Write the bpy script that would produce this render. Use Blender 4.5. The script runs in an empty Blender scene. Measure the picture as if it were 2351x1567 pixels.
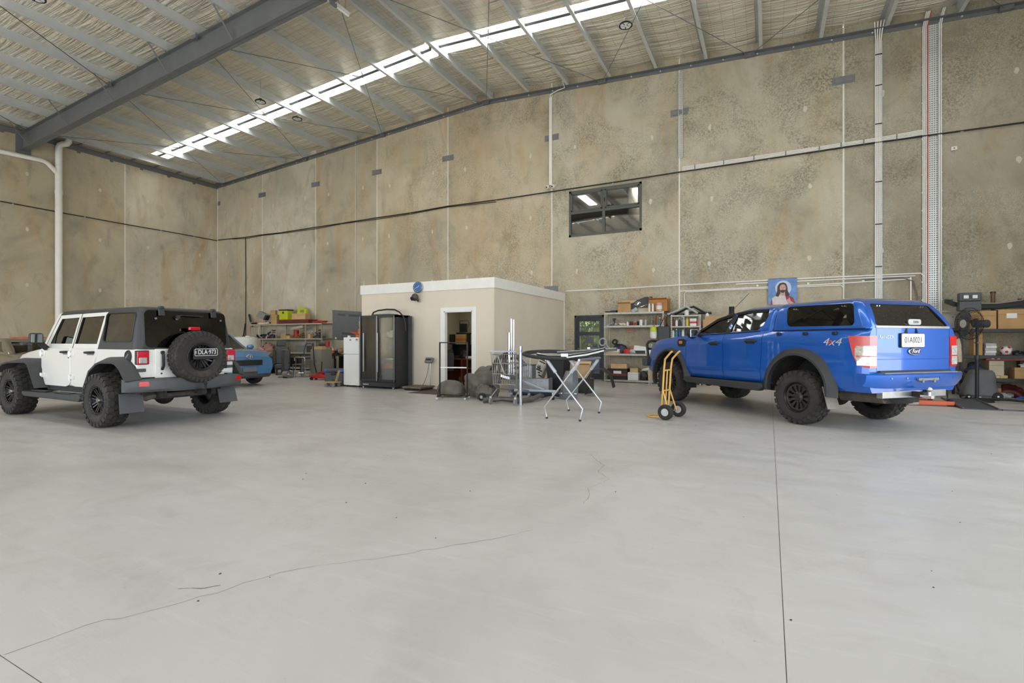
import bpy, bmesh, math, random
from mathutils import Vector, Matrix, Euler
random.seed(7)
PI = math.pi
scene = bpy.context.scene
COL = scene.collection

# ------------------------------------------------------------------ camera, sky, exposure
cam_data = bpy.data.cameras.new('camera')
cam_data.sensor_fit = 'HORIZONTAL'; cam_data.sensor_width = 36.0
cam_data.lens = 36.0 * 1155.6 / 2351.0
cam_data.shift_y = -2.5 / 2351.0
cam_data.clip_start = 0.05; cam_data.clip_end = 400
camera = bpy.data.objects.new('camera', cam_data); COL.objects.link(camera)
camera.location = (0, 0, 1.30)
camera.rotation_euler = (PI / 2, 0, math.radians(27.06))
scene.camera = camera

SKY_STRENGTH = 4.7
SKYLIGHT_STRENGTH = 10.0
world = bpy.data.worlds.new('sky'); scene.world = world
world.use_nodes = True
_wn = world.node_tree.nodes; _wl = world.node_tree.links
_wn.clear()
_o = _wn.new('ShaderNodeOutputWorld'); _b = _wn.new('ShaderNodeBackground')
_tc = _wn.new('ShaderNodeTexCoord'); _sx = _wn.new('ShaderNodeSeparateXYZ'); _cr = _wn.new('ShaderNodeValToRGB')
_cr.color_ramp.elements[0].position = 0.0; _cr.color_ramp.elements[0].color = (0.93, 0.965, 1.0, 1)
_cr.color_ramp.elements[1].position = 0.8; _cr.color_ramp.elements[1].color = (0.70, 0.83, 1.0, 1)
_wl.new(_tc.outputs['Generated'], _sx.inputs[0]); _wl.new(_sx.outputs['Z'], _cr.inputs[0])
_wl.new(_cr.outputs[0], _b.inputs[0]); _b.inputs[1].default_value = SKY_STRENGTH
_wl.new(_b.outputs[0], _o.inputs[0])
_s = bpy.data.lights.new('sun', 'SUN'); _s.energy = 14.0; _s.angle = 0.01; _s.color = (1.0, 0.96, 0.9)
_so = bpy.data.objects.new('sun', _s); COL.objects.link(_so); _so.rotation_euler = (math.radians(24), 0, 0)   # high sun in front of the building
# the open roller doors behind the camera, as sampling portals for the daylight
for _k, (_a, _c) in enumerate(((-24.0, -16.0), (-14.5, -6.5), (-5.0, 3.5))):
    _l = bpy.data.lights.new('door_daylight', 'AREA'); _l.shape = 'RECTANGLE'; _l.size = _c-_a; _l.size_y = 6.2
    try: _l.cycles.is_portal = True
    except Exception: pass
    _p = bpy.data.objects.new('door_daylight', _l); COL.objects.link(_p); _p.location = ((_a+_c)/2, -9.05, 3.1); _p.rotation_euler = (-PI/2, 0, PI)
for _a, _c in ((-8.0, -1.0), (0.3, 9.8)):
    _l = bpy.data.lights.new('door_daylight', 'AREA'); _l.shape = 'RECTANGLE'; _l.size = _c-_a; _l.size_y = 6.2
    try: _l.cycles.is_portal = True
    except Exception: pass
    _p = bpy.data.objects.new('door_daylight', _l); COL.objects.link(_p); _p.location = (6.85, (_a+_c)/2, 3.1); _p.rotation_euler = (PI/2, 0, PI/2)
vs = scene.view_settings
vs.view_transform = 'Standard'; vs.look = 'None'; vs.gamma = 1.0; vs.use_curve_mapping = False
vs.exposure = 0.17
try:
    scene.cycles.max_bounces = 7; scene.cycles.diffuse_bounces = 4; scene.cycles.glossy_bounces = 3
    scene.cycles.transparent_max_bounces = 16; scene.cycles.transmission_bounces = 6
    scene.cycles.sample_clamp_indirect = 6.0; scene.cycles.caustics_reflective = False; scene.cycles.caustics_refractive = False
    scene.cycles.use_denoising = True; scene.cycles.use_adaptive_sampling = True; scene.cycles.adaptive_threshold = 0.04
except Exception: pass

# ------------------------------------------------------------------ materials
def lin(c):
    if isinstance(c, str):
        c = c.lstrip('#'); c = [int(c[i:i+2], 16) for i in (0, 2, 4)]
    return tuple(((v/255.0)/12.92 if v/255.0 <= 0.04045 else ((v/255.0+0.055)/1.055)**2.4) for v in c[:3]) + (1.0,)

MATS = {}
def new_mat(name):
    m = bpy.data.materials.new(name); m.use_nodes = True
    nt = m.node_tree; nt.nodes.clear()
    out = nt.nodes.new('ShaderNodeOutputMaterial'); p = nt.nodes.new('ShaderNodeBsdfPrincipled')
    nt.links.new(p.outputs[0], out.inputs[0])
    MATS[name] = m
    return m, nt, p

def node(nt, kind, **kw):
    n = nt.nodes.new(kind)
    for k, v in kw.items():
        if k in n.inputs.keys(): n.inputs[k].default_value = v
        else: setattr(n, k, v)
    return n

def mixc(nt, fac, a, b, mode='MIX'):
    n = nt.nodes.new('ShaderNodeMix'); n.data_type = 'RGBA'; n.blend_type = mode
    for sock, val in ((0, fac), (6, a), (7, b)):
        if hasattr(val, 'is_output'): nt.links.new(val, n.inputs[sock])
        else: n.inputs[sock].default_value = val
    return n.outputs[2]

def ramp(nt, src, stops):
    n = nt.nodes.new('ShaderNodeValToRGB'); e = n.color_ramp.elements
    while len(e) < len(stops): e.new(0.5)
    for el, (p, c) in zip(e, stops):
        el.position = p; el.color = c if len(c) == 4 else tuple(c) + (1,)
    nt.links.new(src, n.inputs[0])
    return n.outputs[0]

def noise(nt, vec, scale, detail=4, rough=0.55, dist=0.0):
    n = node(nt, 'ShaderNodeTexNoise', Scale=scale, Detail=detail, Roughness=rough, Distortion=dist)
    if vec is not None: nt.links.new(vec, n.inputs['Vector'])
    return n.outputs[0]

def mapping(nt, vec, scale=(1, 1, 1), loc=(0, 0, 0)):
    n = nt.nodes.new('ShaderNodeMapping'); n.inputs['Scale'].default_value = scale; n.inputs['Location'].default_value = loc
    nt.links.new(vec, n.inputs[0]); return n.outputs[0]

def M(name, col=None, rough=0.5, metal=0.0, var=0.10, scale=6.0, bump=0.0, bscale=60.0, coat=0.0, spec=0.5, emis=0.0, alpha=1.0, trans=0.0, dirt=0.0):
    """procedural principled material: colour broken up by noise, optional fine bump, dust and coat"""
    if name in MATS: return MATS[name]
    m, nt, p = new_mat(name)
    c = lin(col)
    tc = nt.nodes.new('ShaderNodeTexCoord').outputs['Object']
    f = noise(nt, tc, scale, 5)
    lo = tuple(max(0, v*(1-var)) for v in c[:3]) + (1,); hi = tuple(min(1, v*(1+var)) for v in c[:3]) + (1,)
    colr = ramp(nt, f, [(0.3, lo), (0.7, hi)])
    if dirt > 0:
        f2 = noise(nt, tc, scale*0.6, 8, 0.7)
        k = ramp(nt, f2, [(0.5, (0, 0, 0)), (0.75, (dirt, dirt, dirt))])
        colr = mixc(nt, k, colr, lin((120, 108, 88)))
    nt.links.new(colr, p.inputs['Base Color'])
    p.inputs['Roughness'].default_value = rough; p.inputs['Metallic'].default_value = metal
    p.inputs['Specular IOR Level'].default_value = spec
    if coat: p.inputs['Coat Weight'].default_value = coat; p.inputs['Coat Roughness'].default_value = 0.06
    if bump:
        b = node(nt, 'ShaderNodeBump', Strength=bump, Distance=0.01)
        nt.links.new(noise(nt, tc, bscale, 4), b.inputs['Height']); nt.links.new(b.outputs[0], p.inputs['Normal'])
    if emis:
        nt.links.new(colr, p.inputs['Emission Color']); p.inputs['Emission Strength'].default_value = emis
    if trans: p.inputs['Transmission Weight'].default_value = trans
    if alpha < 1: p.inputs['Alpha'].default_value = alpha
    return m

def glass(name, tint, alpha, rough=0.02):
    """thin glazing: tinted see-through mixed with a mirror-like coat"""
    m = bpy.data.materials.new(name); m.use_nodes = True; nt = m.node_tree; nt.nodes.clear()
    out = nt.nodes.new('ShaderNodeOutputMaterial')
    tr = nt.nodes.new('ShaderNodeBsdfTransparent'); tr.inputs[0].default_value = tuple(v**.5 for v in lin(tint)[:3]) + (1,)   # a pane has two faces
    gl = nt.nodes.new('ShaderNodeBsdfGlossy'); gl.inputs['Roughness'].default_value = rough
    fr = nt.nodes.new('ShaderNodeFresnel'); fr.inputs[0].default_value = 1.5
    ad = nt.nodes.new('ShaderNodeMath'); ad.operation = 'MULTIPLY_ADD'; ad.inputs[1].default_value = 1.2; ad.inputs[2].default_value = alpha
    tc = nt.nodes.new('ShaderNodeTexCoord').outputs['Object']
    sm = ramp(nt, noise(nt, tc, 3.0, 6), [(0.4, (0, 0, 0)), (0.8, (0.03, 0.03, 0.03))])
    a2 = nt.nodes.new('ShaderNodeMath'); a2.operation = 'ADD'
    nt.links.new(fr.outputs[0], ad.inputs[0]); nt.links.new(ad.outputs[0], a2.inputs[0]); nt.links.new(sm, a2.inputs[1])
    mx = nt.nodes.new('ShaderNodeMixShader')
    nt.links.new(a2.outputs[0], mx.inputs[0]); nt.links.new(tr.outputs[0], mx.inputs[1]); nt.links.new(gl.outputs[0], mx.inputs[2])
    nt.links.new(mx.outputs[0], out.inputs[0])
    MATS[name] = m
    return m

# ------------------------------------------------------------------ mesh building
class MB:
    def __init__(s): s.v = []; s.f = []; s.m = []; s.cur = 0
    def add(s, vs, fs, mi=None):
        o = len(s.v); s.v += [tuple(v) for v in vs]
        for q in fs: s.f.append(tuple(i + o for i in q)); s.m.append(s.cur if mi is None else mi)
        return s
    def mat(s, i): s.cur = i; return s
    def box(s, x0, x1, y0, y1, z0, z1, T=None):
        vs = [Vector(p) for p in ((x0,y0,z0),(x1,y0,z0),(x1,y1,z0),(x0,y1,z0),(x0,y0,z1),(x1,y0,z1),(x1,y1,z1),(x0,y1,z1))]
        if T is not None: vs = [T @ v for v in vs]
        return s.add(vs, [(0,3,2,1),(4,5,6,7),(0,1,5,4),(1,2,6,5),(2,3,7,6),(3,0,4,7)])
    def cbox(s, c, size, rz=0, rx=0, ry=0):
        T = Matrix.Translation(c) @ Euler((rx, ry, rz)).to_matrix().to_4x4()
        a, b, d = (q/2 for q in size)
        return s.box(-a, a, -b, b, -d, d, T)
    def bar(s, p0, p1, w, h, up=(0,0,1)):
        p0 = Vector(p0); p1 = Vector(p1); d = (p1-p0); L = d.length
        if L < 1e-6: return s
        d.normalize(); u = Vector(up)
        if abs(d.dot(u)) > 0.98: u = Vector((1,0,0)) if abs(d.x) < 0.9 else Vector((0,1,0))
        sd = d.cross(u).normalized(); u = sd.cross(d)
        T = Matrix((( sd.x, d.x, u.x, p0.x),(sd.y, d.y, u.y, p0.y),(sd.z, d.z, u.z, p0.z),(0,0,0,1)))
        return s.box(-w/2, w/2, 0, L, -h/2, h/2, T)
    def ring(s, c, ax, r, n, ph=0.0, sq=1.0):
        ax = Vector(ax).normalized(); t = Vector((0,0,1)) if abs(ax.z) < 0.9 else Vector((1,0,0))
        u = ax.cross(t).normalized(); w = ax.cross(u)
        return [Vector(c) + (u*math.cos(2*PI*i/n+ph) + w*math.sin(2*PI*i/n+ph)*sq)*r for i in range(n)]
    def cyl(s, p0, p1, r0, r1=None, n=14):
        r1 = r0 if r1 is None else r1
        ax = Vector(p1)-Vector(p0)
        vs = s.ring(p0, ax, r0, n) + s.ring(p1, ax, r1, n)
        return s.add(vs, [(i, (i+1)%n, n+(i+1)%n, n+i) for i in range(n)] + [tuple(range(n))[::-1], tuple(range(n, 2*n))])
    def tube(s, pts, r, n=8, closed=False, caps=True):
        pts = [Vector(p) for p in pts]; k = len(pts); vs = []; pu = None
        rs = r if isinstance(r, (list, tuple)) else [r]*k
        for i in range(k):
            a = pts[i-1] if (i > 0 or closed) else pts[i]; b = pts[(i+1)%k] if (i < k-1 or closed) else pts[i]
            d = (b-a).normalized()
            if pu is None:
                t = Vector((0,0,1)) if abs(d.z) < 0.9 else Vector((1,0,0)); u = d.cross(t).normalized()
            else:
                u = (pu - d*pu.dot(d))
                u = u.normalized() if u.length > 1e-6 else d.orthogonal().normalized()
            pu = u; w = d.cross(u)
            vs += [pts[i] + (u*math.cos(2*PI*j/n) + w*math.sin(2*PI*j/n))*rs[i] for j in range(n)]
        fs = []
        for i in range(k if closed else k-1):
            a = i*n; b = ((i+1)%k)*n
            fs += [(a+j, a+(j+1)%n, b+(j+1)%n, b+j) for j in range(n)]
        if caps and not closed: fs += [tuple(range(n))[::-1], tuple(range((k-1)*n, k*n))]
        return s.add(vs, fs)
    def lathe(s, prof, n=24, T=None, closed=False, caps=True):
        """profile of (radius, height) about local z"""
        vs = []; k = len(prof)
        for r, z in prof:
            vs += [Vector((r*math.cos(2*PI*j/n), r*math.sin(2*PI*j/n), z)) for j in range(n)]
        if T is not None: vs = [T @ v for v in vs]
        fs = []
        for i in range(k if closed else k-1):
            a = i*n; b = ((i+1)%k)*n
            fs += [(a+j, a+(j+1)%n, b+(j+1)%n, b+j) for j in range(n)]
        if not closed and caps:
            if prof[0][0] > 1e-5: fs.append(tuple(range(n))[::-1])
            if prof[-1][0] > 1e-5: fs.append(tuple(range((k-1)*n, k*n)))
        return s.add(vs, fs)
    def prism(s, poly, h0, h1, T=None, axis='z'):
        """polygon (a,b) extruded along an axis; axis y: (x,z) polygon, axis x: (y,z) polygon"""
        def P(a, b, h):
            return Vector((a, b, h)) if axis == 'z' else Vector((a, h, b)) if axis == 'y' else Vector((h, a, b))
        k = len(poly)
        vs = [P(a, b, h0) for a, b in poly] + [P(a, b, h1) for a, b in poly]
        if T is not None: vs = [T @ v for v in vs]
        return s.add(vs, [tuple(range(k))[::-1], tuple(range(k, 2*k))] + [(i, (i+1)%k, k+(i+1)%k, k+i) for i in range(k)])
    def loft(s, secs, cap=True, loop=True):
        n = len(secs[0]); vs = [p for sec in secs for p in sec]; fs = []
        for i in range(len(secs)-1):
            a = i*n; b = a+n
            fs += [(a+j, a+(j+1)%n, b+(j+1)%n, b+j) for j in range(n if loop else n-1)]
        if cap: fs += [tuple(range(n))[::-1], tuple(range((len(secs)-1)*n, len(secs)*n))]
        return s.add(vs, fs)
    def grid(s, nx, ny, fn):
        vs = [fn(i/nx, j/ny) for j in range(ny+1) for i in range(nx+1)]
        return s.add(vs, [(j*(nx+1)+i, j*(nx+1)+i+1, (j+1)*(nx+1)+i+1, (j+1)*(nx+1)+i) for j in range(ny) for i in range(nx)])
    def ball(s, c, r, n=16, m=10, sq=(1,1,1), T=None, fn=None):
        vs = []; c = Vector(c)
        for i in range(m+1):
            t = PI*i/m
            for j in range(n):
                d = Vector((math.sin(t)*math.cos(2*PI*j/n)*sq[0], math.sin(t)*math.sin(2*PI*j/n)*sq[1], math.cos(t)*sq[2]))
                k = r*(fn(d) if fn else 1.0); v = d*k
                if T is not None: v = T @ v
                vs.append(c + v)
        return s.add(vs, [(i*n+j, (i+1)*n+j, (i+1)*n+(j+1)%n, i*n+(j+1)%n) for i in range(m) for j in range(n)])
    def mesh(s, name):
        me = bpy.data.meshes.new(name); me.from_pydata(s.v, [], s.f); me.update()
        bm = bmesh.new(); bm.from_mesh(me); bmesh.ops.remove_doubles(bm, verts=bm.verts, dist=1e-5)
        bmesh.ops.dissolve_degenerate(bm, edges=bm.edges, dist=1e-6)
        bmesh.ops.recalc_face_normals(bm, faces=bm.faces)
        bm.to_mesh(me); bm.free()
        return me
    def build(s, name, mats, parent=None, smooth=35, bevel=0.0, segs=2, loc=None, rot=None, sub=0):
        if any(s.m):
            me = bpy.data.meshes.new(name); me.from_pydata(s.v, [], s.f); me.update()
            for p, i in zip(me.polygons, s.m): p.material_index = i
            bm = bmesh.new(); bm.from_mesh(me); bmesh.ops.recalc_face_normals(bm, faces=bm.faces); bm.to_mesh(me); bm.free()
        else: me = s.mesh(name)
        return link(name, me, mats, parent, smooth, bevel, segs, loc, rot, sub)

def link(name, me, mats, parent=None, smooth=35, bevel=0.0, segs=2, loc=None, rot=None, sub=0):
    if not isinstance(mats, (list, tuple)): mats = [mats]
    for m in mats:
        if m is not None: me.materials.append(m if not isinstance(m, str) else MATS[m])
    if smooth:
        for p in me.polygons: p.use_smooth = True
        me.set_sharp_from_angle(angle=math.radians(smooth))
    o = bpy.data.objects.new(name, me); COL.objects.link(o)
    if parent is not None: o.parent = parent
    if loc is not None: o.location = loc
    if rot is not None: o.rotation_euler = rot
    if bevel:
        b = o.modifiers.new('bevel', 'BEVEL'); b.width = bevel; b.segments = segs; b.limit_method = 'ANGLE'; b.angle_limit = math.radians(40)
        b.harden_normals = True
    if sub:
        d = o.modifiers.new('sub', 'SUBSURF'); d.levels = sub; d.render_levels = sub
    return o

def tag(o, label, cat, group=None, kind=None):
    if label: o['label'] = label
    if cat: o['category'] = cat
    if group: o['group'] = group
    if kind: o['kind'] = kind
    return o

def thing(name, label, cat, loc=(0,0,0), rz=0.0, group=None, rx=0.0, ry=0.0):
    o = bpy.data.objects.new(name, None); COL.objects.link(o)
    o.empty_display_size = 0.1
    o.location = loc; o.rotation_euler = (rx, ry, rz)
    return tag(o, label, cat, group)

def struct(o, label=None, cat=None):
    o['kind'] = 'structure'
    if label: o['label'] = label
    if cat: o['category'] = cat
    return o

def copy_tree(o, parent=None):
    c = o.copy(); COL.objects.link(c)
    if parent is not None: c.parent = parent
    for ch in list(o.children): copy_tree(ch, c)
    return c

def share(o, parent, loc, rot=None, scale=None):
    """another object with the same mesh"""
    c = o.copy(); COL.objects.link(c); c.parent = parent; c.location = loc
    if rot is not None: c.rotation_euler = rot
    if scale is not None: c.scale = scale
    return c

def boolean(obj, cutter, op='DIFFERENCE', keep=False):
    md = obj.modifiers.new('b', 'BOOLEAN'); md.operation = op; md.object = cutter
    md.solver = 'EXACT'
    try: md.material_mode = 'TRANSFER'
    except Exception: pass
    dg = bpy.context.evaluated_depsgraph_get(); dg.update()
    me = bpy.data.meshes.new_from_object(obj.evaluated_get(dg))
    obj.modifiers.remove(md)
    old = obj.data; obj.data = me
    if old.users == 0: bpy.data.meshes.remove(old)
    if not keep:
        d = cutter.data; bpy.data.objects.remove(cutter)
        if d.users == 0: bpy.data.meshes.remove(d)
    return obj

def text_obj(name, s, size, mat, parent, loc, rot, extrude=0.002, align='CENTER', sx=1.0, shear=0.0):
    """lettering as a mesh"""
    cu = bpy.data.curves.new(name, 'FONT'); cu.body = s; cu.size = size; cu.align_x = align; cu.align_y = 'CENTER'; cu.extrude = extrude
    cu.shear = shear; cu.resolution_u = 3
    t = bpy.data.objects.new(name, cu); COL.objects.link(t)
    dg = bpy.context.evaluated_depsgraph_get(); dg.update()
    me = bpy.data.meshes.new_from_object(t.evaluated_get(dg))
    bpy.data.objects.remove(t); bpy.data.curves.remove(cu)
    me.materials.clear()
    o = link(name, me, mat, parent, 0, loc=loc, rot=rot)
    o.scale = (sx, 1, 1)
    return o

def arc(c, r, a0, a1, n, plane='xz', y=0.0):
    pts = []
    for i in range(n+1):
        a = a0 + (a1-a0)*i/n; u = c[0]+r*math.cos(a); w = c[1]+r*math.sin(a)
        pts.append((u, y, w) if plane == 'xz' else (u, w, y) if plane == 'xy' else (y, u, w))
    return pts

def rounded(w, h, r, n=4, cx=0.0, cy=0.0):
    pts = []
    for sx, sy, a in ((1,1,0),(-1,1,PI/2),(-1,-1,PI),(1,-1,1.5*PI)):
        for i in range(n+1):
            t = a + PI/2*i/n
            pts.append((cx+sx*(w/2-r)+r*math.cos(t), cy+sy*(h/2-r)+r*math.sin(t)))
    return pts
# ------------------------------------------------------------------ building dimensions (metres)
WALL_Y = 16.0; WALL_X = -25.0; END_X = 6.8; REAR_Y = -9.0
RIDGE_X = -9.17; RIDGE_Z = 9.98; SLOPE = 0.0569
def rz(x): return RIDGE_Z - SLOPE*abs(x-RIDGE_X)
RAFTER_Y = 8.5; SKYS = (12.36, 4.36, -3.64); FOIL = 0.34

# ------------------------------------------------------------------ surface materials
def mat_concrete_wall():
    m, nt, p = new_mat('concrete_wall')
    geo = nt.nodes.new('ShaderNodeNewGeometry'); pos = geo.outputs['Position']
    oi = nt.nodes.new('ShaderNodeObjectInfo'); rnd = oi.outputs['Random']
    comb = nt.nodes.new('ShaderNodeCombineXYZ')
    mul = nt.nodes.new('ShaderNodeMath'); mul.operation = 'MULTIPLY'; mul.inputs[1].default_value = 37.0; nt.links.new(rnd, mul.inputs[0])
    nt.links.new(mul.outputs[0], comb.inputs[0]); nt.links.new(mul.outputs[0], comb.inputs[1])
    add = nt.nodes.new('ShaderNodeVectorMath'); add.operation = 'ADD'; nt.links.new(pos, add.inputs[0]); nt.links.new(comb.outputs[0], add.inputs[1])
    vec = add.outputs[0]
    base = ramp(nt, noise(nt, vec, 0.4, 4, 0.6, 0.6), [(0.28, lin((170, 166, 154))), (0.5, lin((200, 193, 175))), (0.72, lin((216, 210, 196)))])
    # each cast panel has its own tone
    base = mixc(nt, 1.0, base, oi.outputs['Color'], 'MULTIPLY')
    # ochre run marks, stretched downwards
    st = noise(nt, mapping(nt, vec, (1.0, 1.0, 0.22)), 1.1, 5, 0.62, 0.8)
    base = mixc(nt, ramp(nt, st, [(0.48, (0, 0, 0)), (0.76, (0.6, 0.6, 0.6))]), base, lin((182, 150, 102)))
    st2 = noise(nt, mapping(nt, vec, (1.6, 1.6, 0.9), (9, 3, 1)), 0.8, 4, 0.6, 1.2)
    base = mixc(nt, ramp(nt, st2, [(0.54, (0, 0, 0)), (0.76, (0.5, 0.5, 0.5))]), base, lin((126, 122, 108)))
    # crazed, peppered patches: more of them towards the dock end of the hall
    sx = nt.nodes.new('ShaderNodeSeparateXYZ'); nt.links.new(pos, sx.inputs[0])
    mr = nt.nodes.new('ShaderNodeMapRange'); mr.inputs[1].default_value = -16; mr.inputs[2].default_value = -5; mr.inputs[3].default_value = 0.25; mr.inputs[4].default_value = 1.0
    nt.links.new(sx.outputs[0], mr.inputs[0])
    big = ramp(nt, noise(nt, mapping(nt, vec, (1, 1, 1), (4, 7, 2)), 0.55, 4, 0.65, 0.7), [(0.42, (0, 0, 0)), (0.62, (1, 1, 1))])
    fine = ramp(nt, noise(nt, vec, 23.0, 4, 0.75), [(0.41, (1, 1, 1)), (0.57, (0, 0, 0))])
    k = mixc(nt, 1.0, big, fine, 'MULTIPLY')
    kk = nt.nodes.new('ShaderNodeMix'); kk.data_type = 'RGBA'; kk.blend_type = 'MULTIPLY'; kk.inputs[0].default_value = 1.0
    nt.links.new(k, kk.inputs[6]); nt.links.new(mr.outputs[0], kk.inputs[7])
    base = mixc(nt, kk.outputs[2], base, lin((134, 127, 110)))
    vor = node(nt, 'ShaderNodeTexVoronoi', Scale=15.0); vor.feature = 'DISTANCE_TO_EDGE'
    dv = nt.nodes.new('ShaderNodeVectorMath'); dv.operation = 'ADD'; nt.links.new(vec, dv.inputs[0])
    nz = node(nt, 'ShaderNodeTexNoise', Scale=5.0, Detail=3.0); nt.links.new(vec, nz.inputs['Vector']); nt.links.new(nz.outputs['Color'], dv.inputs[1])
    nt.links.new(dv.outputs[0], vor.inputs['Vector'])
    edge = ramp(nt, vor.outputs['Distance'], [(0.0, (0.8, 0.8, 0.8)), (0.09, (0, 0, 0))])
    big2 = ramp(nt, noise(nt, mapping(nt, vec, (1, 1, 1), (14, 1, 8)), 0.6, 6, 0.6, 0.5), [(0.42, (0, 0, 0)), (0.58, (1, 1, 1))])
    e2 = mixc(nt, 1.0, edge, big2, 'MULTIPLY')
    e3 = nt.nodes.new('ShaderNodeMix'); e3.data_type = 'RGBA'; e3.blend_type = 'MULTIPLY'; e3.inputs[0].default_value = 1.0
    nt.links.new(e2, e3.inputs[6]); nt.links.new(mr.outputs[0], e3.inputs[7])
    base = mixc(nt, e3.outputs[2], base, lin((214, 208, 190)))
    # the dock-end panels are a greyer cast
    grey = nt.nodes.new('ShaderNodeMapRange'); grey.inputs[1].default_value = -9; grey.inputs[2].default_value = 4.5; grey.inputs[3].default_value = 0.0; grey.inputs[4].default_value = 0.3
    nt.links.new(sx.outputs[0], grey.inputs[0])
    base = mixc(nt, grey.outputs[0], base, mixc(nt, 1.0, base, lin((196, 197, 190)), 'MULTIPLY'))
    nt.links.new(base, p.inputs['Base Color'])
    p.inputs['Roughness'].default_value = 0.82; p.inputs['Specular IOR Level'].default_value = 0.25
    b = node(nt, 'ShaderNodeBump', Strength=0.25, Distance=0.01); nt.links.new(noise(nt, vec, 14, 3, 0.7), b.inputs['Height']); nt.links.new(b.outputs[0], p.inputs['Normal'])
    return m

def mat_floor():
    m, nt, p = new_mat('concrete_floor')
    pos = nt.nodes.new('ShaderNodeNewGeometry').outputs['Position']
    base = ramp(nt, noise(nt, pos, 0.45, 4, 0.6, 0.8), [(0.3, lin((172, 169, 164))), (0.5, lin((184, 181, 176))), (0.7, lin((190, 187, 183)))])
    sm = noise(nt, mapping(nt, pos, (1.0, 1.0, 1.0), (3, 8, 0)), 1.6, 5, 0.68, 1.5)
    base = mixc(nt, ramp(nt, sm, [(0.5, (0, 0, 0)), (0.72, (0.45, 0.45, 0.45))]), base, lin((164, 160, 153)))
    sc = noise(nt, mapping(nt, pos, (0.5, 5.0, 1.0)), 2.4, 4, 0.7, 0.6)
    base = mixc(nt, ramp(nt, sc, [(0.55, (0, 0, 0)), (0.75, (0.35, 0.35, 0.35))]), base, lin((202, 201, 199)))
    # rubber scuffs and oil spots
    sp = noise(nt, mapping(nt, pos, (2.6, 7, 1.0), (1, 2, 0)), 2.2, 5, 0.6)
    base = mixc(nt, ramp(nt, sp, [(0.74, (0, 0, 0)), (0.86, (0.22, 0.22, 0.22))]), base, lin((128, 122, 112)))
    dots = noise(nt, pos, 13.0, 2, 0.5)
    base = mixc(nt, ramp(nt, dots, [(0.76, (0, 0, 0)), (0.79, (0.4, 0.4, 0.4))]), base, lin((110, 104, 94)))
    nt.links.new(base, p.inputs['Base Color'])
    r = ramp(nt, noise(nt, mapping(nt, pos, (1, 3, 1)), 1.3, 3, 0.6), [(0.3, (0.3, 0.3, 0.3)), (0.7, (0.5, 0.5, 0.5))])
    nt.links.new(r, p.inputs['Roughness']); p.inputs['Specular IOR Level'].default_value = 0.32
    b = node(nt, 'ShaderNodeBump', Strength=0.06, Distance=0.01); nt.links.new(noise(nt, mapping(nt, pos, (1, 4, 1)), 9, 3, 0.7), b.inputs['Height']); nt.links.new(b.outputs[0], p.inputs['Normal'])
    return m

def mat_foil():
    m, nt, p = new_mat('insulation_foil')
    pos = nt.nodes.new('ShaderNodeNewGeometry').outputs['Position']
    w = noise(nt, mapping(nt, pos, (0.35, 4.5, 1.0)), 1.0, 4, 0.6, 0.6)
    w2 = noise(nt, mapping(nt, pos, (0.5, 12.0, 1.0), (5, 2, 0)), 1.0, 3, 0.55, 0.3)
    base = ramp(nt, noise(nt, pos, 0.7, 5), [(0.3, lin((240, 232, 214))), (0.7, lin((250, 245, 232)))])
    nt.links.new(base, p.inputs['Base Color'])
    p.inputs['Metallic'].default_value = 0.5; p.inputs['Roughness'].default_value = 0.34
    mix = nt.nodes.new('ShaderNodeMath'); mix.operation = 'MULTIPLY_ADD'; mix.inputs[1].default_value = 0.3
    nt.links.new(w2, mix.inputs[0]); nt.links.new(w, mix.inputs[2])
    b = node(nt, 'ShaderNodeBump', Strength=1.0, Distance=0.17); nt.links.new(mix.outputs[0], b.inputs['Height']); nt.links.new(b.outputs[0], p.inputs['Normal'])
    return m

def mat_emit(name, col, strength):
    m = bpy.data.materials.new(name); m.use_nodes = True; nt = m.node_tree; nt.nodes.clear()
    out = nt.nodes.new('ShaderNodeOutputMaterial'); e = nt.nodes.new('ShaderNodeEmission')
    tc = nt.nodes.new('ShaderNodeTexCoord').outputs['Object']
    c = lin(col)
    cc = ramp(nt, noise(nt, tc, 0.8, 3), [(0.3, tuple(v*0.94 for v in c[:3])), (0.7, c)])
    nt.links.new(cc, e.inputs[0]); e.inputs[1].default_value = strength
    nt.links.new(e.outputs[0], out.inputs[0]); MATS[name] = m
    return m

CONC = mat_concrete_wall(); FLOOR = mat_floor(); FOILM = mat_foil()
SKYL = mat_emit('skylight_daylight', (255, 254, 250), SKYLIGHT_STRENGTH)
GALV = M('galvanised_steel', (206, 211, 212), 0.42, 0.3, 0.06, 3.0)
DSTEEL = M('dark_grey_steel_paint', (110, 113, 116), 0.5, 0.1, 0.08, 3.0)
SEAL = M('joint_sealant', (224, 222, 212), 0.7, 0, 0.06)
PLATE = M('grey_weld_plate', (122, 125, 127), 0.5, 0.3, 0.08)
WHITEPVC = M('white_pvc', (238, 236, 230), 0.45, 0, 0.04, 4, dirt=0.06)
BLACKCABLE = M('black_cable', (38, 35, 33), 0.6, 0, 0.1)
BLACKPL = M('black_plastic', (30, 30, 32), 0.5, 0, 0.12, 10)
MBLACK = M('matt_black', (40, 41, 43), 0.7, 0, 0.12, 10, bump=0.15)
RUBBER = M('rubber', (38, 37, 36), 0.85, 0, 0.15, 12, dirt=0.12)
CHROME = M('chrome', (215, 217, 220), 0.12, 1.0, 0.04)
STEEL = M('bare_steel', (168, 168, 166), 0.35, 0.85, 0.12, 12)
CARD = M('cardboard', (184, 148, 100), 0.85, 0, 0.10, 5)
CARD2 = M('cardboard_pale', (201, 168, 122), 0.85, 0, 0.09, 5)
PAPER = M('white_paper', (228, 228, 224), 0.8, 0, 0.04)
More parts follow.
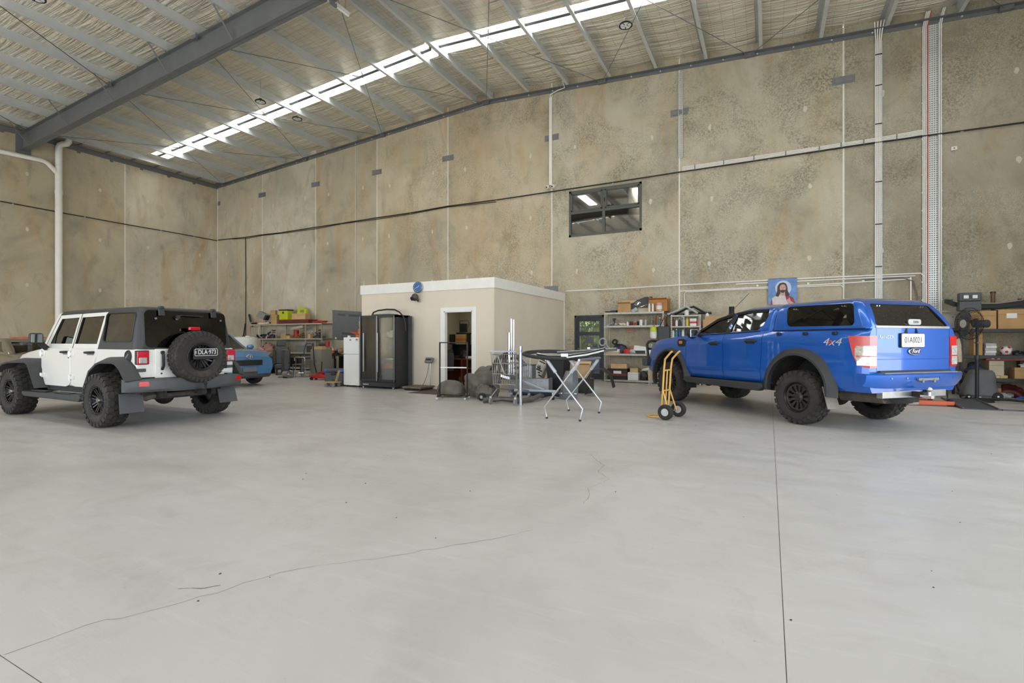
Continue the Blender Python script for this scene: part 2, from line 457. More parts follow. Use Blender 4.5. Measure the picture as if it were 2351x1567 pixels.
WHITE = M('white_plastic', (222, 222, 218), 0.4, 0, 0.05)
WPAINT = M('white_gloss_paint', (228, 227, 221), 0.4, 0, 0.03)
CREAM = M('cream_wall_paint', (216, 206, 187), 0.75, 0, 0.04, 1.2, bump=0.04)
REDP = M('red_paint', (190, 40, 38), 0.4, 0, 0.12)
ORANGE = M('orange_paint', (206, 92, 52), 0.45, 0, 0.14, 6, dirt=0.1)
GREYP = M('grey_plastic', (112, 116, 118), 0.5, 0, 0.10)
MIDGREY = M('mid_grey_plastic', (74, 77, 79), 0.55, 0, 0.10)

# ------------------------------------------------------------------ floor: slabs between saw cuts
floor_root = bpy.data.objects.new('floor', None); COL.objects.link(floor_root)
struct(floor_root, 'pale polished concrete floor slab of the hall', 'floor')
g = 0.002
xs = [-25.3, -4.75, 0.06, 7.1]; ys = [-9.3, 0.89, 16.2]
for i in range(3):
    for j in range(2):
        gx = 0.0035 if i == 0 else g
        mb = MB(); mb.box(xs[i]+(0 if i == 0 else 0.0015 if i == 1 else g), xs[i+1]-(0.0015 if i == 0 else g if i == 1 else 0), ys[j]+(0 if j == 0 else g), ys[j+1]-(g if j == 0 else 0), -0.25, 0)
        mb.build('floor_slab', FLOOR, floor_root, 0)
CUTM = M('saw_cut_dirt', (128, 123, 112), 0.9, 0, 0.25, 30)
mb = MB(); mb.box(xs[0], xs[-1], ys[0], ys[-1], -0.30, -0.005); mb.build('saw_cut_bed', CUTM, floor_root, 0)
CRACKM = M('crack_grey', (128, 123, 113), 0.95, 0, 0.15, 20)  # grey-brown tone of the thin crack ribbons on the slab
def crack(pts, w):
    mb = MB(); rnd = random.Random(len(pts)); out = []
    for (a, b) in zip(pts[:-1], pts[1:]):
        n = max(2, int(math.hypot(b[0]-a[0], b[1]-a[1])/0.06))
        for i in range(n):
            t = i/n; out.append((a[0]+(b[0]-a[0])*t+rnd.uniform(-.012, .012), a[1]+(b[1]-a[1])*t+rnd.uniform(-.012, .012)))
    L, Rr = [], []
    for i, (x, y) in enumerate(out):
        a = out[max(0, i-1)]; b = out[min(len(out)-1, i+1)]; d = Vector((b[0]-a[0], b[1]-a[1])).normalized(); k = w*rnd.uniform(.35, 1.0)
        L.append((x-d.y*k/2, y+d.x*k/2, 0.0006)); Rr.append((x+d.y*k/2, y-d.x*k/2, 0.0006))
    mb.loft([L, Rr], cap=False, loop=False); mb.build('crack', CRACKM, floor_root, 0)
crack([(-2.82, .90), (-2.78, 1.167), (-2.648, 1.373), (-2.542, 1.605), (-2.48, 1.834), (-2.368, 2.028), (-2.078, 2.319), (-1.822, 2.628), (-1.536, 2.972), (-1.42, 3.2)], 0.005)
crack([(-1.822, 5.533), (-1.532, 5.095), (-1.525, 4.863), (-1.328, 4.61), (-1.42, 4.251), (-1.316, 3.962), (-1.331, 3.771)], 0.006)
crack([(-2.75, 1.55), (-2.65, 1.62), (-2.52, 1.72)], 0.012)
# small grit lying about
GRIT = M('floor_grit', (66, 62, 56), 0.9, 0, 0.2)
mb = MB(); rnd = random.Random(3)
for k in range(60):
    x = rnd.uniform(-6, 5.5); y = rnd.uniform(1.3, 8.5); r = rnd.uniform(.002, .006)
    mb.ball((x, y, r*.4), r, 6, 4, (1, rnd.uniform(.5, 1.6), .6))
o = mb.build('floor_grit', GRIT, floor_root, 0); o['kind'] = 'stuff'

# ------------------------------------------------------------------ precast walls
wall_back = bpy.data.objects.new('wall_back', None); COL.objects.link(wall_back)
struct(wall_back, 'long stained precast concrete panel wall behind the vehicles', 'wall')
JX = [-25.0, -21.59, -18.0, -14.45, -10.92, -6.64, -2.44, 1.77, 6.0, 6.9]
WIN = (-6.01, -3.575, 4.77, 6.31); DOR = (-5.805, -4.795, 0.0, 2.13)
CAST = [(.95, .93, .88), (1.0, 1.0, .97), (.81, .78, .71), (.93, .88, .77), (.86, .80, .69), (.86, .84, .77), (.86, .85, .79), (.70, .70, .66), (.70, .70, .66)]   # each cast panel has its own tone
def panel_poly(x0, x1, top=0.47):
    pts = [(x0, 0.0), (x1, 0.0), (x1, rz(x1)+top)]
    if x0 < RIDGE_X < x1: pts.append((RIDGE_X, rz(RIDGE_X)+top))
    pts.append((x0, rz(x0)+top)); return pts
for a, b in zip(JX[:-1], JX[1:]):
    x0, x1 = a+0.02, b-0.02
    mb = MB()
    if a == -6.64:
        y0, y1 = WALL_Y, WALL_Y+0.18
        w, d = WIN, DOR
        mb.box(x0, w[0], y0, y1, 0, 8.5); mb.box(w[1], x1, y0, y1, 0, 8.5)
        mb.box(w[0], w[1], y0, y1, w[3], 8.5); mb.box(w[0], w[1], y0, y1, d[3], w[2])
        mb.box(w[0], d[0], y0, y1, 0, d[3]); mb.box(d[1], w[1], y0, y1, 0, d[3])
        mb.prism([(x0, 8.5), (x1, 8.5), (x1, rz(x1)+.47), (x0, rz(x0)+.47)], y0, y1, axis='y')
    else: mb.prism(panel_poly(x0, x1), WALL_Y, WALL_Y+0.18, axis='y')
    mb.build('concrete_panel', CONC, wall_back, 0).color = CAST[JX.index(a)]+(1,)
for x in JX[1:-1]:
    mb = MB(); mb.box(x-.0205, x+.0205, WALL_Y+.002, WALL_Y+.15, 0, rz(x)+.3); mb.build('joint_sealant', SEAL, wall_back, 0)
# steel weld plates across the joints
def plate(x, z, w=.52, h=.21):
    o = MB().box(x-w/2, x+w/2, WALL_Y-.006, WALL_Y+.003, z-h/2, z+h/2).build('weld_plate', PLATE, wall_back, 0)
    MB().box(x-w*.38, x+w*.38, WALL_Y-.02, WALL_Y-.006, z-h*.3, z+h*.3).build('plate_strap', PLATE, o, 0, bevel=.003)
for x in JX[1:-2]: plate(x, 8.25)
plate(-6.66, 3.06); plate(JX[0]+.12, 8.25, .2)
# form-tie patches
PATCH = M('patch_mortar', (206, 201, 186), 0.85, 0, 0.08)
rnd = random.Random(5)
def tie(x, z):
    mb = MB(); n = 9
    mb.prism([(x+.055*math.cos(2*PI*i/n)*rnd.uniform(.6, 1.1), z+.10*math.sin(2*PI*i/n)*rnd.uniform(.6, 1.1)) for i in range(n)], WALL_Y-.0015, WALL_Y+.002, axis='y')
    mb.build('tie_patch', PATCH, wall_back, 0)
for a, b in zip(JX[:-2], JX[1:-1]):
    for zz in (1.1, 3.6, 5.6, 7.7):
        for t in (.2, .8):
            x = a+(b-a)*t
            if WIN[0]-.2 < x < WIN[1]+.2 and WIN[2]-.2 < zz < WIN[3]+.2: continue
            if DOR[0]-.1 < x < DOR[1]+.1 and zz < 2.3: continue
            tie(x+rnd.uniform(-.1, .1), zz+rnd.uniform(-.1, .1))

wall_left = bpy.data.objects.new('wall_left', None); COL.objects.link(wall_left)
struct(wall_left, 'precast concrete end wall on the left behind the white off-roader', 'wall')
JY = [16.0, 11.86, 7.7, 3.55, -0.6, -4.8, -9.0]
for a, b in zip(JY[:-1], JY[1:]):
    MB().box(WALL_X-.18, WALL_X, b+.02, a-.02, 0, rz(WALL_X)+.47).build('concrete_panel', CONC, wall_left, 0).color = ((1.02, 1.0, .94, 1), (.84, .80, .70, 1), (.95, .91, .81, 1))[min(2, JY.index(a))]
for y in JY[:-1]:
    MB().box(WALL_X-.15, WALL_X-.004 if y < 16 else WALL_X+.01, y-.0205, y+.0205, 0, rz(WALL_X)+.3).build('joint_sealant', SEAL, wall_left, 0)
for a, b in zip(JY[:3], JY[1:4]):
    for zz in (3.4, 5.5, 7.6):
        for t in (.22, .78):
            n = 9; y = a+(b-a)*t
            MB().prism([(y+.05*math.cos(2*PI*i/n), zz+.08*math.sin(2*PI*i/n)) for i in range(n)], WALL_X-.002, WALL_X+.0015, axis='x').build('tie_patch', PATCH, wall_left, 0)

mb = MB(); py_ = REAR_Y
for a, b in ((-8.0, -1.0), (.3, 9.8)): mb.box(END_X, END_X+.18, py_, a, 0, 6.2); py_ = b
mb.box(END_X, END_X+.18, py_, WALL_Y, 0, 6.2); mb.box(END_X, END_X+.18, REAR_Y, WALL_Y, 6.2, 9.56)
wall_right = mb.build('wall_right', CONC, None, 0)
struct(wall_right, 'concrete end wall on the right with two open roller doors', 'wall')
mb = MB()
OPEN = [(-24.0, -16.0), (-14.5, -6.5), (-5.0, 3.5)]; DH = 6.2
px = WALL_X
for a, b in OPEN:
    mb.box(px, a, REAR_Y-.18, REAR_Y, 0, DH); px = b
mb.box(px, END_X, REAR_Y-.18, REAR_Y, 0, DH); mb.box(WALL_X, RIDGE_X, REAR_Y-.18, REAR_Y, DH, 9.4); mb.box(RIDGE_X, END_X, REAR_Y-.18, REAR_Y, DH, 9.4)
mb.prism([(WALL_X, 9.4), (END_X, 9.4), (END_X, 9.5), (RIDGE_X, 10.42), (WALL_X, 9.5)], REAR_Y-.18, REAR_Y, axis='y')
wall_front = mb.build('wall_front', CONC, None, 0)
struct(wall_front, 'front concrete wall with three open roller doors behind the camera', 'wall')

# ------------------------------------------------------------------ roof
ceiling = bpy.data.objects.new('ceiling', None); COL.objects.link(ceiling)
struct(ceiling, 'low pitched steel roof lined with reflective foil insulation', 'ceiling')
SW = 0.72
bands = []; cur = REAR_Y-.2
for s in sorted(SKYS): bands.append((cur, s)); cur = s+SW
bands.append((cur, WALL_Y+.02))
PX = [-24.4] + [-9.63-1.475*k for k in range(9, -1, -1)] + [-8.95+1.45*k for k in range(0, 11)]
def foil_z(x, y):
    d = min(abs(x-q) for q in PX)
    return rz(x)+FOIL-0.05*math.sin(min(1.0, d/.72)*PI/2)*(0.75+.25*math.sin(y*1.7+x))
for (y0, y1) in bands:
    for (x0, x1) in ((WALL_X-.1, RIDGE_X), (RIDGE_X, END_X)):
        nx = int((x1-x0)/.18); ny = max(4, int((y1-y0)/.45))
        mb = MB(); mb.grid(nx, ny, lambda u, v: (x0+(x1-x0)*u, y0+(y1-y0)*v, foil_z(x0+(x1-x0)*u, y0+(y1-y0)*v)))
        mb.build('foil_blanket', FOILM, ceiling, 80)
        d = MB(); d.add([(x0, y0, rz(x0)+.41), (x1, y0, rz(x1)+.41), (x1, y1, rz(x1)+.41), (x0, y1, rz(x0)+.41), (x0, y0, rz(x0)+.47), (x1, y0, rz(x1)+.47), (x1, y1, rz(x1)+.47), (x0, y1, rz(x0)+.47)],
              [(0,3,2,1),(4,5,6,7),(0,1,5,4),(1,2,6,5),(2,3,7,6),(3,0,4,7)])
        d.build('roof_sheet', GALV, ceiling, 0)
for s in SKYS:
    for (x0, x1) in ((WALL_X+1.05, RIDGE_X-.12), (RIDGE_X+.12, END_X)):
        for (a, b) in ((s, s+.26), (s+.33, s+SW)):
            n = 12; prof = [(a+(b-a)*i/n, .012*(1 if i % 4 in (1, 2) else 0)) for i in range(n+1)]
            mb = MB(); mb.loft([[(x, y, rz(x)+.40+h) for y, h in prof] for x in (x0, (x0+x1)/2, x1)], cap=False, loop=False)
            mb.build('skylight_sheet', SKYL, ceiling, 0)
        # lap between the two sheets, and closers round the opening
        def strip(y0, y1, z0, z1, m, nm):
            MB().loft([[(x, y0, rz(x)+z0), (x, y1, rz(x)+z0), (x, y1, rz(x)+z1), (x, y0, rz(x)+z1)] for x in (x0, x1)]).build(nm, m, ceiling, 0)
        strip(s+.24, s+.36, .27, .415, DSTEEL, 'sheet_lap')
        strip(s-.01, s+.004, .29, .43, FOILM, 'foil_edge'); strip(s+SW-.004, s+SW+.01, .29, .43, FOILM, 'foil_edge')
    for (xa, xb) in ((WALL_X-.1, WALL_X+1.05), (RIDGE_X-.12, RIDGE_X+.12)):
        MB().box(xa, xb, s-.05, s+SW+.05, rz(xa)+.34, rz(xa)+.43).build('foil_closer', FOILM, ceiling, 0)
# safety mesh under the foil
MESHM = M('safety_mesh_wire', (150, 145, 130), 0.5, 0.3, 0.1)
mb = MB()
def wire(p, q, r=.0017):
    d = (Vector(q)-Vector(p)).normalized(); u = d.cross(Vector((0, 0, 1))).normalized(); w = Vector((0, 0, 1))
    A = [Vector(p)+u*r, Vector(p)-u*r, Vector(p)-w*r*1.4]; B = [Vector(q)+u*r, Vector(q)-u*r, Vector(q)-w*r*1.4]
    mb.add(A+B, [(0, 1, 4, 3), (1, 2, 5, 4), (2, 0, 3, 5)])
y = 1.0
while y < WALL_Y:
    for a, b in zip(PX[:-1], PX[1:]):
        if b < -6 or y > 6:
            m_ = (a+b)/2; dz = -.055
            wire((a, y, rz(a)+FOIL-.012), (m_, y, rz(m_)+FOIL+dz)); wire((m_, y, rz(m_)+FOIL+dz), (b, y, rz(b)+FOIL-.012))
    y += .30
for a, b in zip(PX[:-1], PX[1:]):
    for t in (.2, .4, .6, .8):
        x = a+(b-a)*t; d = min(abs(x-a), abs(x-b))
        wire((x, 1.0, rz(x)+FOIL-.058*math.sin(min(1, d/.72)*PI/2)), (x, WALL_Y, rz(x)+FOIL-.058*math.sin(min(1, d/.72)*PI/2)))
o = mb.build('safety_mesh', MESHM, ceiling, 0); o['kind'] = 'stuff'
# Z purlins
mb = MB()
t = .006
mb.prism([(-.0, 0.0), (.09, 0.0), (.09, .022), (.084, .022), (.084, t), (t, t), (t, .29), (-.09, .29), (-.09, .268), (-.084, .268), (-.084, .284), (0, .284)], REAR_Y, WALL_Y-.02, axis='y')
pur = mb.build('purlin', GALV, ceiling, 0, loc=(PX[0], 0, rz(PX[0])+.045))
for x in PX[1:]: share(pur, ceiling, (x, 0, rz(x)+.045))
# steel rafters with flanges, fly braces and purlin cleats
def rafter(yc):
    xs = [WALL_X, RIDGE_X, END_X]; dep = .66
    def plate(zlo, zhi, y0, y1, root=None, nm='rafter'):
        mb = MB(); mb.loft([[(x, y0, rz(x)+zlo), (x, y1, rz(x)+zlo), (x, y1, rz(x)+zhi), (x, y0, rz(x)+zhi)] for x in xs])
        return mb.build(nm, DSTEEL, root, 0)
    web = plate(-dep, 0, yc-.008, yc+.008, ceiling)
    plate(-.018, .0, yc-.115, yc+.115, web, 'top_flange'); plate(-dep, -dep+.02, yc-.115, yc+.115, web, 'bottom_flange')
    MB().box(WALL_X, WALL_X+.03, yc-.22, yc+.22, rz(WALL_X)-.78, rz(WALL_X)+.1).build('end_plate', DSTEEL, web, 0)
    for s in (-.14, .14):
        MB().box(RIDGE_X+.0, RIDGE_X+.05, yc+s-.1, yc+s+.1, RIDGE_Z-.80, RIDGE_Z+.02).build('ridge_splice', DSTEEL, web, 0, bevel=.004)
    for zz in (-.72, -.55, -.2):
        for s in (-.19, .19):
            MB().cyl((RIDGE_X-.03, yc+s, RIDGE_Z+zz), (RIDGE_X+.08, yc+s, RIDGE_Z+zz), .016, n=6).build('bolt', GALV, web, 0)
    for i, x in enumerate(PX):
        MB().box(x-.05, x-.004, yc-.1, yc+.1, rz(x)-.002, rz(x)+.2).build('purlin_cleat', DSTEEL, web, 0)
        if i % 2 == 0 and abs(x-RIDGE_X) > 1:
            MB().bar((x+.02, yc-.62, rz(x)+.09), (x+.02, yc-.05, rz(x)-.60), .05, .012).build('fly_brace', DSTEEL, web, 0)
            MB().bar((x+.02, yc+.62, rz(x)+.09), (x+.02, yc+.05, rz(x)-.60), .05, .012).build('fly_brace', DSTEEL, web, 0)
rafter(RAFTER_Y); rafter(RAFTER_Y-8.2)
# wall-top angles carrying the purlins
mb = MB(); mb.loft([[(x, WALL_Y-.012, rz(x)-.06), (x, WALL_Y-.001, rz(x)-.06), (x, WALL_Y-.001, rz(x)+.05), (x, WALL_Y-.012, rz(x)+.05)] for x in (WALL_X, RIDGE_X, END_X)])
ang = mb.build('wall_angle', DSTEEL, ceiling, 0)
mb = MB(); mb.loft([[(x, WALL_Y-.16, rz(x)+.035), (x, WALL_Y-.001, rz(x)+.035), (x, WALL_Y-.001, rz(x)+.048), (x, WALL_Y-.16, rz(x)+.048)] for x in (WALL_X, RIDGE_X, END_X)])
mb.build('angle_flange', DSTEEL, ang, 0)
mb = MB(); x = WALL_X+.4
bolt = MB().cyl((0, 0, 0), (0, -.03, 0), .022, n=6).build('bolt', GALV, ang, 0, loc=(x, WALL_Y-.012, rz(x)))
while x < 6: x += .9; share(bolt, ang, (x, WALL_Y-.012, rz(x)))
mb = MB(); zz = rz(WALL_X)
ea = MB().box(WALL_X+.001, WALL_X+.014, -9, WALL_Y, zz-.10, zz+.09).build('wall_angle', DSTEEL, ceiling, 0)
MB().box(WALL_X+.001, WALL_X+.11, -9, WALL_Y, zz+.078, zz+.09).build('angle_flange', DSTEEL, ea, 0)
y = 1.0
while y < 15.8:
    MB().box(WALL_X+.0, WALL_X+.06, y-.05, y+.05, zz-.17, zz-.09).build('angle_cleat', DSTEEL, ea, 0); y += 1.15
# box gutter soffit between the wall angle and the eave purlin
MB().box(WALL_X+.1, WALL_X+.6, -9, WALL_Y-.02, zz+.15, zz+.165).build('gutter_soffit', M('gutter_lining', (196, 190, 172), .6, .2, .08), ceiling, 0)
y = 1.6
st = MB().box(0, .52, -.02, .02, 0, .05).build('gutter_strut', DSTEEL, ceiling, 0, loc=(WALL_X+.09, y, zz+.1))
while y < 15: y += .95; share(st, ceiling, (WALL_X+.09, y, zz+.1))
# diagonal bracing rods between the rafter and the back wall
BN = [-24.4, -18.6, -14.1, -9.2, -4.85, -.5, 5.0]
for a, b in zip(BN[:-1], BN[1:]):
    for (p, q) in ((a, b), (b, a)):
        MB().tube([(p, WALL_Y-.06, rz(p)-.03), (q, RAFTER_Y+.1, rz(q)-.12)], .009, 6).build('bracing_rod', DSTEEL, ceiling, 60)
for a, b in ((-24.4, -18.6), (-18.6, -14.1)):
    MB().tube([(a, RAFTER_Y-.1, rz(a)-.08), (b, RAFTER_Y-7.6, rz(b)-.12)], .0125, 6).build('bracing_rod', DSTEEL, ceiling, 60)
for x in BN:
    MB().box(x-.13, x+.13, WALL_Y-.12, WALL_Y-.01, rz(x)-.075, rz(x)+.03).build('brace_bracket', DSTEEL, ceiling, 0)
for x in BN[1:-1]:
    MB().box(x-.1, x+.1, RAFTER_Y-.16, RAFTER_Y-.1, rz(x)-.1, rz(x)+.01).build('brace_bracket', DSTEEL, ceiling, 0)

# ------------------------------------------------------------------ outdoors seen through the glazed door and round the hall
GRASS = M('dry_grass_ground', (140, 132, 96), 0.95, 0, 0.25, 2.0)
APRON = M('concrete_apron', (186, 182, 174), 0.9, 0, 0.1, .8)
yard = MB().box(-60, 60, 16.3, 70, -.25, -.06).build('yard_ground', GRASS, None, 0); struct(yard, 'dry grass ground outside beyond the glazed door', 'ground')
ap = MB().box(-60, 60, -50, -9.3, -.25, -.02).box(7.1, 60, -9.3, 16.3, -.25, -.02).build('apron_ground', APRON, None, 0); struct(ap, 'concrete apron outside the roller doors', 'ground')
pth = MB().box(-12, 2, 16.3, 18.2, -.1, -.02).build('path_ground', APRON, None, 0); struct(pth, 'concrete path just outside the glazed door', 'ground')
fen = thing('palisade_fence', 'dark steel picket fence outside beyond the glazed door', 'fence', (0, 21.5, 0))
FEN = M('fence_paint', (58, 62, 66), 0.5, 0.2, 0.08)
pk = MB().box(-.013, .013, -.013, .013, 0, 2.15).build('picket', FEN, fen, 0, loc=(-12, 0, -.06))
x = -12
while x < -4.5: x += .13; share(pk, fen, (x, 0, -.06))
for z in (.25, 1.9): MB().box(-12.1, -4.3, -.02, .02, z-.02, z+.02).build('rail', FEN, fen, 0)
LEAF = M('gum_leaves', (120, 136, 90), 0.8, 0, 0.5, 5.0); BARK = M('bark', (104, 90, 74), 0.9, 0, .2)
rnd = random.Random(11)
for k, (x, y, h) in enumerate(((-9.7, 25.6, 3.3), (-7.1, 25.4, 3.0), (-8.7, 28.4, 4.6), (-12.4, 28.5, 5.0))):
    t = thing('garden_tree', 'leafy green tree outside the glazed door, %s from the left' % ('second', 'last', 'third', 'first')[k], 'tree', (x, y, -.06), group='trees beyond the fence')
    MB().tube([(0, 0, 0), (.1, .05, h*.4), (0, 0, h*.75)], [.12, .09, .04], 8).build('trunk', BARK, t)
    mb = MB()
    for q in range(1500):
        a = rnd.uniform(0, 2*PI); r = rnd.uniform(.2, 1.3); z = h*rnd.uniform(.03, 1.0); s = rnd.uniform(.10, .26)
        c = Vector((r*math.cos(a), r*math.sin(a), z)); T = Matrix.Translation(c) @ Euler((rnd.uniform(-1, 1), rnd.uniform(-1, 1), rnd.uniform(0, 6))).to_matrix().to_4x4()
        mb.add([T @ Vector(p) for p in ((-s, 0, 0), (0, -s*.4, 0), (s, 0, 0), (0, s*.4, .02))], [(0, 1, 2, 3)])
    o = mb.build('foliage', LEAF, t, 0); o['kind'] = 'stuff'
    MB().ball((0, 0, h*.45), 1.0, 14, 10, (1.15, .9, h*.46), fn=lambda d: 1+.12*math.sin(7*d.x+5*d.z)+.1*math.sin(9*d.y+6*d.z)).build('crown', LEAF, t, 60)
# ------------------------------------------------------------------ wheels shared by the vehicles
TYRE = M('tyre_rubber', (46, 44, 42), 0.82, 0, 0.18, 9, bump=0.2, bscale=90, dirt=0.25)
RIMB = M('black_alloy', (26, 26, 27), 0.32, 0.3, 0.12, 8)
RIMG = M('dark_alloy', (58, 56, 52), 0.4, 0.5, 0.12, 8)
HUBC = M('hub_metal', (150, 148, 142), 0.25, 0.9, 0.08)
DISC = M('brake_steel', (92, 88, 84), 0.45, 0.8, 0.15)

def tyre_mesh(R, W, rr, lug=True, rows=22, depth=0.016):
    """tyre about the local y axis, outer face towards +y; moulded lugs stand out from the carcass"""
    T = Matrix.Rotation(-PI/2, 4, 'X')
    h = W/2; Rc = R-depth
    prof = [(rr, -h*.78), (rr+.018, -h*.9), (rr+(Rc-rr)*.45, -h*1.0), (Rc-.045, -h*.97), (Rc-.012, -h*.86), (Rc, -h*.6), (Rc+.002, 0), (Rc, h*.6), (Rc-.012, h*.86),
            (Rc-.045, h*.97), (rr+(Rc-rr)*.45, h*1.0), (rr+.018, h*.9), (rr, h*.78), (rr-.004, h*.5), (rr-.004, -h*.5)]
    mb = MB(); mb.lathe(prof, 44, T, closed=True)
    # raised bead on the sidewalls
    for s in (-1, 1):
        mb.lathe([(rr+(Rc-rr)*.50, s*h*.98), (rr+(Rc-rr)*.56, s*h*1.03), (rr+(Rc-rr)*.62, s*h*.98)], 44, T, caps=False)
    if lug:
        for k in range(rows):
            for j, (yc, wy, off, sk) in enumerate(((-.74, .42, 0, .10), (-.25, .42, .5, -.16), (.25, .42, 0, .16), (.74, .42, .5, -.10))):
                a = 2*PI*(k+off)/rows; da = 2*PI/rows*.66/2
                y0 = (yc-wy/2)*h; y1 = (yc+wy/2)*h
                edge = abs(yc) > .5
                pts = []
                for (aa, yy) in ((a-da, y0), (a+da, y0), (a+da, y1), (a-da, y1)):
                    ap = aa+sk*(yy/h-yc)*.6
                    for r in (Rc-.02, R - (.012 if edge and abs(yy) > h*.8 else 0)):
                        yv = yy*(1.02 if edge and abs(yy) > h*.8 else 1)
                        pts.append((r*math.cos(ap), yv, r*math.sin(ap)))
                mb.add(pts, [(0,2,4,6),(1,7,5,3),(0,1,3,2),(2,3,5,4),(4,5,7,6),(6,7,1,0)])
            # shoulder blocks running down the sidewall
            a = 2*PI*k/rows; da = 2*PI/rows*.3
            for s, off in ((-1, 0), (1, .5)):
                aa = a+2*PI*off/rows; pts = []
                for q in (aa-da, aa+da):
                    pts += [((R-.018)*math.cos(q), s*h*.9, (R-.018)*math.sin(q)), ((R-.016)*math.cos(q), s*h*1.02, (R-.016)*math.sin(q)),
                            ((R-.075)*math.cos(q), s*h*1.035, (R-.075)*math.sin(q)), ((R-.075)*math.cos(q), s*h*.9, (R-.075)*math.sin(q))]
                mb.add(pts, [(0,1,2,3),(4,7,6,5),(0,4,5,1),(1,5,6,2),(2,6,7,3),(3,7,4,0)])
    return mb.mesh('tyre')

def wheel_parts(parent, R, W, rr, style, tyre_me):
    """tyre, rim, spokes and hub as children of an axle-centred part; the outer face looks to +y"""
    T = Matrix.Rotation(-PI/2, 4, 'X')
    ty = link('tyre', tyre_me, [] if tyre_me.materials else TYRE, parent, 30)
    h = W/2
    rim = MB().lathe([(rr+.012, h*.84), (rr-.004, h*.86), (rr-.022, h*.72), (rr-.026, -h*.7), (rr+.01, -h*.84)], 36, T, caps=False).build('rim', RIMB, ty, 50)
    MB().lathe([(rr-.03, -h*.1), (.03, -h*.1), (.03, -h*.05), (rr-.03, -h*.05)], 28, T, closed=True).build('brake_disc', DISC, ty, 30)
    yf = h*.62
    if style == 'teardrop':      # satin disc pierced by a ring of ovals
        mb = MB(); mb.lathe([(rr-.022, yf+.006), (rr-.05, yf-.002), (rr-.05, yf-.03), (rr-.022, yf-.03)], 36, T, closed=True)
        n = 12
        for k in range(n):
            a = 2*PI*k/n; da = 2*PI/n
            for (r0, r1, w0, w1, y0, y1) in ((.07, .11, .34, .26, -.02, -.012), (.11, rr-.045, .26, .30, -.012, 0)):
                p = []
                for (r, w, y) in ((r0, w0, y0), (r1, w1, y1)):
                    for s in (-1, 1):
                        for dy in (0, -.03): p.append(((r*math.cos(a+s*w*da)), yf+y+dy, r*math.sin(a+s*w*da)))
                mb.add(p, [(0,2,6,4),(1,5,7,3),(0,4,5,1),(2,3,7,6),(0,1,3,2),(4,6,7,5)])
        mb.build('spokes', RIMG, ty, 40, bevel=.003)
        cap = MB().lathe([(.0, yf+.012), (.045, yf+.010), (.055, yf-.0), (.085, yf-.008), (.085, yf-.05), (0, yf-.05)], 24, T).build('centre_cap', RIMG, ty, 40)
        for k in range(6):
            a = 2*PI*k/6+.3; MB().cyl((.068*math.cos(a), yf-.02, .068*math.sin(a)), (.068*math.cos(a), yf+.012, .068*math.sin(a)), .009, n=6).build('wheel_nut', HUBC, ty, 0)
    elif style == 'star':        # twin spokes with a bolted bead ring
        mb = MB(); mb.lathe([(rr+.004, yf+.035), (rr-.03, yf+.03), (rr-.036, yf+.0), (rr-.01, yf-.0)], 36, T, closed=True)
        for k in range(24):
            a = 2*PI*k/24; c = (rr-.014)
            mb.cyl((c*math.cos(a), yf+.03, c*math.sin(a)), (c*math.cos(a), yf+.042, c*math.sin(a)), .006, n=6)
        n = 8
        for k in range(n):
            a = 2*PI*k/n+.2
            for s in (-1, 1):
                q = a+s*.10; q2 = a+s*.26
                mb.bar((.05*math.cos(q), yf-.03, .05*math.sin(q)), ((rr-.03)*math.cos(q2), yf+.004, (rr-.03)*math.sin(q2)), .022, .03, up=(0, 1, 0))
        mb.build('spokes', RIMB, ty, 40, bevel=.002)
        MB().lathe([(.0, yf+.03), (.036, yf+.028), (.043, yf+.012), (.048, yf-.02), (.07, yf-.03), (.07, yf-.06), (0, yf-.06)], 24, T).build('centre_cap', HUBC, ty, 40)
    else:
        mb = MB()
        for k in range(5):
            a = 2*PI*k/5
            for s in (-1, 1):
                mb.bar((.04*math.cos(a), yf-.01, .04*math.sin(a)), ((rr-.015)*math.cos(a+s*.22), yf, (rr-.015)*math.sin(a+s*.22)), .03, .025, up=(0, 1, 0))
        mb.lathe([(0, yf+.005), (.05, yf), (.055, yf-.04), (0, yf-.04)], 18, T)
        mb.build('spokes', GREYP, ty, 40)
    return ty

def add_wheels(root, pos, R, W, rr, style, steer=0.0, rows=22, lug=True):
    me = tyre_mesh(R, W, rr, lug, rows)
    me.materials.append(TYRE)
    for (x, y) in pos:
        w = bpy.data.objects.new('wheel', None); COL.objects.link(w); w.parent = root
        w.location = (x, y, R-.004); w.rotation_euler = (0, random.uniform(0, 6), 0) if y > 0 else (0, random.uniform(0, 6), 0)
        if y < 0: w.rotation_euler = (0, random.uniform(0, 6), PI)
        wheel_parts(w, R, W, rr, style, me)

def arch_flare(cx, cz, r0, r1, y_in, y_out, a0, a1, side, lip=.035, n=22, r1b=None):
    """wheel-arch trim: outer face slopes from the lip back to the body side"""
    secs = []
    for i in range(n+1):
        a = a0+(a1-a0)*i/n; c, s = math.cos(a), math.sin(a)
        k = r1 if r1b is None else r1+(r1b-r1)*abs(i/n-.5)*2
        def P(r, y): return (cx+r*c, side*y, cz+r*s)
        secs.append([P(r0, y_in), P(r0, y_out), P(r0+lip, y_out+.004), P(k-.025, y_in+.035), P(k, y_in)])
    mb = MB(); mb.loft(secs); return mb

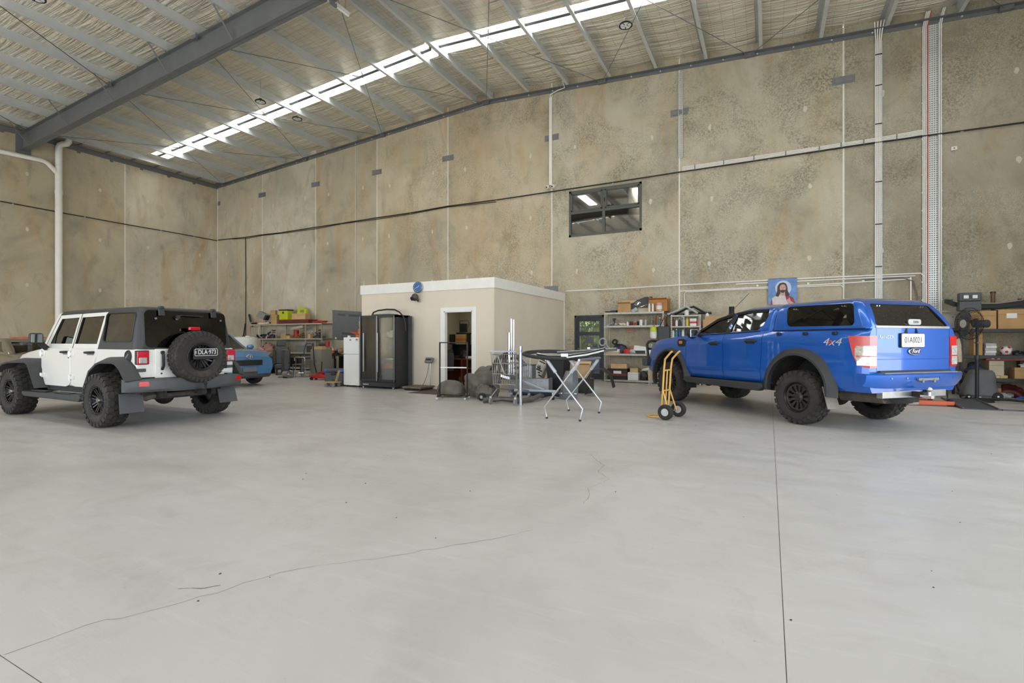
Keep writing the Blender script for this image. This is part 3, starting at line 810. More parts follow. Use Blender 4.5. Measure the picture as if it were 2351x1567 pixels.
def outline(x0, x1, w, rf, rb, z, n=6, bow=0.0):
    """rounded plan outline from x0 (rear) to x1 (front), half width w, front and rear corner radii"""
    pts = []
    def corner(cx, cy, r, a):
        for i in range(n+1):
            t = a+PI/2*i/n; pts.append((cx+r*math.cos(t), cy+r*math.sin(t)))
    corner(x1-rf, w-rf, rf, 0); corner(x0+rb, w-rb, rb, PI/2); corner(x0+rb, -w+rb, rb, PI); corner(x1-rf, -w+rf, rf, 1.5*PI)
    xm = (x0+x1)/2
    return [(x + (bow*(1-(y/w)**2) if x > xm else -bow*.6*(1-(y/w)**2)), y, z) for x, y in pts]

def temp(mb, m=None):
    me = mb.mesh('cut')
    if m is not None:
        me.materials.append(m); me.materials.append(m)
        for p in me.polygons: p.material_index = 1
    o = bpy.data.objects.new('cut', me); COL.objects.link(o); return o

def prism_y(poly, y0, y1):
    return MB().prism(poly, y0, y1, axis='y')

def finish(o, parent, smooth=32):
    o.parent = parent
    for p in o.data.polygons: p.use_smooth = True
    o.data.set_sharp_from_angle(angle=math.radians(smooth))
    wn = o.modifiers.new('wn', 'WEIGHTED_NORMAL'); wn.keep_sharp = True
    return o

def split_off(src, poly, y0, y1, gap, name, parent, axis='y'):
    """separate a panel of the shell (a door, a tailgate) leaving a shut line"""
    c = Vector((sum(p[0] for p in poly)/len(poly), sum(p[1] for p in poly)/len(poly)))
    def grow(d):
        out = []
        k = len(poly)
        for i in range(k):
            a = Vector(poly[i-1]); b = Vector(poly[i]); d2 = Vector(poly[(i+1) % k])
            n1 = Vector(((b-a).y, -(b-a).x)).normalized(); n2 = Vector(((d2-b).y, -(d2-b).x)).normalized()
            nn = (n1+n2); nn = nn.normalized() if nn.length > 1e-6 else n1
            sgn = 1 if nn.dot(b-c) > 0 else -1
            out.append(tuple(b+nn*sgn*d))
        return out
    part = src.copy(); part.data = src.data.copy(); part.name = name; COL.objects.link(part)
    boolean(part, temp(MB().prism(grow(-gap/2), y0, y1, axis=axis)), 'INTERSECT')
    boolean(src, temp(MB().prism(grow(gap/2), y0, y1, axis=axis)), 'DIFFERENCE')
    return finish(part, parent)
# ------------------------------------------------------------------ blue pickup with canopy
def mat_paint(name, a, b, metal=0.35, rough=0.3):
    m, nt, p = new_mat(name)
    tc = nt.nodes.new('ShaderNodeTexCoord').outputs['Object']
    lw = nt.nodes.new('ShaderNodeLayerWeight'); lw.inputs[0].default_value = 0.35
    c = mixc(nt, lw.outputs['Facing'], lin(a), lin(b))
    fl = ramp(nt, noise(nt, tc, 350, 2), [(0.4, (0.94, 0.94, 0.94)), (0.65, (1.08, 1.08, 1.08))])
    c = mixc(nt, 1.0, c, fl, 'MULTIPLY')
    nt.links.new(c, p.inputs['Base Color']); p.inputs['Metallic'].default_value = metal; p.inputs['Roughness'].default_value = rough
    p.inputs['Coat Weight'].default_value = 1.0; p.inputs['Coat Roughness'].default_value = 0.03
    return m
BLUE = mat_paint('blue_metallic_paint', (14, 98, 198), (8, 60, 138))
TINT = glass('dark_tinted_glass', (26, 26, 25), 0.05)
TINT2 = glass('side_tinted_glass', (118, 120, 112), 0.05)
CLEAR = glass('clear_glass', (214, 220, 216), 0.03)
FLARE = M('textured_flare_plastic', (52, 53, 54), 0.6, 0, 0.08, 6, bump=0.12, bscale=220)
INTER = M('car_interior', (38, 37, 36), 0.9, 0, 0.1)
WELL = M('wheel_well', (24, 23, 22), 0.9, 0, 0.2, 6, dirt=.2)
REDLENS = M('red_lens', (196, 22, 26), 0.12, 0, 0.12, 30, coat=1.0)
CLRLENS = M('clear_lens', (196, 193, 188), 0.12, 0.35, 0.4, 26, coat=1.0)
AMBER = M('amber_lens', (206, 112, 40), 0.2, 0, .1, 20, coat=1.0)
CHASS = M('chassis_black', (34, 33, 32), 0.7, 0.2, 0.2, 8, dirt=.3)
PLATEW = M('number_plate_white', (226, 227, 222), 0.4, 0, 0.04)
PLATEK = M('number_plate_black', (20, 20, 21), 0.4, 0, 0.1)
LETW = M('white_lettering', (235, 235, 232), 0.5, 0, 0.03); LETK = M('black_lettering', (34, 34, 36), 0.5, 0, 0.03)

def seat(root, x, y, w, s=1.0, z=.62):
    mb = MB()
    mb.cbox((x, y, z+.1), (.5*s, w, .18)); mb.cbox((x-.27*s, y, z+.5), (.16, w, .72), ry=-.22)
    return mb.build('seat', INTER, root, 30, bevel=.05)

def headrest(root, x, y, z):
    return MB().cbox((x, y, z), (.1, .27, .17), ry=-.2).build('headrest', INTER, root, 30, bevel=.04)

def pickup():
    root = thing('pickup_truck', 'bright blue double-cab pickup with matching canopy and black wheel flares', 'pickup truck', (1.03, 9.65, 0), math.radians(135.5))
    # ---- lower body, lofted along its length
    SEC = [(.58, .86), (.63, .895), (.72, .915), (.80, .925), (.90, .918), (1.02, .912), (1.14, .915), (1.25, .922), (1.32, .920), (1.37, .905), (1.42, .880), (1.46, .855)]
    def top(x):
        k = [(-1.2, 1.462), (.5, 1.462), (2.35, 1.405), (2.75, 1.39), (3.15, 1.365), (3.6, 1.325), (3.85, 1.28), (4.0, 1.22), (4.1, 1.10), (4.17, .95)]
        for (a, za), (b, zb) in zip(k[:-1], k[1:]):
            if x <= b: return za+(zb-za)*max(0, (x-a)/(b-a))
        return k[-1][1]
    def wid(x):
        if x > 3.45: t = (x-3.45)/.72; return 1-.13*t*t
        if x < -.85: return 1-.055*((-.85-x)/.25)**1.5
        return 1.0
    def crown(x): return .055*min(1, max(0, (x-2.3)/.5)) if x > 2.3 else 0.0
    secs = []
    X = [-1.10, -1.08, -1.0, -.9, -.7] + [-.5+.2*i for i in range(20)] + [3.45, 3.6, 3.72, 3.84, 3.94, 4.02, 4.08, 4.12, 4.145, 4.16]
    X = sorted(set(round(v, 3) for v in X))
    for x in X:
        T = top(x); k = (T-.58)/(1.46-.58); w = wid(x); s = []
        for z, y in SEC: s.append((x, y*w, .58+(z-.58)*k))
        c = crown(x); yt = SEC[-1][1]*w
        for f_ in (.75, .4, 0, -.4, -.75): s.append((x, yt*f_, T+.02*(1-abs(f_))+c*(1-f_*f_)))
        s += [(x, -y, z) for (xx, y, z) in reversed(s[:len(SEC)])]
        secs.append(s)
    mb = MB(); mb.loft(secs)
    me = mb.mesh('body'); body = link('body', me, [BLUE, WELL], None, 0)
    def wellcut(cx, sd):
        mb = MB(); mb.cyl((cx, sd*.42, .54), (cx, sd*1.2, .54), .53, n=40); mb.box(cx-.53, cx+.53, sd*.42 if sd > 0 else -1.2, 1.2 if sd > 0 else -.42, .3, .54)
        return mb
    for cx in (0, 3.22):
        for sd in (1, -1):
            c = MB(); pts = [(cx+.53*math.cos(a), .54+.53*math.sin(a)) for a in [PI*i/24 for i in range(25)]] + [(cx-.53, .3), (cx+.53, .3)]
            c.prism(pts, sd*.40, sd*1.2, axis='y'); boolean(body, temp(c, WELL))
    # ---- doors cut out of the body side
    FD = [(2.68, .545), (2.70, 1.0), (2.66, 1.43), (2.3, 1.50), (1.63, 1.50), (1.625, .575)]
    RD = [(1.61, .578), (1.618, 1.5), (.70, 1.5), (.70, 1.24), (.72, 1.02), (.735, .66), (.76, .60)]
    doors = []
    for sd in (1, -1):
        for poly in (FD, RD):
            d = split_off(body, poly, sd*.6, sd*1.2, .009, 'door', root); doors.append((d, poly, sd))
    tg = split_off(body, [(-.735, .87), (.735, .87), (.735, 1.48), (-.735, 1.48)], -1.3, -1.03, .010, 'tailgate', root, axis='x')
    finish(body, root)
    for d, poly, sd in doors:
        x = 1.84 if poly is FD else .93
        hz = 1.245 if poly is FD else 1.285
        h = MB(); h.tube([(x+.14, sd*.915, hz-.005), (x+.11, sd*.955, hz), (x-.08, sd*.96, hz+.004), (x-.12, sd*.92, hz+.006)], .016, 8)
        h.build('door_handle', MBLACK, d, 40)
        MB().cbox((x+.02, sd*.921, hz-.005), (.2, .006, .075)).build('handle_recess', MBLACK, d, 30, bevel=.002)
        MB().bar((poly[0][0]-.04 if poly is FD else 1.58, sd*.922, .78), (1.66 if poly is FD else .80, sd*.922, .80), .012, .02).build('side_crease', BLUE, d, 30, bevel=.004)
    # ---- cab
    def cab_levels(ins):
        L = []
        for z, xr, xf, w, bow in ((1.36, .555, 2.74, .862, .10), (1.44, .555, 2.60, .858, .10), (1.55, .56, 2.34, .825, .10), (1.68, .575, 1.98, .775, .09), (1.78, .59, 1.66, .735, .075), (1.84, .61, 1.42, .70, .06)):
            L.append(outline(xr+ins, xf-ins, w-ins, .16, .07, z, 6, bow))
        if not ins:
            L.append(outline(.66, 1.28, .62, .16, .09, 1.885, 6, .05)); L.append(outline(.76, 1.1, .4, .12, .09, 1.905, 6, .03))
        return L
    mb = MB(); mb.loft(cab_levels(0)); cab = link('cab', mb.mesh('cab'), [BLUE, INTER], None, 0)
    boolean(cab, temp(MB().loft(cab_levels(.045)), INTER))
    WF = [(2.38, 1.425), (2.22, 1.545), (1.90, 1.705), (1.53, 1.795), (1.595, 1.445)]
    WR = [(1.50, 1.45), (1.42, 1.80), (.74, 1.825), (.705, 1.72), (.76, 1.56), (.86, 1.475)]
    for poly in (WF, WR): boolean(cab, temp(prism_y(poly, -1.2, 1.2), INTER))
    ws = MB().prism([(-.66, 1.47), (.66, 1.47), (.56, 1.80), (-.56, 1.80)], 1.30, 3.2, axis='x'); boolean(cab, temp(ws, INTER))
    bw = MB().prism([(-.55, 1.5), (.55, 1.5), (.5, 1.78), (-.5, 1.78)], .3, .8, axis='x'); boolean(cab, temp(bw, INTER))
    finish(cab, root)
    def cy(z):
        k = [(1.36, .862), (1.44, .858), (1.55, .825), (1.68, .775), (1.78, .735), (1.84, .70), (1.89, .62)]
        for (a, ya), (b, yb) in zip(k[:-1], k[1:]):
            if z <= b: return ya+(yb-ya)*(z-a)/(b-a)
        return .62
    def pane(poly, sd, off, th, grow, fn):
        c = (sum(p[0] for p in poly)/len(poly), sum(p[1] for p in poly)/len(poly)); P = []
        k = len(poly); q = []
        for i in range(k):
            a, b = poly[i], poly[(i+1) % k]
            for t in (0, .25, .5, .75): q.append((a[0]+(b[0]-a[0])*t, a[1]+(b[1]-a[1])*t))
        q = [(c[0]+(x-c[0])*grow, c[1]+(z-c[1])*grow) for x, z in q]
        A = [(x, sd*(fn(z)+off), z) for x, z in q]; B = [(x, sd*(fn(z)+off-th), z) for x, z in q]
        m = MB(); n = len(q); m.add(A+B, [tuple(range(n)), tuple(range(n, 2*n))[::-1]] + [(i, (i+1) % n, n+(i+1) % n, n+i) for i in range(n)])
        return m
    for sd in (1, -1):
        for poly in (WF, WR): pane(poly, sd, -.012, .004, 1.015, cy).build('side_window', TINT2, root, 0)
        pane([(1.61, 1.44), (1.53, 1.80), (1.41, 1.805), (1.49, 1.445)], sd, .003, .01, 1.0, cy).build('pillar_trim', MBLACK, root, 0)
        # weather shields over the door glass
        w = MB(); pts = [(2.30, 1.52), (1.92, 1.72), (1.53, 1.81)]; w.loft([[(x, sd*(cy(z)+.004), z), (x, sd*(cy(z)+.035), z-.015), (x, sd*(cy(z)+.028), z-.06), (x, sd*(cy(z-.05)+.002), z-.055)] for x, z in pts])
        w.build('weather_shield', BLACKPL, root, 0)
        w = MB(); pts = [(1.45, 1.815), (1.1, 1.845), (.75, 1.84)]; w.loft([[(x, sd*(cy(z)+.004), z), (x, sd*(cy(z)+.035), z-.015), (x, sd*(cy(z)+.028), z-.055), (x, sd*(cy(z-.05)+.002), z-.05)] for x, z in pts])
        w.build('weather_shield', BLACKPL, root, 0)
        t = MB(); t.tube([(2.42, sd*(cy(1.40)+.006), 1.405), (1.6, sd*(cy(1.43)+.006), 1.43), (.80, sd*(cy(1.46)+.006), 1.462)], .009, 6); t.build('belt_moulding', BLACKPL, root, 40)
        # mirror
        mi = MB(); mi.ball((2.28, sd*1.08, 1.44), .115, 14, 10, (.75, 1.0, .95)).cyl((2.30, sd*.84, 1.39), (2.28, sd*1.04, 1.42), .03, .04, 10)
        mo = mi.build('door_mirror', BLACKPL, root, 60)
        MB().cbox((2.215, sd*1.09, 1.44), (.02, .17, .15)).build('mirror_glass', CHROME, mo, 30, bevel=.008)
    g = MB(); g.loft([[(2.66-(z-1.44)*2.74+.02+.07*(1-(y/.7)**2), y*(1-(z-1.44)*.35), z) for y in (-.68, -.4, 0, .4, .68)] for z in (1.45, 1.6, 1.7, 1.81)], cap=False, loop=False)
    g.build('windscreen', CLEAR, root, 60)
    g = MB(); g.box(.60, .605, -.55, .55, 1.5, 1.78); g.build('rear_cab_window', TINT2, root, 0)
    for y in (.4, -.4): seat(root, 1.75, y, .5); headrest(root, 1.42, y, 1.50)
    seat(root, .95, 0, 1.3); 
    for y in (.45, -.45): headrest(root, .74, y, 1.50)
    st = MB(); st.tube([(2.1+.06*math.sin(a), -.4+.18*math.cos(a), 1.33+.17*math.sin(a)) for a in [2*PI*i/20 for i in range(20)]], .014, 6, closed=True); st.build('steering_wheel', INTER, root, 50)
    MB().box(2.2, 2.55, -.75, .75, 1.2, 1.42).build('dashboard', INTER, root, 20, bevel=.05)
    # ---- canopy
    def can_levels(ins):
        L = []
        for z, xr, xf, w in ((1.463, -1.095, .515, .868), (1.50, -1.09, .52, .862), (1.62, -1.03, .52, .835), (1.74, -.955, .515, .803), (1.82, -.895, .505, .772), (1.865, -.83, .49, .735)):
            L.append(outline(xr+ins, xf-ins, w-ins, .05, .09, z, 6, .015))
        if not ins:
            L.append(outline(-.76, .46, .66, .06, .10, 1.90, 6, .02)); L.append(outline(-.6, .40, .45, .06, .1, 1.93, 6, .02)); L.append(outline(-.4, .3, .2, .06, .08, 1.94, 6, .01))
        return L
    mb = MB(); mb.loft(can_levels(0)); can = link('canopy', mb.mesh('canopy'), [BLUE, INTER], None, 0)
    boolean(can, temp(MB().loft(can_levels(.03)), INTER))
    CW = rounded(1.13, .325, .07, 5, -.285, 1.675)
    CW = [(x+(z-1.675)*.25, z+.012*(x+.285)) for x, z in CW]
    boolean(can, temp(prism_y(CW, -1.2, 1.2), INTER))
    RG = [(-.70, 1.50), (.70, 1.50), (.715, 1.53), (.60, 1.80), (.57, 1.815), (-.57, 1.815), (-.60, 1.80), (-.715, 1.53)]
    boolean(can, temp(MB().prism(RG, -1.5, -.6, axis='x'), INTER))
    finish(can, root)
    def yc(z):
        k = [(1.463, .868), (1.50, .862), (1.62, .835), (1.74, .803), (1.82, .772), (1.865, .735)]
        for (a, ya), (b, yb) in zip(k[:-1], k[1:]):
            if z <= b: return ya+(yb-ya)*(z-a)/(b-a)
        return .735
    SPECK = M('dusty_black_glass', (14, 14, 15), 0.06, 0, 0.3, 20, coat=1.0)
    m = SPECK; nt = m.node_tree; p_ = [n for n in nt.nodes if n.type == 'BSDF_PRINCIPLED'][0]
    src = p_.inputs['Base Color'].links[0].from_socket; tcn = [n for n in nt.nodes if n.type == 'TEX_COORD'][0].outputs['Object']
    spk = ramp(nt, noise(nt, tcn, 75, 3, .6), [(0.66, (0, 0, 0)), (0.74, (.5, .5, .5))])
    nt.links.new(mixc(nt, spk, src, lin((190, 186, 172))), p_.inputs['Base Color'])
    for sd in (1, -1):
        w = pane(CW, sd, -.006, .005, 1.03, yc).build('canopy_side_window', TINT, root, 0)
        for x in (.16, -.66):
            for dx in (-.02, .02): MB().cyl((x+dx, sd*(yc(1.795)-.01), 1.795), (x+dx, sd*(yc(1.795)+.004), 1.795), .008, n=8).build('window_stud', CHROME, w, 40)
        MB().tube([(.52, sd*.872, 1.462), (-1.06, sd*.872, 1.466)], .008, 6).build('canopy_seal', BLACKPL, root, 40)
        for x in (.36, -.13, -.62):
            MB().cbox((x, sd*.905, 1.405), (.075, .035, .05)).build('canopy_clamp', BLACKPL, root, 30, bevel=.012)
    xg = lambda z: -1.09+(z-1.5)*.60
    q = [(y, z) for y, z in RG]; n = len(q)
    g = MB(); A = [(xg(z)+.012-.012*(1-(y/.72)**2), y*1.012, z) for y, z in q]; B = [(x+.006, y, z) for x, y, z in A]
    g.add(A+B, [tuple(range(n)), tuple(range(n, 2*n))[::-1]] + [(i, (i+1) % n, n+(i+1) % n, n+i) for i in range(n)])
    rg = g.build('canopy_rear_glass', SPECK, root, 0)
    hd = MB(); hd.prism([(y*1.0-.06, z) for y, z in rounded(.26, .085, .035, 4, 0, 1.56)], -1.075, -1.058, axis='x'); hd.build('glass_handle', STEEL, rg, 30, bevel=.004)
    MB().cbox((-1.078, -.06, 1.56), (.012, .12, .03)).build('handle_key_bar', CHROME, rg, 30, bevel=.004)
    for y in (.42, .47, -.42, -.47): MB().cyl((xg(1.79)-.004, y, 1.79), (xg(1.79)+.02, y, 1.79), .009, n=8).build('glass_stud', CHROME, rg, 40)
    MB().box(-1.105, -1.075, -.74, .74, 1.468, 1.505).build('canopy_sill_trim', STEEL, root, 20, bevel=.006)
    # ---- tailgate dressing
    pl = MB(); pl.prism(rounded(.45, .185, .02, 3, .055, 1.30), -1.13, -1.112, axis='x'); pl = pl.build('number_plate', PLATEW, root, 30)
    pf = MB(); pf.prism(rounded(.47, .205, .02, 3, .055, 1.30), -1.122, -1.105, axis='x'); pf.build('plate_holder', BLACKPL, pl, 30)
    text_obj('plate_text', '01A0021', .118, LETK, pl, (-1.131, .055, 1.302), (PI/2, 0, -PI/2), .001, sx=.82)
    for y in (.18, -.05): MB().bar((-1.118, y, 1.39), (-1.10, y*.9, 1.47), .03, .008).build('plate_strap', BLACKPL, pl, 0)
    bd = MB(); bd.lathe([(0, 0), (.125, 0), (.128, .008), (.118, .014), (0, .014)], 28, Matrix.Translation((-1.106, 0.0, 1.145)) @ Matrix.Diagonal((1, 1, .42, 1)) @ Matrix.Rotation(-PI/2, 4, 'Y'))
    bd = bd.build('badge', CHROME, root, 30)
    BADGE = M('badge_blue', (22, 38, 96), .25, .2, .1, coat=1.0)
    b2 = MB(); b2.lathe([(0, 0), (.108, 0), (.106, .004), (0, .004)], 28, Matrix.Translation((-1.1205, 0.0, 1.145)) @ Matrix.Diagonal((1, 1, .39, 1)) @ Matrix.Rotation(-PI/2, 4, 'Y')); b2.build('badge_face', BADGE, bd, 30)
    text_obj('badge_text', 'Ford', .075, LETW, bd, (-1.1255, 0.0, 1.148), (PI/2, 0, -PI/2), .0008, shear=.3)
    text_obj('tailgate_text', 'RANGER', .062, M('silver_lettering', (205, 208, 212), .3, .6, .05), tg, (-1.1035, .545, 1.345), (PI/2, 0, -PI/2), .0015, sx=1.15)
    text_obj('flank_decal', '4x4', .155, M('silver_decal', (190, 192, 196), .45, .2, .05), root, (-.585, .9215, 1.275), (PI/2, 0, PI), .0012, sx=1.25, shear=.3)
    MB().cbox((-.565, .9222, 1.275), (.05, .003, .04)).build('decal_accent', REDP, root, 0)
    MB().box(-1.108, -1.099, -.73, .73, 1.035, 1.045).build('tailgate_crease', BLUE, tg, 20, bevel=.004)
    # ---- tail lamps wrapping the corners
    for sd in (1, -1):
        OUTL = [(-.845, 1.362), (-1.112, 1.362), (-1.112, .925), (-1.03, .935), (-.955, .99), (-.905, 1.10), (-.875, 1.22)]
        def yy(x): return .922*(1-.055*max(0, (-.85-x)/.25)**1.5)+.006
        def lamp(zlo, zhi, m, nm, gr=0.0, par=None):
            # clip polygon between two heights
            P = []; k = len(OUTL)
            for i in range(k):
                a, b = OUTL[i], OUTL[(i+1) % k]
                for t in [j/6 for j in range(6)]:
                    x = a[0]+(b[0]-a[0])*t; z = a[1]+(b[1]-a[1])*t
                    P.append((x, min(max(z, zlo), zhi)))
            out = MB(); A = [(x, sd*yy(x)+sd*gr, z) for x, z in P]; B = [(x, sd*.74, z) for x, z in P]; n = len(P)
            out.add(A+B, [tuple(range(n)), tuple(range(n, 2*n))[::-1]] + [(i, (i+1) % n, n+(i+1) % n, n+i) for i in range(n)])
            return out.build(nm, m, par or root, 25)
        tl = lamp(.92, 1.362, REDLENS, 'tail_lamp')
        mb = MB(); mb.loft([[(-.90-(1.22-z)*.12 if z > 1.05 else -.96, sd*(yy(-.95)+.003), z), (-1.0, sd*(yy(-1.0)+.003), z), (-1.07, sd*(yy(-1.07)+.003), z), (-1.118, sd*(yy(-1.1)-.0), z), (-1.118, sd*.755, z)] for z in (.955, 1.03, 1.09, 1.16, 1.225)], cap=False, loop=False)
        mb.build('reverse_lens', CLRLENS, tl, 50)
        mb = MB(); mb.loft([[(-.95, sd*(yy(-.95)+.006), z), (-1.0, sd*(yy(-1.0)+.006), z), (-1.07, sd*(yy(-1.07)+.006), z), (-1.121, sd*(yy(-1.1)+.002), z), (-1.121, sd*.76, z)] for z in (1.075, 1.09)], cap=False, loop=False)
        mb.build('lens_band', REDLENS, tl, 50)
    # ---- rear step bumper, hitch and mud flaps
    bs = []
    for y in (-.97, -.93, -.8, -.6, -.3, 0, .3, .6, .8, .93, .97):
        e = abs(y); xr = -1.235+.10*max(0, (e-.55)/.42)**2; xf = -1.0 if e < .7 else -1.0+.05*((e-.7)/.27)
        lo = .645 if e < .75 else .645+.03*(e-.75)/.2
        bs.append([(xf, y, .845), (xr+.02, y, .85), (xr, y, .83), (xr+.01, y, .75), (xr+.06, y, lo), (xf, y, lo)])
    MB().loft(bs).build('rear_bumper', BLUE, root, 40)
    MB().cbox((-1.13, 0, .853), (.17, 1.45, .018)).build('step_pad', GREYP, root, 30, bevel=.005)
    MB().cbox((-1.10, -.02, .868), (.05, 1.42, .03)).build('tailgate_gap_trim', MBLACK, root, 30, bevel=.004)
    pr = MB(); pr.cbox((-1.243, -.06, .765), (.03, .40, .035)); pr.cbox((-1.25, -.17, .745), (.03, .035, .05)); pr.cbox((-1.25, .06, .745), (.03, .035, .05)); pr.build('plate_bracket', GREYP, root, 30, bevel=.004)
    for y in (.62, .33, -.33, -.62): MB().cyl((-1.228+.02*abs(y), y, .785), (-1.242+.02*abs(y), y, .785), .014, n=10).build('parking_sensor', BLUE, root, 40)
    hb = MB(); hb.cbox((-1.06, -.02, .55), (.09, 1.28, .10)); hb = hb.build('tow_bar', STEEL, root, 30, bevel=.008)
    MB().cbox((-1.15, .02, .55), (.22, .075, .075)).build('hitch_receiver', CHASS, hb, 30, bevel=.006)
    tb = MB(); tb.cbox((-1.30, .05, .53), (.14, .06, .04)); tb.cyl((-1.33, .05, .53), (-1.33, .05, .60), .018, n=10); tb.ball((-1.33, .05, .635), .034, 14, 10); tb.build('tow_ball', CHROME, hb, 40)
    tp = MB(); tp.cbox((-1.13, -.22, .56), (.06, .09, .08)); tp.build('trailer_plug', BLACKPL, hb, 30, bevel=.01)
    for x in (-.44, ):
        for sd in (1, -1):
            MB().loft([[(x-.02, sd*.72, .62), (x-.02, sd*.94, .62), (x-.008, sd*.94, .62), (x-.008, sd*.72, .62)], [(x-.12, sd*.72, .30), (x-.12, sd*.95, .30), (x-.108, sd*.95, .30), (x-.108, sd*.72, .30)]]).build('mud_flap', M('pale_mud_flap', (140, 134, 124), .8, 0, .12, 6), root, 0)
    for sd in (1, -1): MB().loft([[(2.66, sd*.72, .60), (2.66, sd*.94, .60), (2.672, sd*.94, .60), (2.672, sd*.72, .60)], [(2.60, sd*.72, .33), (2.60, sd*.94, .33), (2.612, sd*.94, .33), (2.612, sd*.72, .33)]]).build('mud_flap', MBLACK, root, 0)
    # ---- flares, steps, underbody
    for sd in (1, -1):
        arch_flare(0, .54, .53, .655, .90, .985, -.10, PI+.10, sd, r1b=.68).build('wheel_flare', FLARE, root, 35)
        arch_flare(3.22, .54, .53, .63, .875, .975, -.35, PI+.06, sd).build('wheel_flare', FLARE, root, 35)
        rs = MB(); rs.prism([(2.66, .56), (2.72, .50), (2.60, .45), (.72, .45), (.62, .52), (.66, .58)], sd*.86, sd*.985, axis='y'); rs.build('side_step', FLARE, root, 30, bevel=.02)
    ch = MB()
    for y in (.42, -.42): ch.box(-1.0, 4.0, y-.05, y+.05, .46, .60)
    ch.box(.2, 3.6, -.62, .62, .50, .60); ch.box(-.95, -.2, -.35, .35, .40, .58)
    ch.box(1.0, 2.2, -.3, .1, .38, .5)
    ch.build('chassis', CHASS, root, 20, bevel=.01)
    ax = MB(); ax.cyl((0, -.7, .42), (0, .7, .42), .045, n=12); ax.ball((0, .05, .42), .16, 16, 10); ax.build('rear_axle', CHASS, root, 40); ax = MB(); ax.cyl((3.22, -.7, .42), (3.22, .7, .42), .04, n=12); ax.ball((3.22, -.1, .42), .13, 12, 8)
    ax.build('front_axle', CHASS, root, 40)
    ex = MB(); ex.tube([(1.2, -.45, .45), (.4, -.5, .48), (-.1, -.5, .62), (-.5, -.5, .5), (-.98, -.62, .47)], .035, 10); ex.build('exhaust_pipe', STEEL, root, 50)
    mf = MB(); mf.cyl((-.45, .55, .50), (-.98, .40, .50), .09, n=16); mf.build('muffler', M('muddy_steel', (84, 78, 70), .85, .3, .3, 10), root, 40)
    sp = MB(); sp.lathe([(.12, -.1), (.36, -.1), (.40, -.05), (.40, .05), (.36, .1), (.12, .1)], 26, Matrix.Translation((-.66, 0, .50)), closed=True); sp.build('underslung_spare', RUBBER, root, 40)
    ml = MB(); ml.tube([(-.3, .5, .55), (0, .52, .47), (.5, .5, .52)], .02, 6); ml.build('leaf_spring', CHASS, root, 40)
    # ---- nose: bonnet line, lamps, bull-bar horn, front bumper, side vent, aerial
    fb = MB(); fb.loft([[(3.80+.39*max(0, 1-(y/.95)**4), y, .86), (3.82+.44*max(0, 1-(y/.95)**4), y, .80), (3.82+.40*max(0, 1-(y/.95)**4), y, .58), (3.78+.12*max(0, 1-(y/.95)**4), y, .56), (3.78+.12*max(0, 1-(y/.95)**4), y, .86)] for y in (-.90, -.75, -.45, 0, .45, .75, .90)])
    fb.build('front_bumper', BLUE, root, 40)
    MB().box(4.10, 4.18, -.5, .5, .86, 1.14).build('grille', BLACKPL, root, 20, bevel=.02)
    bb = MB()
    bb.box(4.22, 4.40, -.86, .86, .70, .90); bb.build('bull_bar', MIDGREY, root, 20, bevel=.03)
    bb = MB()
    for y in (.78, -.78): bb.tube([(4.24, y, .88), (4.30, y, 1.20), (4.26, y*.97, 1.27), (4.18, y*.9, 1.29)], .03, 10)
    bb.tube([(4.24, .72, 1.285), (4.24, -.72, 1.285)], .03, 10); bb.tube([(4.30, .78, 1.10), (4.30, -.78, 1.10)], .022, 8); bb.build('bar_hoops', BLACKPL, root, 50)
    for sd in (1, -1):
        MB().cbox((3.98, sd*.66, 1.09), (.26, .22, .16), rz=-sd*.45).build('head_lamp', CLRLENS, root, 30, bevel=.04)
        v = MB(); v.prism(rounded(.26, .16, .06, 4, 2.82, 1.25), sd*.905, sd*.932, axis='y'); v = v.build('fender_vent', BLACKPL, root, 30, bevel=.006)
        MB().cbox((2.84, sd*.934, 1.26), (.1, .008, .06)).build('side_repeater', AMBER, v, 30, bevel=.003)
        MB().cyl((.06, sd*.90, 1.12), (.06, sd*.90, 1.12+.001), .001, n=3)
    fl = MB(); fl.prism([(.44+.10*math.cos(2*PI*i/20), 1.18+.09*math.sin(2*PI*i/20)) for i in range(20)], .905, .9195, axis='y'); fl.build('fuel_flap', BLUE, root, 30, bevel=.003)
    MB().tube([(1.95, .62, 1.70), (1.25, .66, 2.15)], .004, 6).build('aerial', BLACKPL, root, 50)
    add_wheels(root, [(0, .82), (0, -.82), (3.22, .82), (3.22, -.82)], .422, .27, .232, 'teardrop', rows=24)
    return root
pickup()
# ------------------------------------------------------------------ white off-roader with black hardtop
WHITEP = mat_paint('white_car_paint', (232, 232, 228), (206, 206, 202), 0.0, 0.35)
HARDT = M('black_hardtop', (44, 45, 48), 0.5, 0, 0.08, 4, bump=0.1, bscale=300)

def poly_flare(pts, inner, y_in, y_out, sd):
    """angular arch trim swept between an outer and an inner outline"""
    secs = []
    for (xo, zo), (xi, zi) in zip(pts, inner):
        secs.append([(xi, sd*y_in, zi), (xi, sd*y_out, zi), (xi*.72+xo*.28, sd*(y_out+.006), zi*.72+zo*.28), (xo*.86+xi*.14, sd*(y_in+.05), zo*.86+zi*.14), (xo, sd*y_in, zo)])
    return MB().loft(secs)

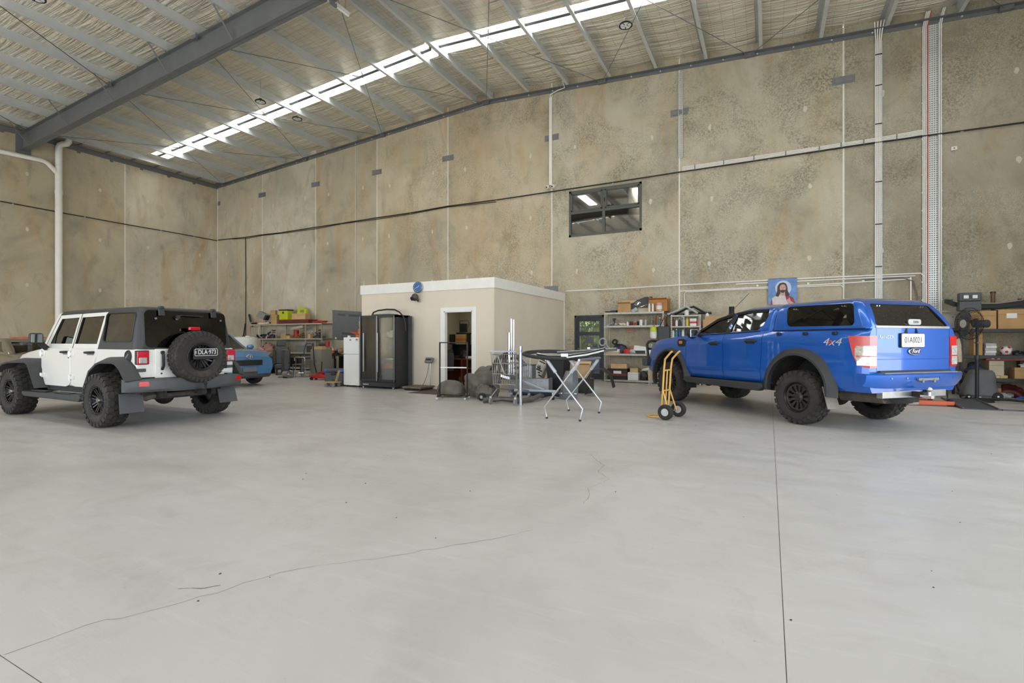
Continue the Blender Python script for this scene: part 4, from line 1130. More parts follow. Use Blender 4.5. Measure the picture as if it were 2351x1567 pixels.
def offroader():
    root = thing('off_road_vehicle', 'white four-door off-roader with black hardtop and rear spare wheel', 'car', (-8.91, 4.78, 0), PI)
    RF = [(.53, .54), (.33, .88), (.10, 1.015), (-.02, 1.05), (-.40, 1.06), (-.52, 1.04), (-.68, .94), (-.87, .74)]
    RFi = [(.45, .54), (.27, .82), (.07, .93), (-.03, .955), (-.36, .96), (-.45, .945), (-.56, .88), (-.73, .70)]
    FF = [(1.98, .50), (2.20, .86), (2.26, .96), (2.36, 1.005), (3.15, .985), (3.42, .945), (3.62, .84), (3.68, .74)]
    FFi = [(2.09, .50), (2.30, .80), (2.36, .88), (2.45, .915), (3.10, .90), (3.34, .865), (3.50, .79), (3.56, .72)]
    # tub with arches cut
    tub = link('body', MB().box(-.70, 2.26, -.755, .755, .55, 1.172).mesh('body'), [WHITEP, WELL], None, 0)
    arch_r = [(-.73, .3), (.45, .3)]+RFi
    for sd in (1, -1): boolean(tub, temp(prism_y(arch_r, sd*.42, sd*1.0), WELL))
    boolean(tub, temp(prism_y([(2.09, .3), (2.8, .3), (2.8, .95), (2.36, .88), (2.30, .80), (2.09, .50)], -1, 1), WELL))
    finish(tub, root); tub.modifiers.clear()
    b = tub.modifiers.new('bevel', 'BEVEL'); b.width = .03; b.segments = 3; b.limit_method = 'ANGLE'; b.angle_limit = math.radians(60); b.harden_normals = True
    # bonnet and nose
    secs = []
    for x, w, zt in ((2.22, .72, 1.165), (2.3, .715, 1.185), (2.6, .70, 1.165), (3.0, .675, 1.12), (3.35, .65, 1.065), (3.5, .63, 1.03), (3.57, .60, .98), (3.60, .57, .92)):
        secs.append([(x, w-.02, .68), (x, w, .78), (x, w, zt-.10), (x, w-.03, zt-.03), (x, w-.12, zt), (x, w*.4, zt+.02), (x, -w*.4, zt+.02), (x, -w+.12, zt), (x, -w+.03, zt-.03), (x, -w, zt-.10), (x, -w, .78), (x, -w+.02, .68)])
    MB().loft(secs).build('bonnet', WHITEP, root, 40)
    gr = MB(); gr.box(3.59, 3.64, -.57, .57, .62, .99); gr = gr.build('grille', WHITEP, root, 20, bevel=.02)
    for k in range(7): MB().box(3.635, 3.645, -.26+k*.08, -.22+k*.08, .70, .95).build('grille_slot', BLACKPL, gr, 0)
    for sd in (1, -1): MB().cyl((3.62, sd*.44, .86), (3.66, sd*.44, .86), .095, n=20).build('head_lamp', CLRLENS, gr, 40)
    MB().cbox((3.78, 0, .60), (.22, 1.5, .19)).build('front_bumper', MBLACK, root, 30, bevel=.04)
    # greenhouse shell, then split into hardtop, door frames and windscreen frame
    def levels(i):
        L = [outline(-.70+i, 2.27-i, .745-i, .06, .10, 1.168 if not i else 1.10, 5), outline(-.70+i, 2.215-i, .735-i, .06, .10, 1.25, 5), outline(-.675+i, 2.03-i, .70-i, .06, .11, 1.52, 5), outline(-.65+i, 1.88-i, .668-i, .06, .12, 1.735, 5)]
        if not i: L += [outline(-.61, 1.80, .635, .08, .13, 1.785, 5), outline(-.50, 1.68, .54, .1, .14, 1.812, 5), outline(-.3, 1.4, .3, .1, .14, 1.822, 5)]
        return L
    sh = link('hardtop', MB().loft(levels(0)).mesh('hardtop'), [HARDT, INTER], None, 0)
    boolean(sh, temp(MB().loft(levels(.04)), INTER))
    FDU = [(2.115, 1.165), (1.735, 1.725), (1.03, 1.735), (1.185, 1.165)]
    RDU = [(1.165, 1.165), (1.012, 1.735), (.235, 1.745), (.385, 1.15)]
    FW = [(1.95, 1.245), (1.685, 1.66), (1.105, 1.672), (1.215, 1.245)]
    RW = [(1.115, 1.245), (1.0, 1.672), (.32, 1.682), (.425, 1.245)]
    frames = {}
    for sd in (1, -1):
        for k, poly, win in (('f', FDU, FW), ('r', RDU, RW)):
            p = split_off(sh, poly, sd*.45, sd*1.0, .010, 'door_frame', None)
            p.modifiers.clear(); p.data.materials[0] = WHITEP
            boolean(p, temp(prism_y(win, -1, 1), INTER)); p.data.materials[1] = MBLACK
            frames[(sd, k)] = p
    wf = split_off(sh, [(2.6, 1.0), (2.16, 1.0), (2.125, 1.17), (1.745, 1.735), (1.745, 1.775), (2.6, 1.775)], -1, 1, .008, 'windscreen_frame', None)
    wf.modifiers.clear(); wf.data.materials[0] = WHITEP
    boolean(wf, temp(MB().prism([(-.62, 1.25), (.62, 1.25), (.57, 1.68), (-.57, 1.68)], 1.5, 2.6, axis='x'), INTER)); finish(wf, root)
    SW = rounded(.80, .42, .05, 4, -.15, 1.50)
    boolean(sh, temp(prism_y(SW, -1, 1), INTER))
    RGP = rounded(1.20, .53, .06, 4, 0, 1.475)
    boolean(sh, temp(MB().prism(RGP, -1.2, -.4, axis='x'), INTER))
    finish(sh, root)
    gy = lambda z: .745-(z-1.168)*.136
    def pane(poly, sd, off, m, name, par):
        c = (sum(p[0] for p in poly)/len(poly), sum(p[1] for p in poly)/len(poly)); q = [(c[0]+(x-c[0])*1.02, c[1]+(z-c[1])*1.02) for x, z in poly]
        A = [(x, sd*(gy(z)+off), z) for x, z in q]; B = [(x, sd*(gy(z)+off-.005), z) for x, z in q]; n = len(q)
        return MB().add(A+B, [tuple(range(n)), tuple(range(n, 2*n))[::-1]] + [(i, (i+1) % n, n+(i+1) % n, n+i) for i in range(n)]).build(name, m, par, 0)
    DT = glass('rear_privacy_glass', (104, 100, 90), 0.04)
    for sd in (1, -1):
        # doors: lower slab with frame, glass, handle and exposed hinges
        for k, poly, win in (('f', [(2.165, .64), (2.165, 1.175), (1.19, 1.175), (1.19, .62), (1.24, .57), (1.34, .545), (2.02, .545), (2.11, .565)], FW),
                             ('r', [(1.175, .64), (1.175, 1.175), (.375, 1.175), (.375, 1.06), (.42, .98), (.56, .72), (.64, .575), (.70, .555), (1.04, .555), (1.13, .575)], RW)):
            d = MB().prism(poly, sd*.742, sd*.772, axis='y').build('door', WHITEP, root, 30, bevel=.008)
            fr = frames[(sd, k)]; finish(fr, d)
            pane(win, sd, -.018, CLEAR if k == 'f' else DT, 'door_window', d)
            hx = 1.33 if k == 'f' else .55
            h = MB(); h.tube([(hx+.10, sd*.772, 1.105), (hx+.07, sd*.812, 1.11), (hx-.10, sd*.815, 1.115), (hx-.13, sd*.775, 1.115)], .018, 8); h.build('door_handle', BLACKPL, d, 40)
            MB().cbox((hx-.02, sd*.775, 1.10), (.2, .01, .06)).build('handle_cup', GREYP, d, 30, bevel=.004)
            for z in (.70, 1.08):
                x = 2.155 if k == 'f' else 1.165
                hg = MB(); hg.cbox((x-.06, sd*.782, z), (.14, .02, .05)); hg.cbox((x+.02, sd*.785, z), (.05, .03, .09)); hg.cyl((x, sd*.79, z-.05), (x, sd*.79, z+.05), .016, n=8); hg.build('hinge', WHITEP, d, 30, bevel=.003)
        MB().cyl((1.24, sd*.770, 1.02), (1.24, sd*.776, 1.02), .012, n=10).build('door_lock', BLACKPL, root, 40)
        q = pane([(1.95, 1.245), (1.83, 1.44), (1.83, 1.245)], sd, -.010, MBLACK, 'quarter_vent', root)
        pane(SW, sd, -.012, DT, 'hardtop_window', root)
        fr = MB(); fr.tube([(x, sd*(gy(z)+.004), z) for x, z in rounded(.82, .44, .055, 4, -.15, 1.50)], .008, 6, closed=True); fr.build('window_seal', BLACKPL, root, 40)
        poly_flare(RF, RFi, .75, .905, sd).build('wheel_flare', FLARE, root, 40)
        poly_flare(FF, FFi, .66, .905, sd).build('wheel_flare', FLARE, root, 40)
        inn = MB().box(2.3, 3.5, sd*.5 if sd > 0 else -.7, .7 if sd > 0 else -.5, .6, .9); inn.build('inner_wing', WELL, root, 0)
        st = MB(); st.prism([(2.50, .44), (2.55, .40), (2.45, .35), (.58, .35), (.50, .40), (.55, .46)], sd*.74, sd*.92, axis='y'); st = st.build('side_step', FLARE, root, 30, bevel=.02)
        for x in (.75, 1.55): MB().cbox((x+.35, sd*.87, .462), (.5, .10, .015)).build('step_tread', MBLACK, st, 30, bevel=.004)
        MB().box(.5, 2.1, sd*.70-.02, sd*.70+.02, .46, .57).build('rocker_panel', MBLACK, root, 0)
        # mirrors
        mi = MB(); mi.cbox((1.94, sd*.93, 1.335), (.10, .18, .175)); mo = mi.build('door_mirror', BLACKPL, root, 30, bevel=.035, segs=3)
        MB().bar((1.98, sd*.77, 1.16), (1.95, sd*.88, 1.26), .05, .08).build('mirror_arm', BLACKPL, mo, 30, bevel=.01)
        MB().cbox((1.888, sd*.935, 1.335), (.006, .145, .14)).build('mirror_glass', M('mirror_glass', (120, 122, 118), .08, 1.0, .05), mo, 30, bevel=.015)
        # tail lamps
        tl = MB().box(-.742, -.695, sd*.585 if sd > 0 else -.765, .765 if sd > 0 else -.585, .945, 1.152).build('tail_lamp', BLACKPL, root, 20, bevel=.012)
        MB().box(-.755, -.735, sd*.675-.078, sd*.675+.078, 1.055, 1.14).build('red_lens', REDLENS, tl, 20, bevel=.006)
        MB().box(-.752, -.735, sd*.675-.055, sd*.675+.055, .962, 1.05).build('clear_lens', CLRLENS, tl, 20, bevel=.006)
        MB().box(-.750, -.735, sd*.675-.078, sd*.675+.078, .955, 1.06).build('red_rim', REDLENS, tl, 20, bevel=.006)
        MB().cbox((-.704, sd*.675, .86), (.02, .12, .05)).build('vent_cover', MIDGREY, root, 30, bevel=.008)
        fp = MB(); fp.loft([[(-.53, sd*.57, .52), (-.53, sd*.88, .52), (-.515, sd*.88, .52), (-.515, sd*.57, .52)], [(-.60, sd*.58, .24), (-.60, sd*.90, .24), (-.588, sd*.90, .24), (-.588, sd*.58, .24)]]); fp.build('mud_flap', MIDGREY, root, 0)
    fc = MB(); fc.lathe([(0, .012), (.05, .012), (.068, .006), (.082, .014), (.092, .0), (.092, -.02), (0, -.02)], 24, Matrix.Translation((-.52, .757, 1.065)) @ Matrix.Rotation(-PI/2, 4, 'X')); fc = fc.build('fuel_cap', MBLACK, root, 30)
    MB().cbox((-.52, .772, 1.065), (.10, .016, .022), ry=.7).build('cap_grip', GREYP, fc, 30, bevel=.004)
    for k, s in enumerate(('SPORT', 'UNLIMITED')): text_obj('fender_text', s, .045, LETK, root, (2.08, .7665-.0+.001, .83-.09*k), (PI/2, 0, PI), .001, sx=.8)
    g = MB(); q = [(y, z) for y, z in rounded(1.24, .56, .07, 4, 0, 1.475)]; n = len(q)
    A = [(-.712+(z-1.2)*.085, y, z) for y, z in q]; B = [(x+.006, y, z) for x, y, z in A]
    g.add(A+B, [tuple(range(n)), tuple(range(n, 2*n))[::-1]] + [(i, (i+1) % n, n+(i+1) % n, n+i) for i in range(n)])
    rg = g.build('rear_glass', TINT, root, 0)
    for y in (.40, -.40):
        hg = MB(); hg.cbox((-.70, y, 1.735), (.03, .09, .13), ry=.15); hg.cbox((-.69, y, 1.80), (.06, .07, .04)); hg.build('glass_hinge', HARDT, rg, 30, bevel=.012)
    for y in (.48, .18, -.52): MB().cyl((-.715, y, 1.63), (-.69, y, 1.63), .014, n=10).build('glass_stud', GREYP, rg, 40)
    wp = MB(); wp.tube([(-.705, .18, 1.665), (-.72, .12, 1.69), (-.72, -.22, 1.685)], .010, 6); wp.cyl((-.73, .17, 1.66), (-.68, .17, 1.66), .03, n=12); wp.build('rear_wiper', BLACKPL, rg, 40)
    # tailgate (side hinged), handle, spare wheel carrier
    tg = MB().box(-.716, -.695, -.58, .495, .735, 1.172).build('tailgate', WHITEP, root, 30, bevel=.008)
    MB().tube([(-.716, .40, 1.11), (-.755, .40, 1.09), (-.76, .40, .92), (-.72, .40, .86)], .020, 8).build('tailgate_handle', BLACKPL, tg, 40)
    MB().cyl((-.718, .40, 1.12), (-.75, .40, 1.12), .024, n=12).build('handle_pivot', BLACKPL, tg, 40); MB().cyl((-.716, .41, .80), (-.722, .41, .80), .014, n=10).build('tailgate_lock', CHROME, tg, 40)
    for z in (.80, 1.10): MB().cbox((-.725, -.56, z), (.03, .16, .06)).build('tailgate_hinge', WHITEP, tg, 30, bevel=.006)
    MB().box(-.735, -.705, -.62, -.50, .83, .95).build('hinge_bumpstop', BLACKPL, tg, 20, bevel=.01)
    sp = bpy.data.objects.new('spare_wheel', None); COL.objects.link(sp); sp.parent = root; sp.location = (-.90, -.03, 1.045); sp.rotation_euler = (0, .3, PI/2)
    sme = tyre_mesh(.405, .26, .215, True, 34, .009); sme.materials.append(TYRE)
    wheel_parts(sp, .405, .26, .215, 'star', sme)
    MB().cyl((-.70, -.03, 1.045), (-.86, -.03, 1.045), .12, n=16).build('spare_carrier', CHASS, root, 40)
    br = MB(); br.cbox((-1.035, -.075, 1.085), (.012, .40, .15)); br.cbox((-1.0, -.075, 1.02), (.06, .36, .03)); br = br.build('plate_bracket', BLACKPL, root, 30, bevel=.004)
    MB().prism(rounded(.375, .125, .015, 3, -.07, 1.115), -1.050, -1.043, axis='x').build('number_plate', PLATEK, br, 30)
    fr = MB(); fr.tube([(-1.0505, y, z) for y, z in rounded(.355, .105, .015, 3, -.07, 1.115)], .0035, 6, closed=True); fr.build('plate_border', LETW, br, 30)
    text_obj('plate_text', 'DLA·973', .098, LETW, br, (-1.0515, -.082, 1.115), (PI/2, 0, -PI/2), .001, sx=.80)
    text_obj('plate_state', 'VIC', .03, LETW, br, (-1.0515, .093, 1.115), (PI/2, PI/2, -PI/2), .001)
    cl = MB(); cl.cbox((-.80, -.03, 1.485), (.05, .17, .055)); cl = cl.build('high_brake_lamp', REDLENS, root, 30, bevel=.012)
    MB().bar((-.74, -.03, 1.17), (-.79, -.03, 1.46), .05, .03).build('lamp_stalk', BLACKPL, cl, 0)
    # bumper, lamps, tow hitch
    bs = []
    for y in (-.885, -.86, -.80, -.62, -.45, -.3, 0, .3, .45, .62, .80, .86, .885):
        e = abs(y); xr = -.93+.22*max(0, (e-.60)/.29)**2; zt = .735; zb = .545 if e > .33 else .53; ind = .02 if e < .30 else 0
        xf = -.72 if e < .75 else -.72+.12*((e-.75)/.13)
        bs.append([(xf, y, zt), (xr+.015, y, zt), (xr+ind, y, zt-.02), (xr+.005+ind, y, zb+.04), (xr+.04, y, zb), (xf, y, zb)])
    MB().loft(bs).build('rear_bumper', MIDGREY, root, 35, bevel=.008)
    for sd in (1, -1): MB().cbox((-.872, sd*.705, .665), (.03, .155, .075), rz=-sd*.30).build('fog_lamp', REDLENS, root, 30, bevel=.008)
    hb = MB(); hb.cbox((-.93, -.05, .50), (.20, .07, .07)); hb.tube([(-1.0, -.05, .50), (-1.06, -.05, .56), (-1.06, -.05, .62)], .018, 8); hb.ball((-1.06, -.05, .635), .028, 12, 8); hb.build('tow_hitch', CHASS, root, 40)
    ch = MB()
    for y in (.38, -.38): ch.box(-.75, 3.5, y-.04, y+.04, .42, .55)
    ch.box(-.6, 3.3, -.6, .6, .48, .56); ch.box(-.6, -.15, -.42, .42, .40, .52); ch.build('chassis', CHASS, root, 20, bevel=.01)
    ax = MB(); ax.cyl((0, -.72, .40), (0, .72, .40), .042, n=12); ax.ball((0, -.02, .40), .15, 16, 10, (.9, 1, 1)); ax.build('rear_axle', CHASS, root, 40)
    ax = MB(); ax.cyl((2.98, -.72, .40), (2.98, .72, .40), .042, n=12); ax.ball((2.98, -.2, .40), .13, 12, 8); ax.build('front_axle', CHASS, root, 40)
    sk = MB(); sk.tube([(-.45, .5, .42), (-.55, .45, .46), (-.58, -.4, .46)], .05, 12); sk.build('muffler', M('muddy_steel', (84, 78, 70)), root, 50)
    for sd in (1, -1): MB().cyl((.06, sd*.5, .34), (-.05, sd*.48, .72), .032, n=10).build('shock_absorber', STEEL, root, 40)
    for y in (.36, -.36): seat(root, 1.35, y, .48); headrest(root, 1.02, y, 1.42)
    seat(root, .45, 0, 1.2)
    for y in (.4, -.4): headrest(root, .22, y, 1.42)
    st = MB(); st.tube([(1.72+.06*math.sin(a), -.36+.18*math.cos(a), 1.20+.17*math.sin(a)) for a in [2*PI*i/20 for i in range(20)]], .014, 6, closed=True); st.build('steering_wheel', INTER, root, 50)
    MB().box(1.85, 2.15, -.68, .68, 1.0, 1.22).build('dashboard', INTER, root, 20, bevel=.05)
    rb = MB()
    for y in (.55, -.55): rb.tube([(-.4, y, 1.15), (-.35, y*.98, 1.68), (1.0, y*.98, 1.70), (1.9, y*.98, 1.64)], .03, 8)
    rb.tube([(.2, .55, 1.69), (.2, -.55, 1.69)], .03, 8); rb.build('roll_cage', INTER, root, 40)
    g = MB(); g.loft([[(2.235-(z-1.21)*.67, y*(1-(z-1.2)*.14), z) for y in (-.64, 0, .64)] for z in (1.24, 1.69)], cap=False, loop=False); g.build('windscreen', CLEAR, root, 0)
    add_wheels(root, [(0, .80), (0, -.80), (2.98, .80), (2.98, -.80)], .41, .29, .22, 'star', rows=24)
    return root
offroader()

# ------------------------------------------------------------------ cars parked further back
def parked_car(name, label, loc, rz_, paint, length, hood_z, belt, roof_z, suv):
    root = thing(name, label, 'car', loc, rz_)
    fo = length/2; W = .90
    # stations from the tail (-) to the nose (+)
    def top(x):
        t = x/fo
        if t > .42: return belt-(belt-hood_z)*((t-.42)/.58)**2.2
        return belt
    secs = []
    for i in range(29):
        x = -fo+length*i/28; e = abs(x)/fo; w = W*(1-.16*max(0, (e-.72)/.28)**2.2); T = top(x); zb = .26+.10*max(0, (e-.85)/.15)
        if e > .97: T -= .12
        secs.append([(x, w*.90, zb), (x, w*.99, zb+.16), (x, w, .60), (x, w*.985, T-.16), (x, w*.95, T-.05), (x, w*.86, T), (x, w*.4, T+.035), (x, -w*.4, T+.035), (x, -w*.86, T), (x, -w*.95, T-.05), (x, -w*.985, T-.16), (x, -w, .60), (x, -w*.99, zb+.16), (x, -w*.90, zb)])
    body = link('body', MB().loft(secs).mesh('body'), [paint, WELL], None, 0)
    R = .35 if suv else .32; xa = fo-.88; xb = -fo+.9
    for cx in (xa, xb):
        for sd in (1, -1):
            boolean(body, temp(MB().cyl((cx, sd*.5, R), (cx, sd*1.2, R), R+.06, n=28), WELL))
    finish(body, root)
    xf = fo-1.05 if suv else fo-1.2
    L = []
    for z, a, b, w in ((belt-.04, -fo+.12, xf, .84), (belt+.12, -fo+.22, xf-.28, .80), (roof_z-.10, -fo+.48, xf-.72, .70), (roof_z-.02, -fo+.62, xf-.92, .62), (roof_z, -fo+.95, xf-1.2, .40)):
        L.append(outline(a if suv else a+.5*(z-belt+.1)/(roof_z-belt)+.25, b, w, .12, .12, z, 5, .06))
    cab = link('cab', MB().loft(L).mesh('cab'), [paint, INTER], None, 0)
    boolean(cab, temp(MB().loft([[(x*.965 - .0, y*.95, min(z-.03 if i else z-.05, 9)) for x, y, z in l] for i, l in enumerate(L[:4])]), INTER))
    zt = roof_z-.12; zb = belt+.03
    fw = [(xf-.32, zb), (xf-.78, zt), (xf-1.32, zt), (xf-1.36, zb)]; rw = [(xf-1.44, zb), (xf-1.40, zt), (-fo+.62 if suv else -fo+1.05, zt), (-fo+.42 if suv else -fo+.72, zb)]
    for w in (fw, rw): boolean(cab, temp(prism_y(w, -1.2, 1.2), INTER))
    boolean(cab, temp(MB().prism([(-.66, zb-.02), (.66, zb-.02), (.56, zt), (-.56, zt)], xf-1.0, fo, axis='x'), INTER))
    finish(cab, root)
    yw = lambda z: .835-(z-belt)*(.135/(roof_z-.10-belt))
    for sd in (1, -1):
        for w in (fw, rw):
            A = [(x, sd*(yw(z)-.012), z) for x, z in w]; B = [(x, y-sd*.005, z) for x, y, z in A]
            MB().add(A+B, [(0,1,2,3),(7,6,5,4)]+[(i, (i+1) % 4, 4+(i+1) % 4, 4+i) for i in range(4)]).build('side_window', TINT2, root, 0)
        mi = MB(); mi.ball((xf-.30, sd*1.0, belt+.06), .11, 12, 8, (.7, 1.0, .75)); mi.bar((xf-.25, sd*.82, belt), (xf-.28, sd*.92, belt+.03), .05, .05); mi.build('door_mirror', paint, root, 50)
        for x0, x1 in ((xf-1.40, xf-.30), (-fo+.9, xf-1.42)):
            pass
        MB().cbox((xf-1.2, sd*.905, belt-.16), (.2, .03, .035)).build('door_handle', paint, root, 30, bevel=.01)
        hl = MB(); hl.cbox((fo-.14, sd*.64, hood_z-.10), (.22, .34, .10), rz=-sd*.42, ry=.3); hl.build('head_lamp', CLRLENS if not suv else BLACKPL, root, 30, bevel=.03)
        tl = MB(); tl.cbox((-fo+.10, sd*.68, belt-.12), (.14, .26, .14), rz=sd*.3); tl.build('tail_lamp', REDLENS, root, 30, bevel=.02)
    zs = belt-.02
    g = MB(); g.loft([[(xf+.03-(z-zs)*(.75/(zt-zs))+.06*(1-(y/.7)**2), y*(1-(z-zs)*.35), z) for y in (-.68, -.35, 0, .35, .68)] for z in (zs, (zs+zt)/2, zt+.02)], cap=False, loop=False); g.build('windscreen', CLEAR, root, 60)
    for y in (.38, -.38): seat(root, xf-1.05, y, .46, z=.45); headrest(root, xf-1.4, y, belt+.2)
    # nose
    gr = MB(); gr.loft([[(fo-.2, y, hood_z-.34), (fo+.03-.06*(y/.62)**2, y, hood_z-.34), (fo+.03-.06*(y/.62)**2, y, hood_z-.19), (fo-.2, y, hood_z-.17)] for y in (-.62, -.5, -.25, 0, .25, .5, .62)]); gr.build('grille', BLACKPL, root, 0)
    lb = MB(); lb.loft([[(fo-.16*(y/.8)**2+dx, y, z) for y in (-.80, -.5, 0, .5, .80)] for z, dx in ((.24, -.06), (.30, .03), (.42, .035), (.47, .0))], cap=False, loop=False); lb.build('lower_bumper', MIDGREY, root, 40)
    np = MB(); np.cbox((fo+.04, 0, .49), (.02, .40, .12)); np.build('plate_mount', GREYP, root, 30, bevel=.004)
    if suv:
        bd = MB()
        ell = lambda cx, cz, a, b: [(fo+.035, cx+a*math.cos(2*PI*i/24), cz+b*math.sin(2*PI*i/24)) for i in range(24)]
        for e in (ell(0, hood_z-.09, .085, .06), ell(0, hood_z-.085, .03, .053), ell(0, hood_z-.06, .055, .022)): bd.tube(e, .008, 6, closed=True)
        bd.build('badge', CHROME, root, 40)
        for sd in (1, -1): MB().cbox((fo-.28, sd*.80, .58), (.10, .12, .30), rz=-sd*.5).build('air_curtain', BLACKPL, root, 30, bevel=.03)
    add_wheels(root, [(xa, .78), (xa, -.78), (xb, .78), (xb, -.78)], R, .22, .22, 'five', rows=30, lug=False)
    return root
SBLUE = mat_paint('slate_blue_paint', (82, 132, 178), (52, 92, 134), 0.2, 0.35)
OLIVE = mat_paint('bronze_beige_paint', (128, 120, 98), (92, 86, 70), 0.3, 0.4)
parked_car('compact_suv', 'slate blue compact suv half hidden behind the white off-roader', (-15.05, 9.15, 0), 0.0, SBLUE, 4.3, .94, 1.04, 1.58, True)
parked_car('sedan', 'bronze beige sedan at the left edge behind the white off-roader', (-18.9, 6.6, 0), 0.0, OLIVE, 4.5, .80, .95, 1.37, False)
# ------------------------------------------------------------------ upper window, glazed door, office
FRAME = M('window_frame_grey', (84, 87, 82), 0.45, 0.2, 0.06)
DFRAME = M('door_frame_charcoal', (58, 61, 66), 0.45, 0.2, 0.06)
WGLASS = glass('window_glass', (176, 180, 184), 0.10)
def window_upper():
    x0, x1, z0, z1 = WIN; y = WALL_Y
    root = bpy.data.objects.new('window_1', None); COL.objects.link(root); struct(root, 'grey framed four-pane upper window in the concrete wall', 'window')
    t = .075
    for nm, b in (('frame_stile', (x0, x0+t, z0, z1)), ('frame_stile', (x1-t, x1, z0, z1)), ('frame_rail', (x0, x1, z0, z0+t)), ('frame_rail', (x0, x1, z1-t, z1))):
        MB().box(b[0], b[1], y-.015, y+.10, b[2], b[3]).build(nm, FRAME, root, 20, bevel=.004)
    xm = (x0+x1)/2-.02; zm = z0+.80
    MB().box(xm-.045, xm+.045, y-.01, y+.09, z0+t, z1-t).build('mullion', FRAME, root, 20, bevel=.004)
    MB().box(x0+t, x1-t, y-.012, y+.09, zm-.04, zm+.04).build('transom', FRAME, root, 20, bevel=.004)
    for a, b in ((x0+t, xm-.045), (xm+.045, x1-t)):
        for c, d in ((z0+t, zm-.04), (zm+.04, z1-t)):
            up = c > zm
            if up:
                for q in ((a, a+.05, c, d), (b-.05, b, c, d), (a, b, c, c+.05), (a, b, d-.05, d)):
                    MB().box(q[0], q[1], y-.02, y+.03, q[2], q[3]).build('sash_bar', FRAME, root, 20, bevel=.004)
            MB().box(a+(.04 if up else 0), b-(.04 if up else 0), y+.02, y+.026, c+(.04 if up else 0), d-(.04 if up else 0)).build('pane', WGLASS, root, 0)
    MB().cbox((xm+.03, y-.03, z1-.42), (.02, .03, .12)).build('latch', BLACKPL, root, 20, bevel=.004)
    # the lit office behind it
    OW = M('upper_office_wall', (176, 170, 160), .8, 0, .04); OC = M('upper_office_ceiling', (150, 145, 138), .85, 0, .04)
    r = MB(); r.box(x0-2.5, x1+2.5, 22.9, 23.0, 4.2, 7.1); r.box(x0-2.55, x0-2.5, 16.2, 23, 4.2, 7.1); r.box(x1+2.5, x1+2.55, 16.2, 23, 4.2, 7.1); r.box(x0-2.5, x1+2.5, 16.19, 23, 4.15, 4.2); r.box(xm+.1, xm+.17, 18.6, 23, 4.2, 7.1)
    r.box(x0-2.55, x0-.02, 16.185, 16.2, 4.2, 7.1); r.box(x1+.02, x1+2.55, 16.185, 16.2, 4.2, 7.1)
    rm = r.build('upper_room', OW, root, 0)
    MB().box(x0-2.55, x1+2.55, 16.19, 23, 7.1, 7.15).build('room_ceiling', OC, root, 0)
    TUBE = mat_emit('office_light_panel', (255, 246, 226), 34.0)
    for (px, py) in ((-6.7, 20.0), (-4.5, 19.95)):
        MB().box(px-.16, px+.16, py-.75, py+.75, 7.08, 7.098).build('light_panel', TUBE, root, 0)
window_upper()

def glazed_door():
    x0, x1, z0, z1 = DOR; y = WALL_Y
    root = bpy.data.objects.new('door_1', None); COL.objects.link(root); struct(root, 'charcoal framed glazed door in the concrete wall beside the shelving', 'door')
    for b in ((x0, x0+.06, 0, z1), (x1-.06, x1, 0, z1), (x0, x1, z1-.07, z1)): MB().box(b[0], b[1], y-.03, y+.13, b[2], b[3]).build('door_jamb', DFRAME, root, 20, bevel=.004)
    a, b = x0+.065, x1-.065
    for q in ((a, a+.10, .02, z1-.075), (b-.10, b, .02, z1-.075), (a+.1, b-.1, .02, .22), (a+.1, b-.1, z1-.20, z1-.075), (a+.1, b-.1, 1.46, 1.58), (a+.1, b-.1, .78, .86)):
        MB().box(q[0], q[1], y+.02, y+.07, q[2], q[3]).build('door_rail', DFRAME, root, 20, bevel=.004)
    for c, d in ((.22, .78), (.86, 1.46), (1.58, z1-.20)): MB().box(a+.09, b-.09, y+.04, y+.046, c, d).build('pane', CLEAR, root, 0)
    BL = M('frosted_film', (92, 106, 140), .5, 0, .06)
    MB().box(a+.10, b-.10, y+.038, y+.0395, .225, .775).build('privacy_film', BL, root, 0)
    MB().box(-5.42, -5.18, y+.036, y+.039, 1.20, 1.42).build('door_notice', M('notice_grey', (96, 98, 104), .6, 0, .05), root, 0)
    h = MB(); h.tube([(a+.05, y+.02, 1.02), (a+.05, y-.05, 1.02), (a+.17, y-.05, 1.02)], .011, 8); h.build('door_handle', STEEL, root, 40)
    MB().box(x0, x1, y-.02, y+.16, 0, .02).build('threshold', STEEL, root, 0)
glazed_door()

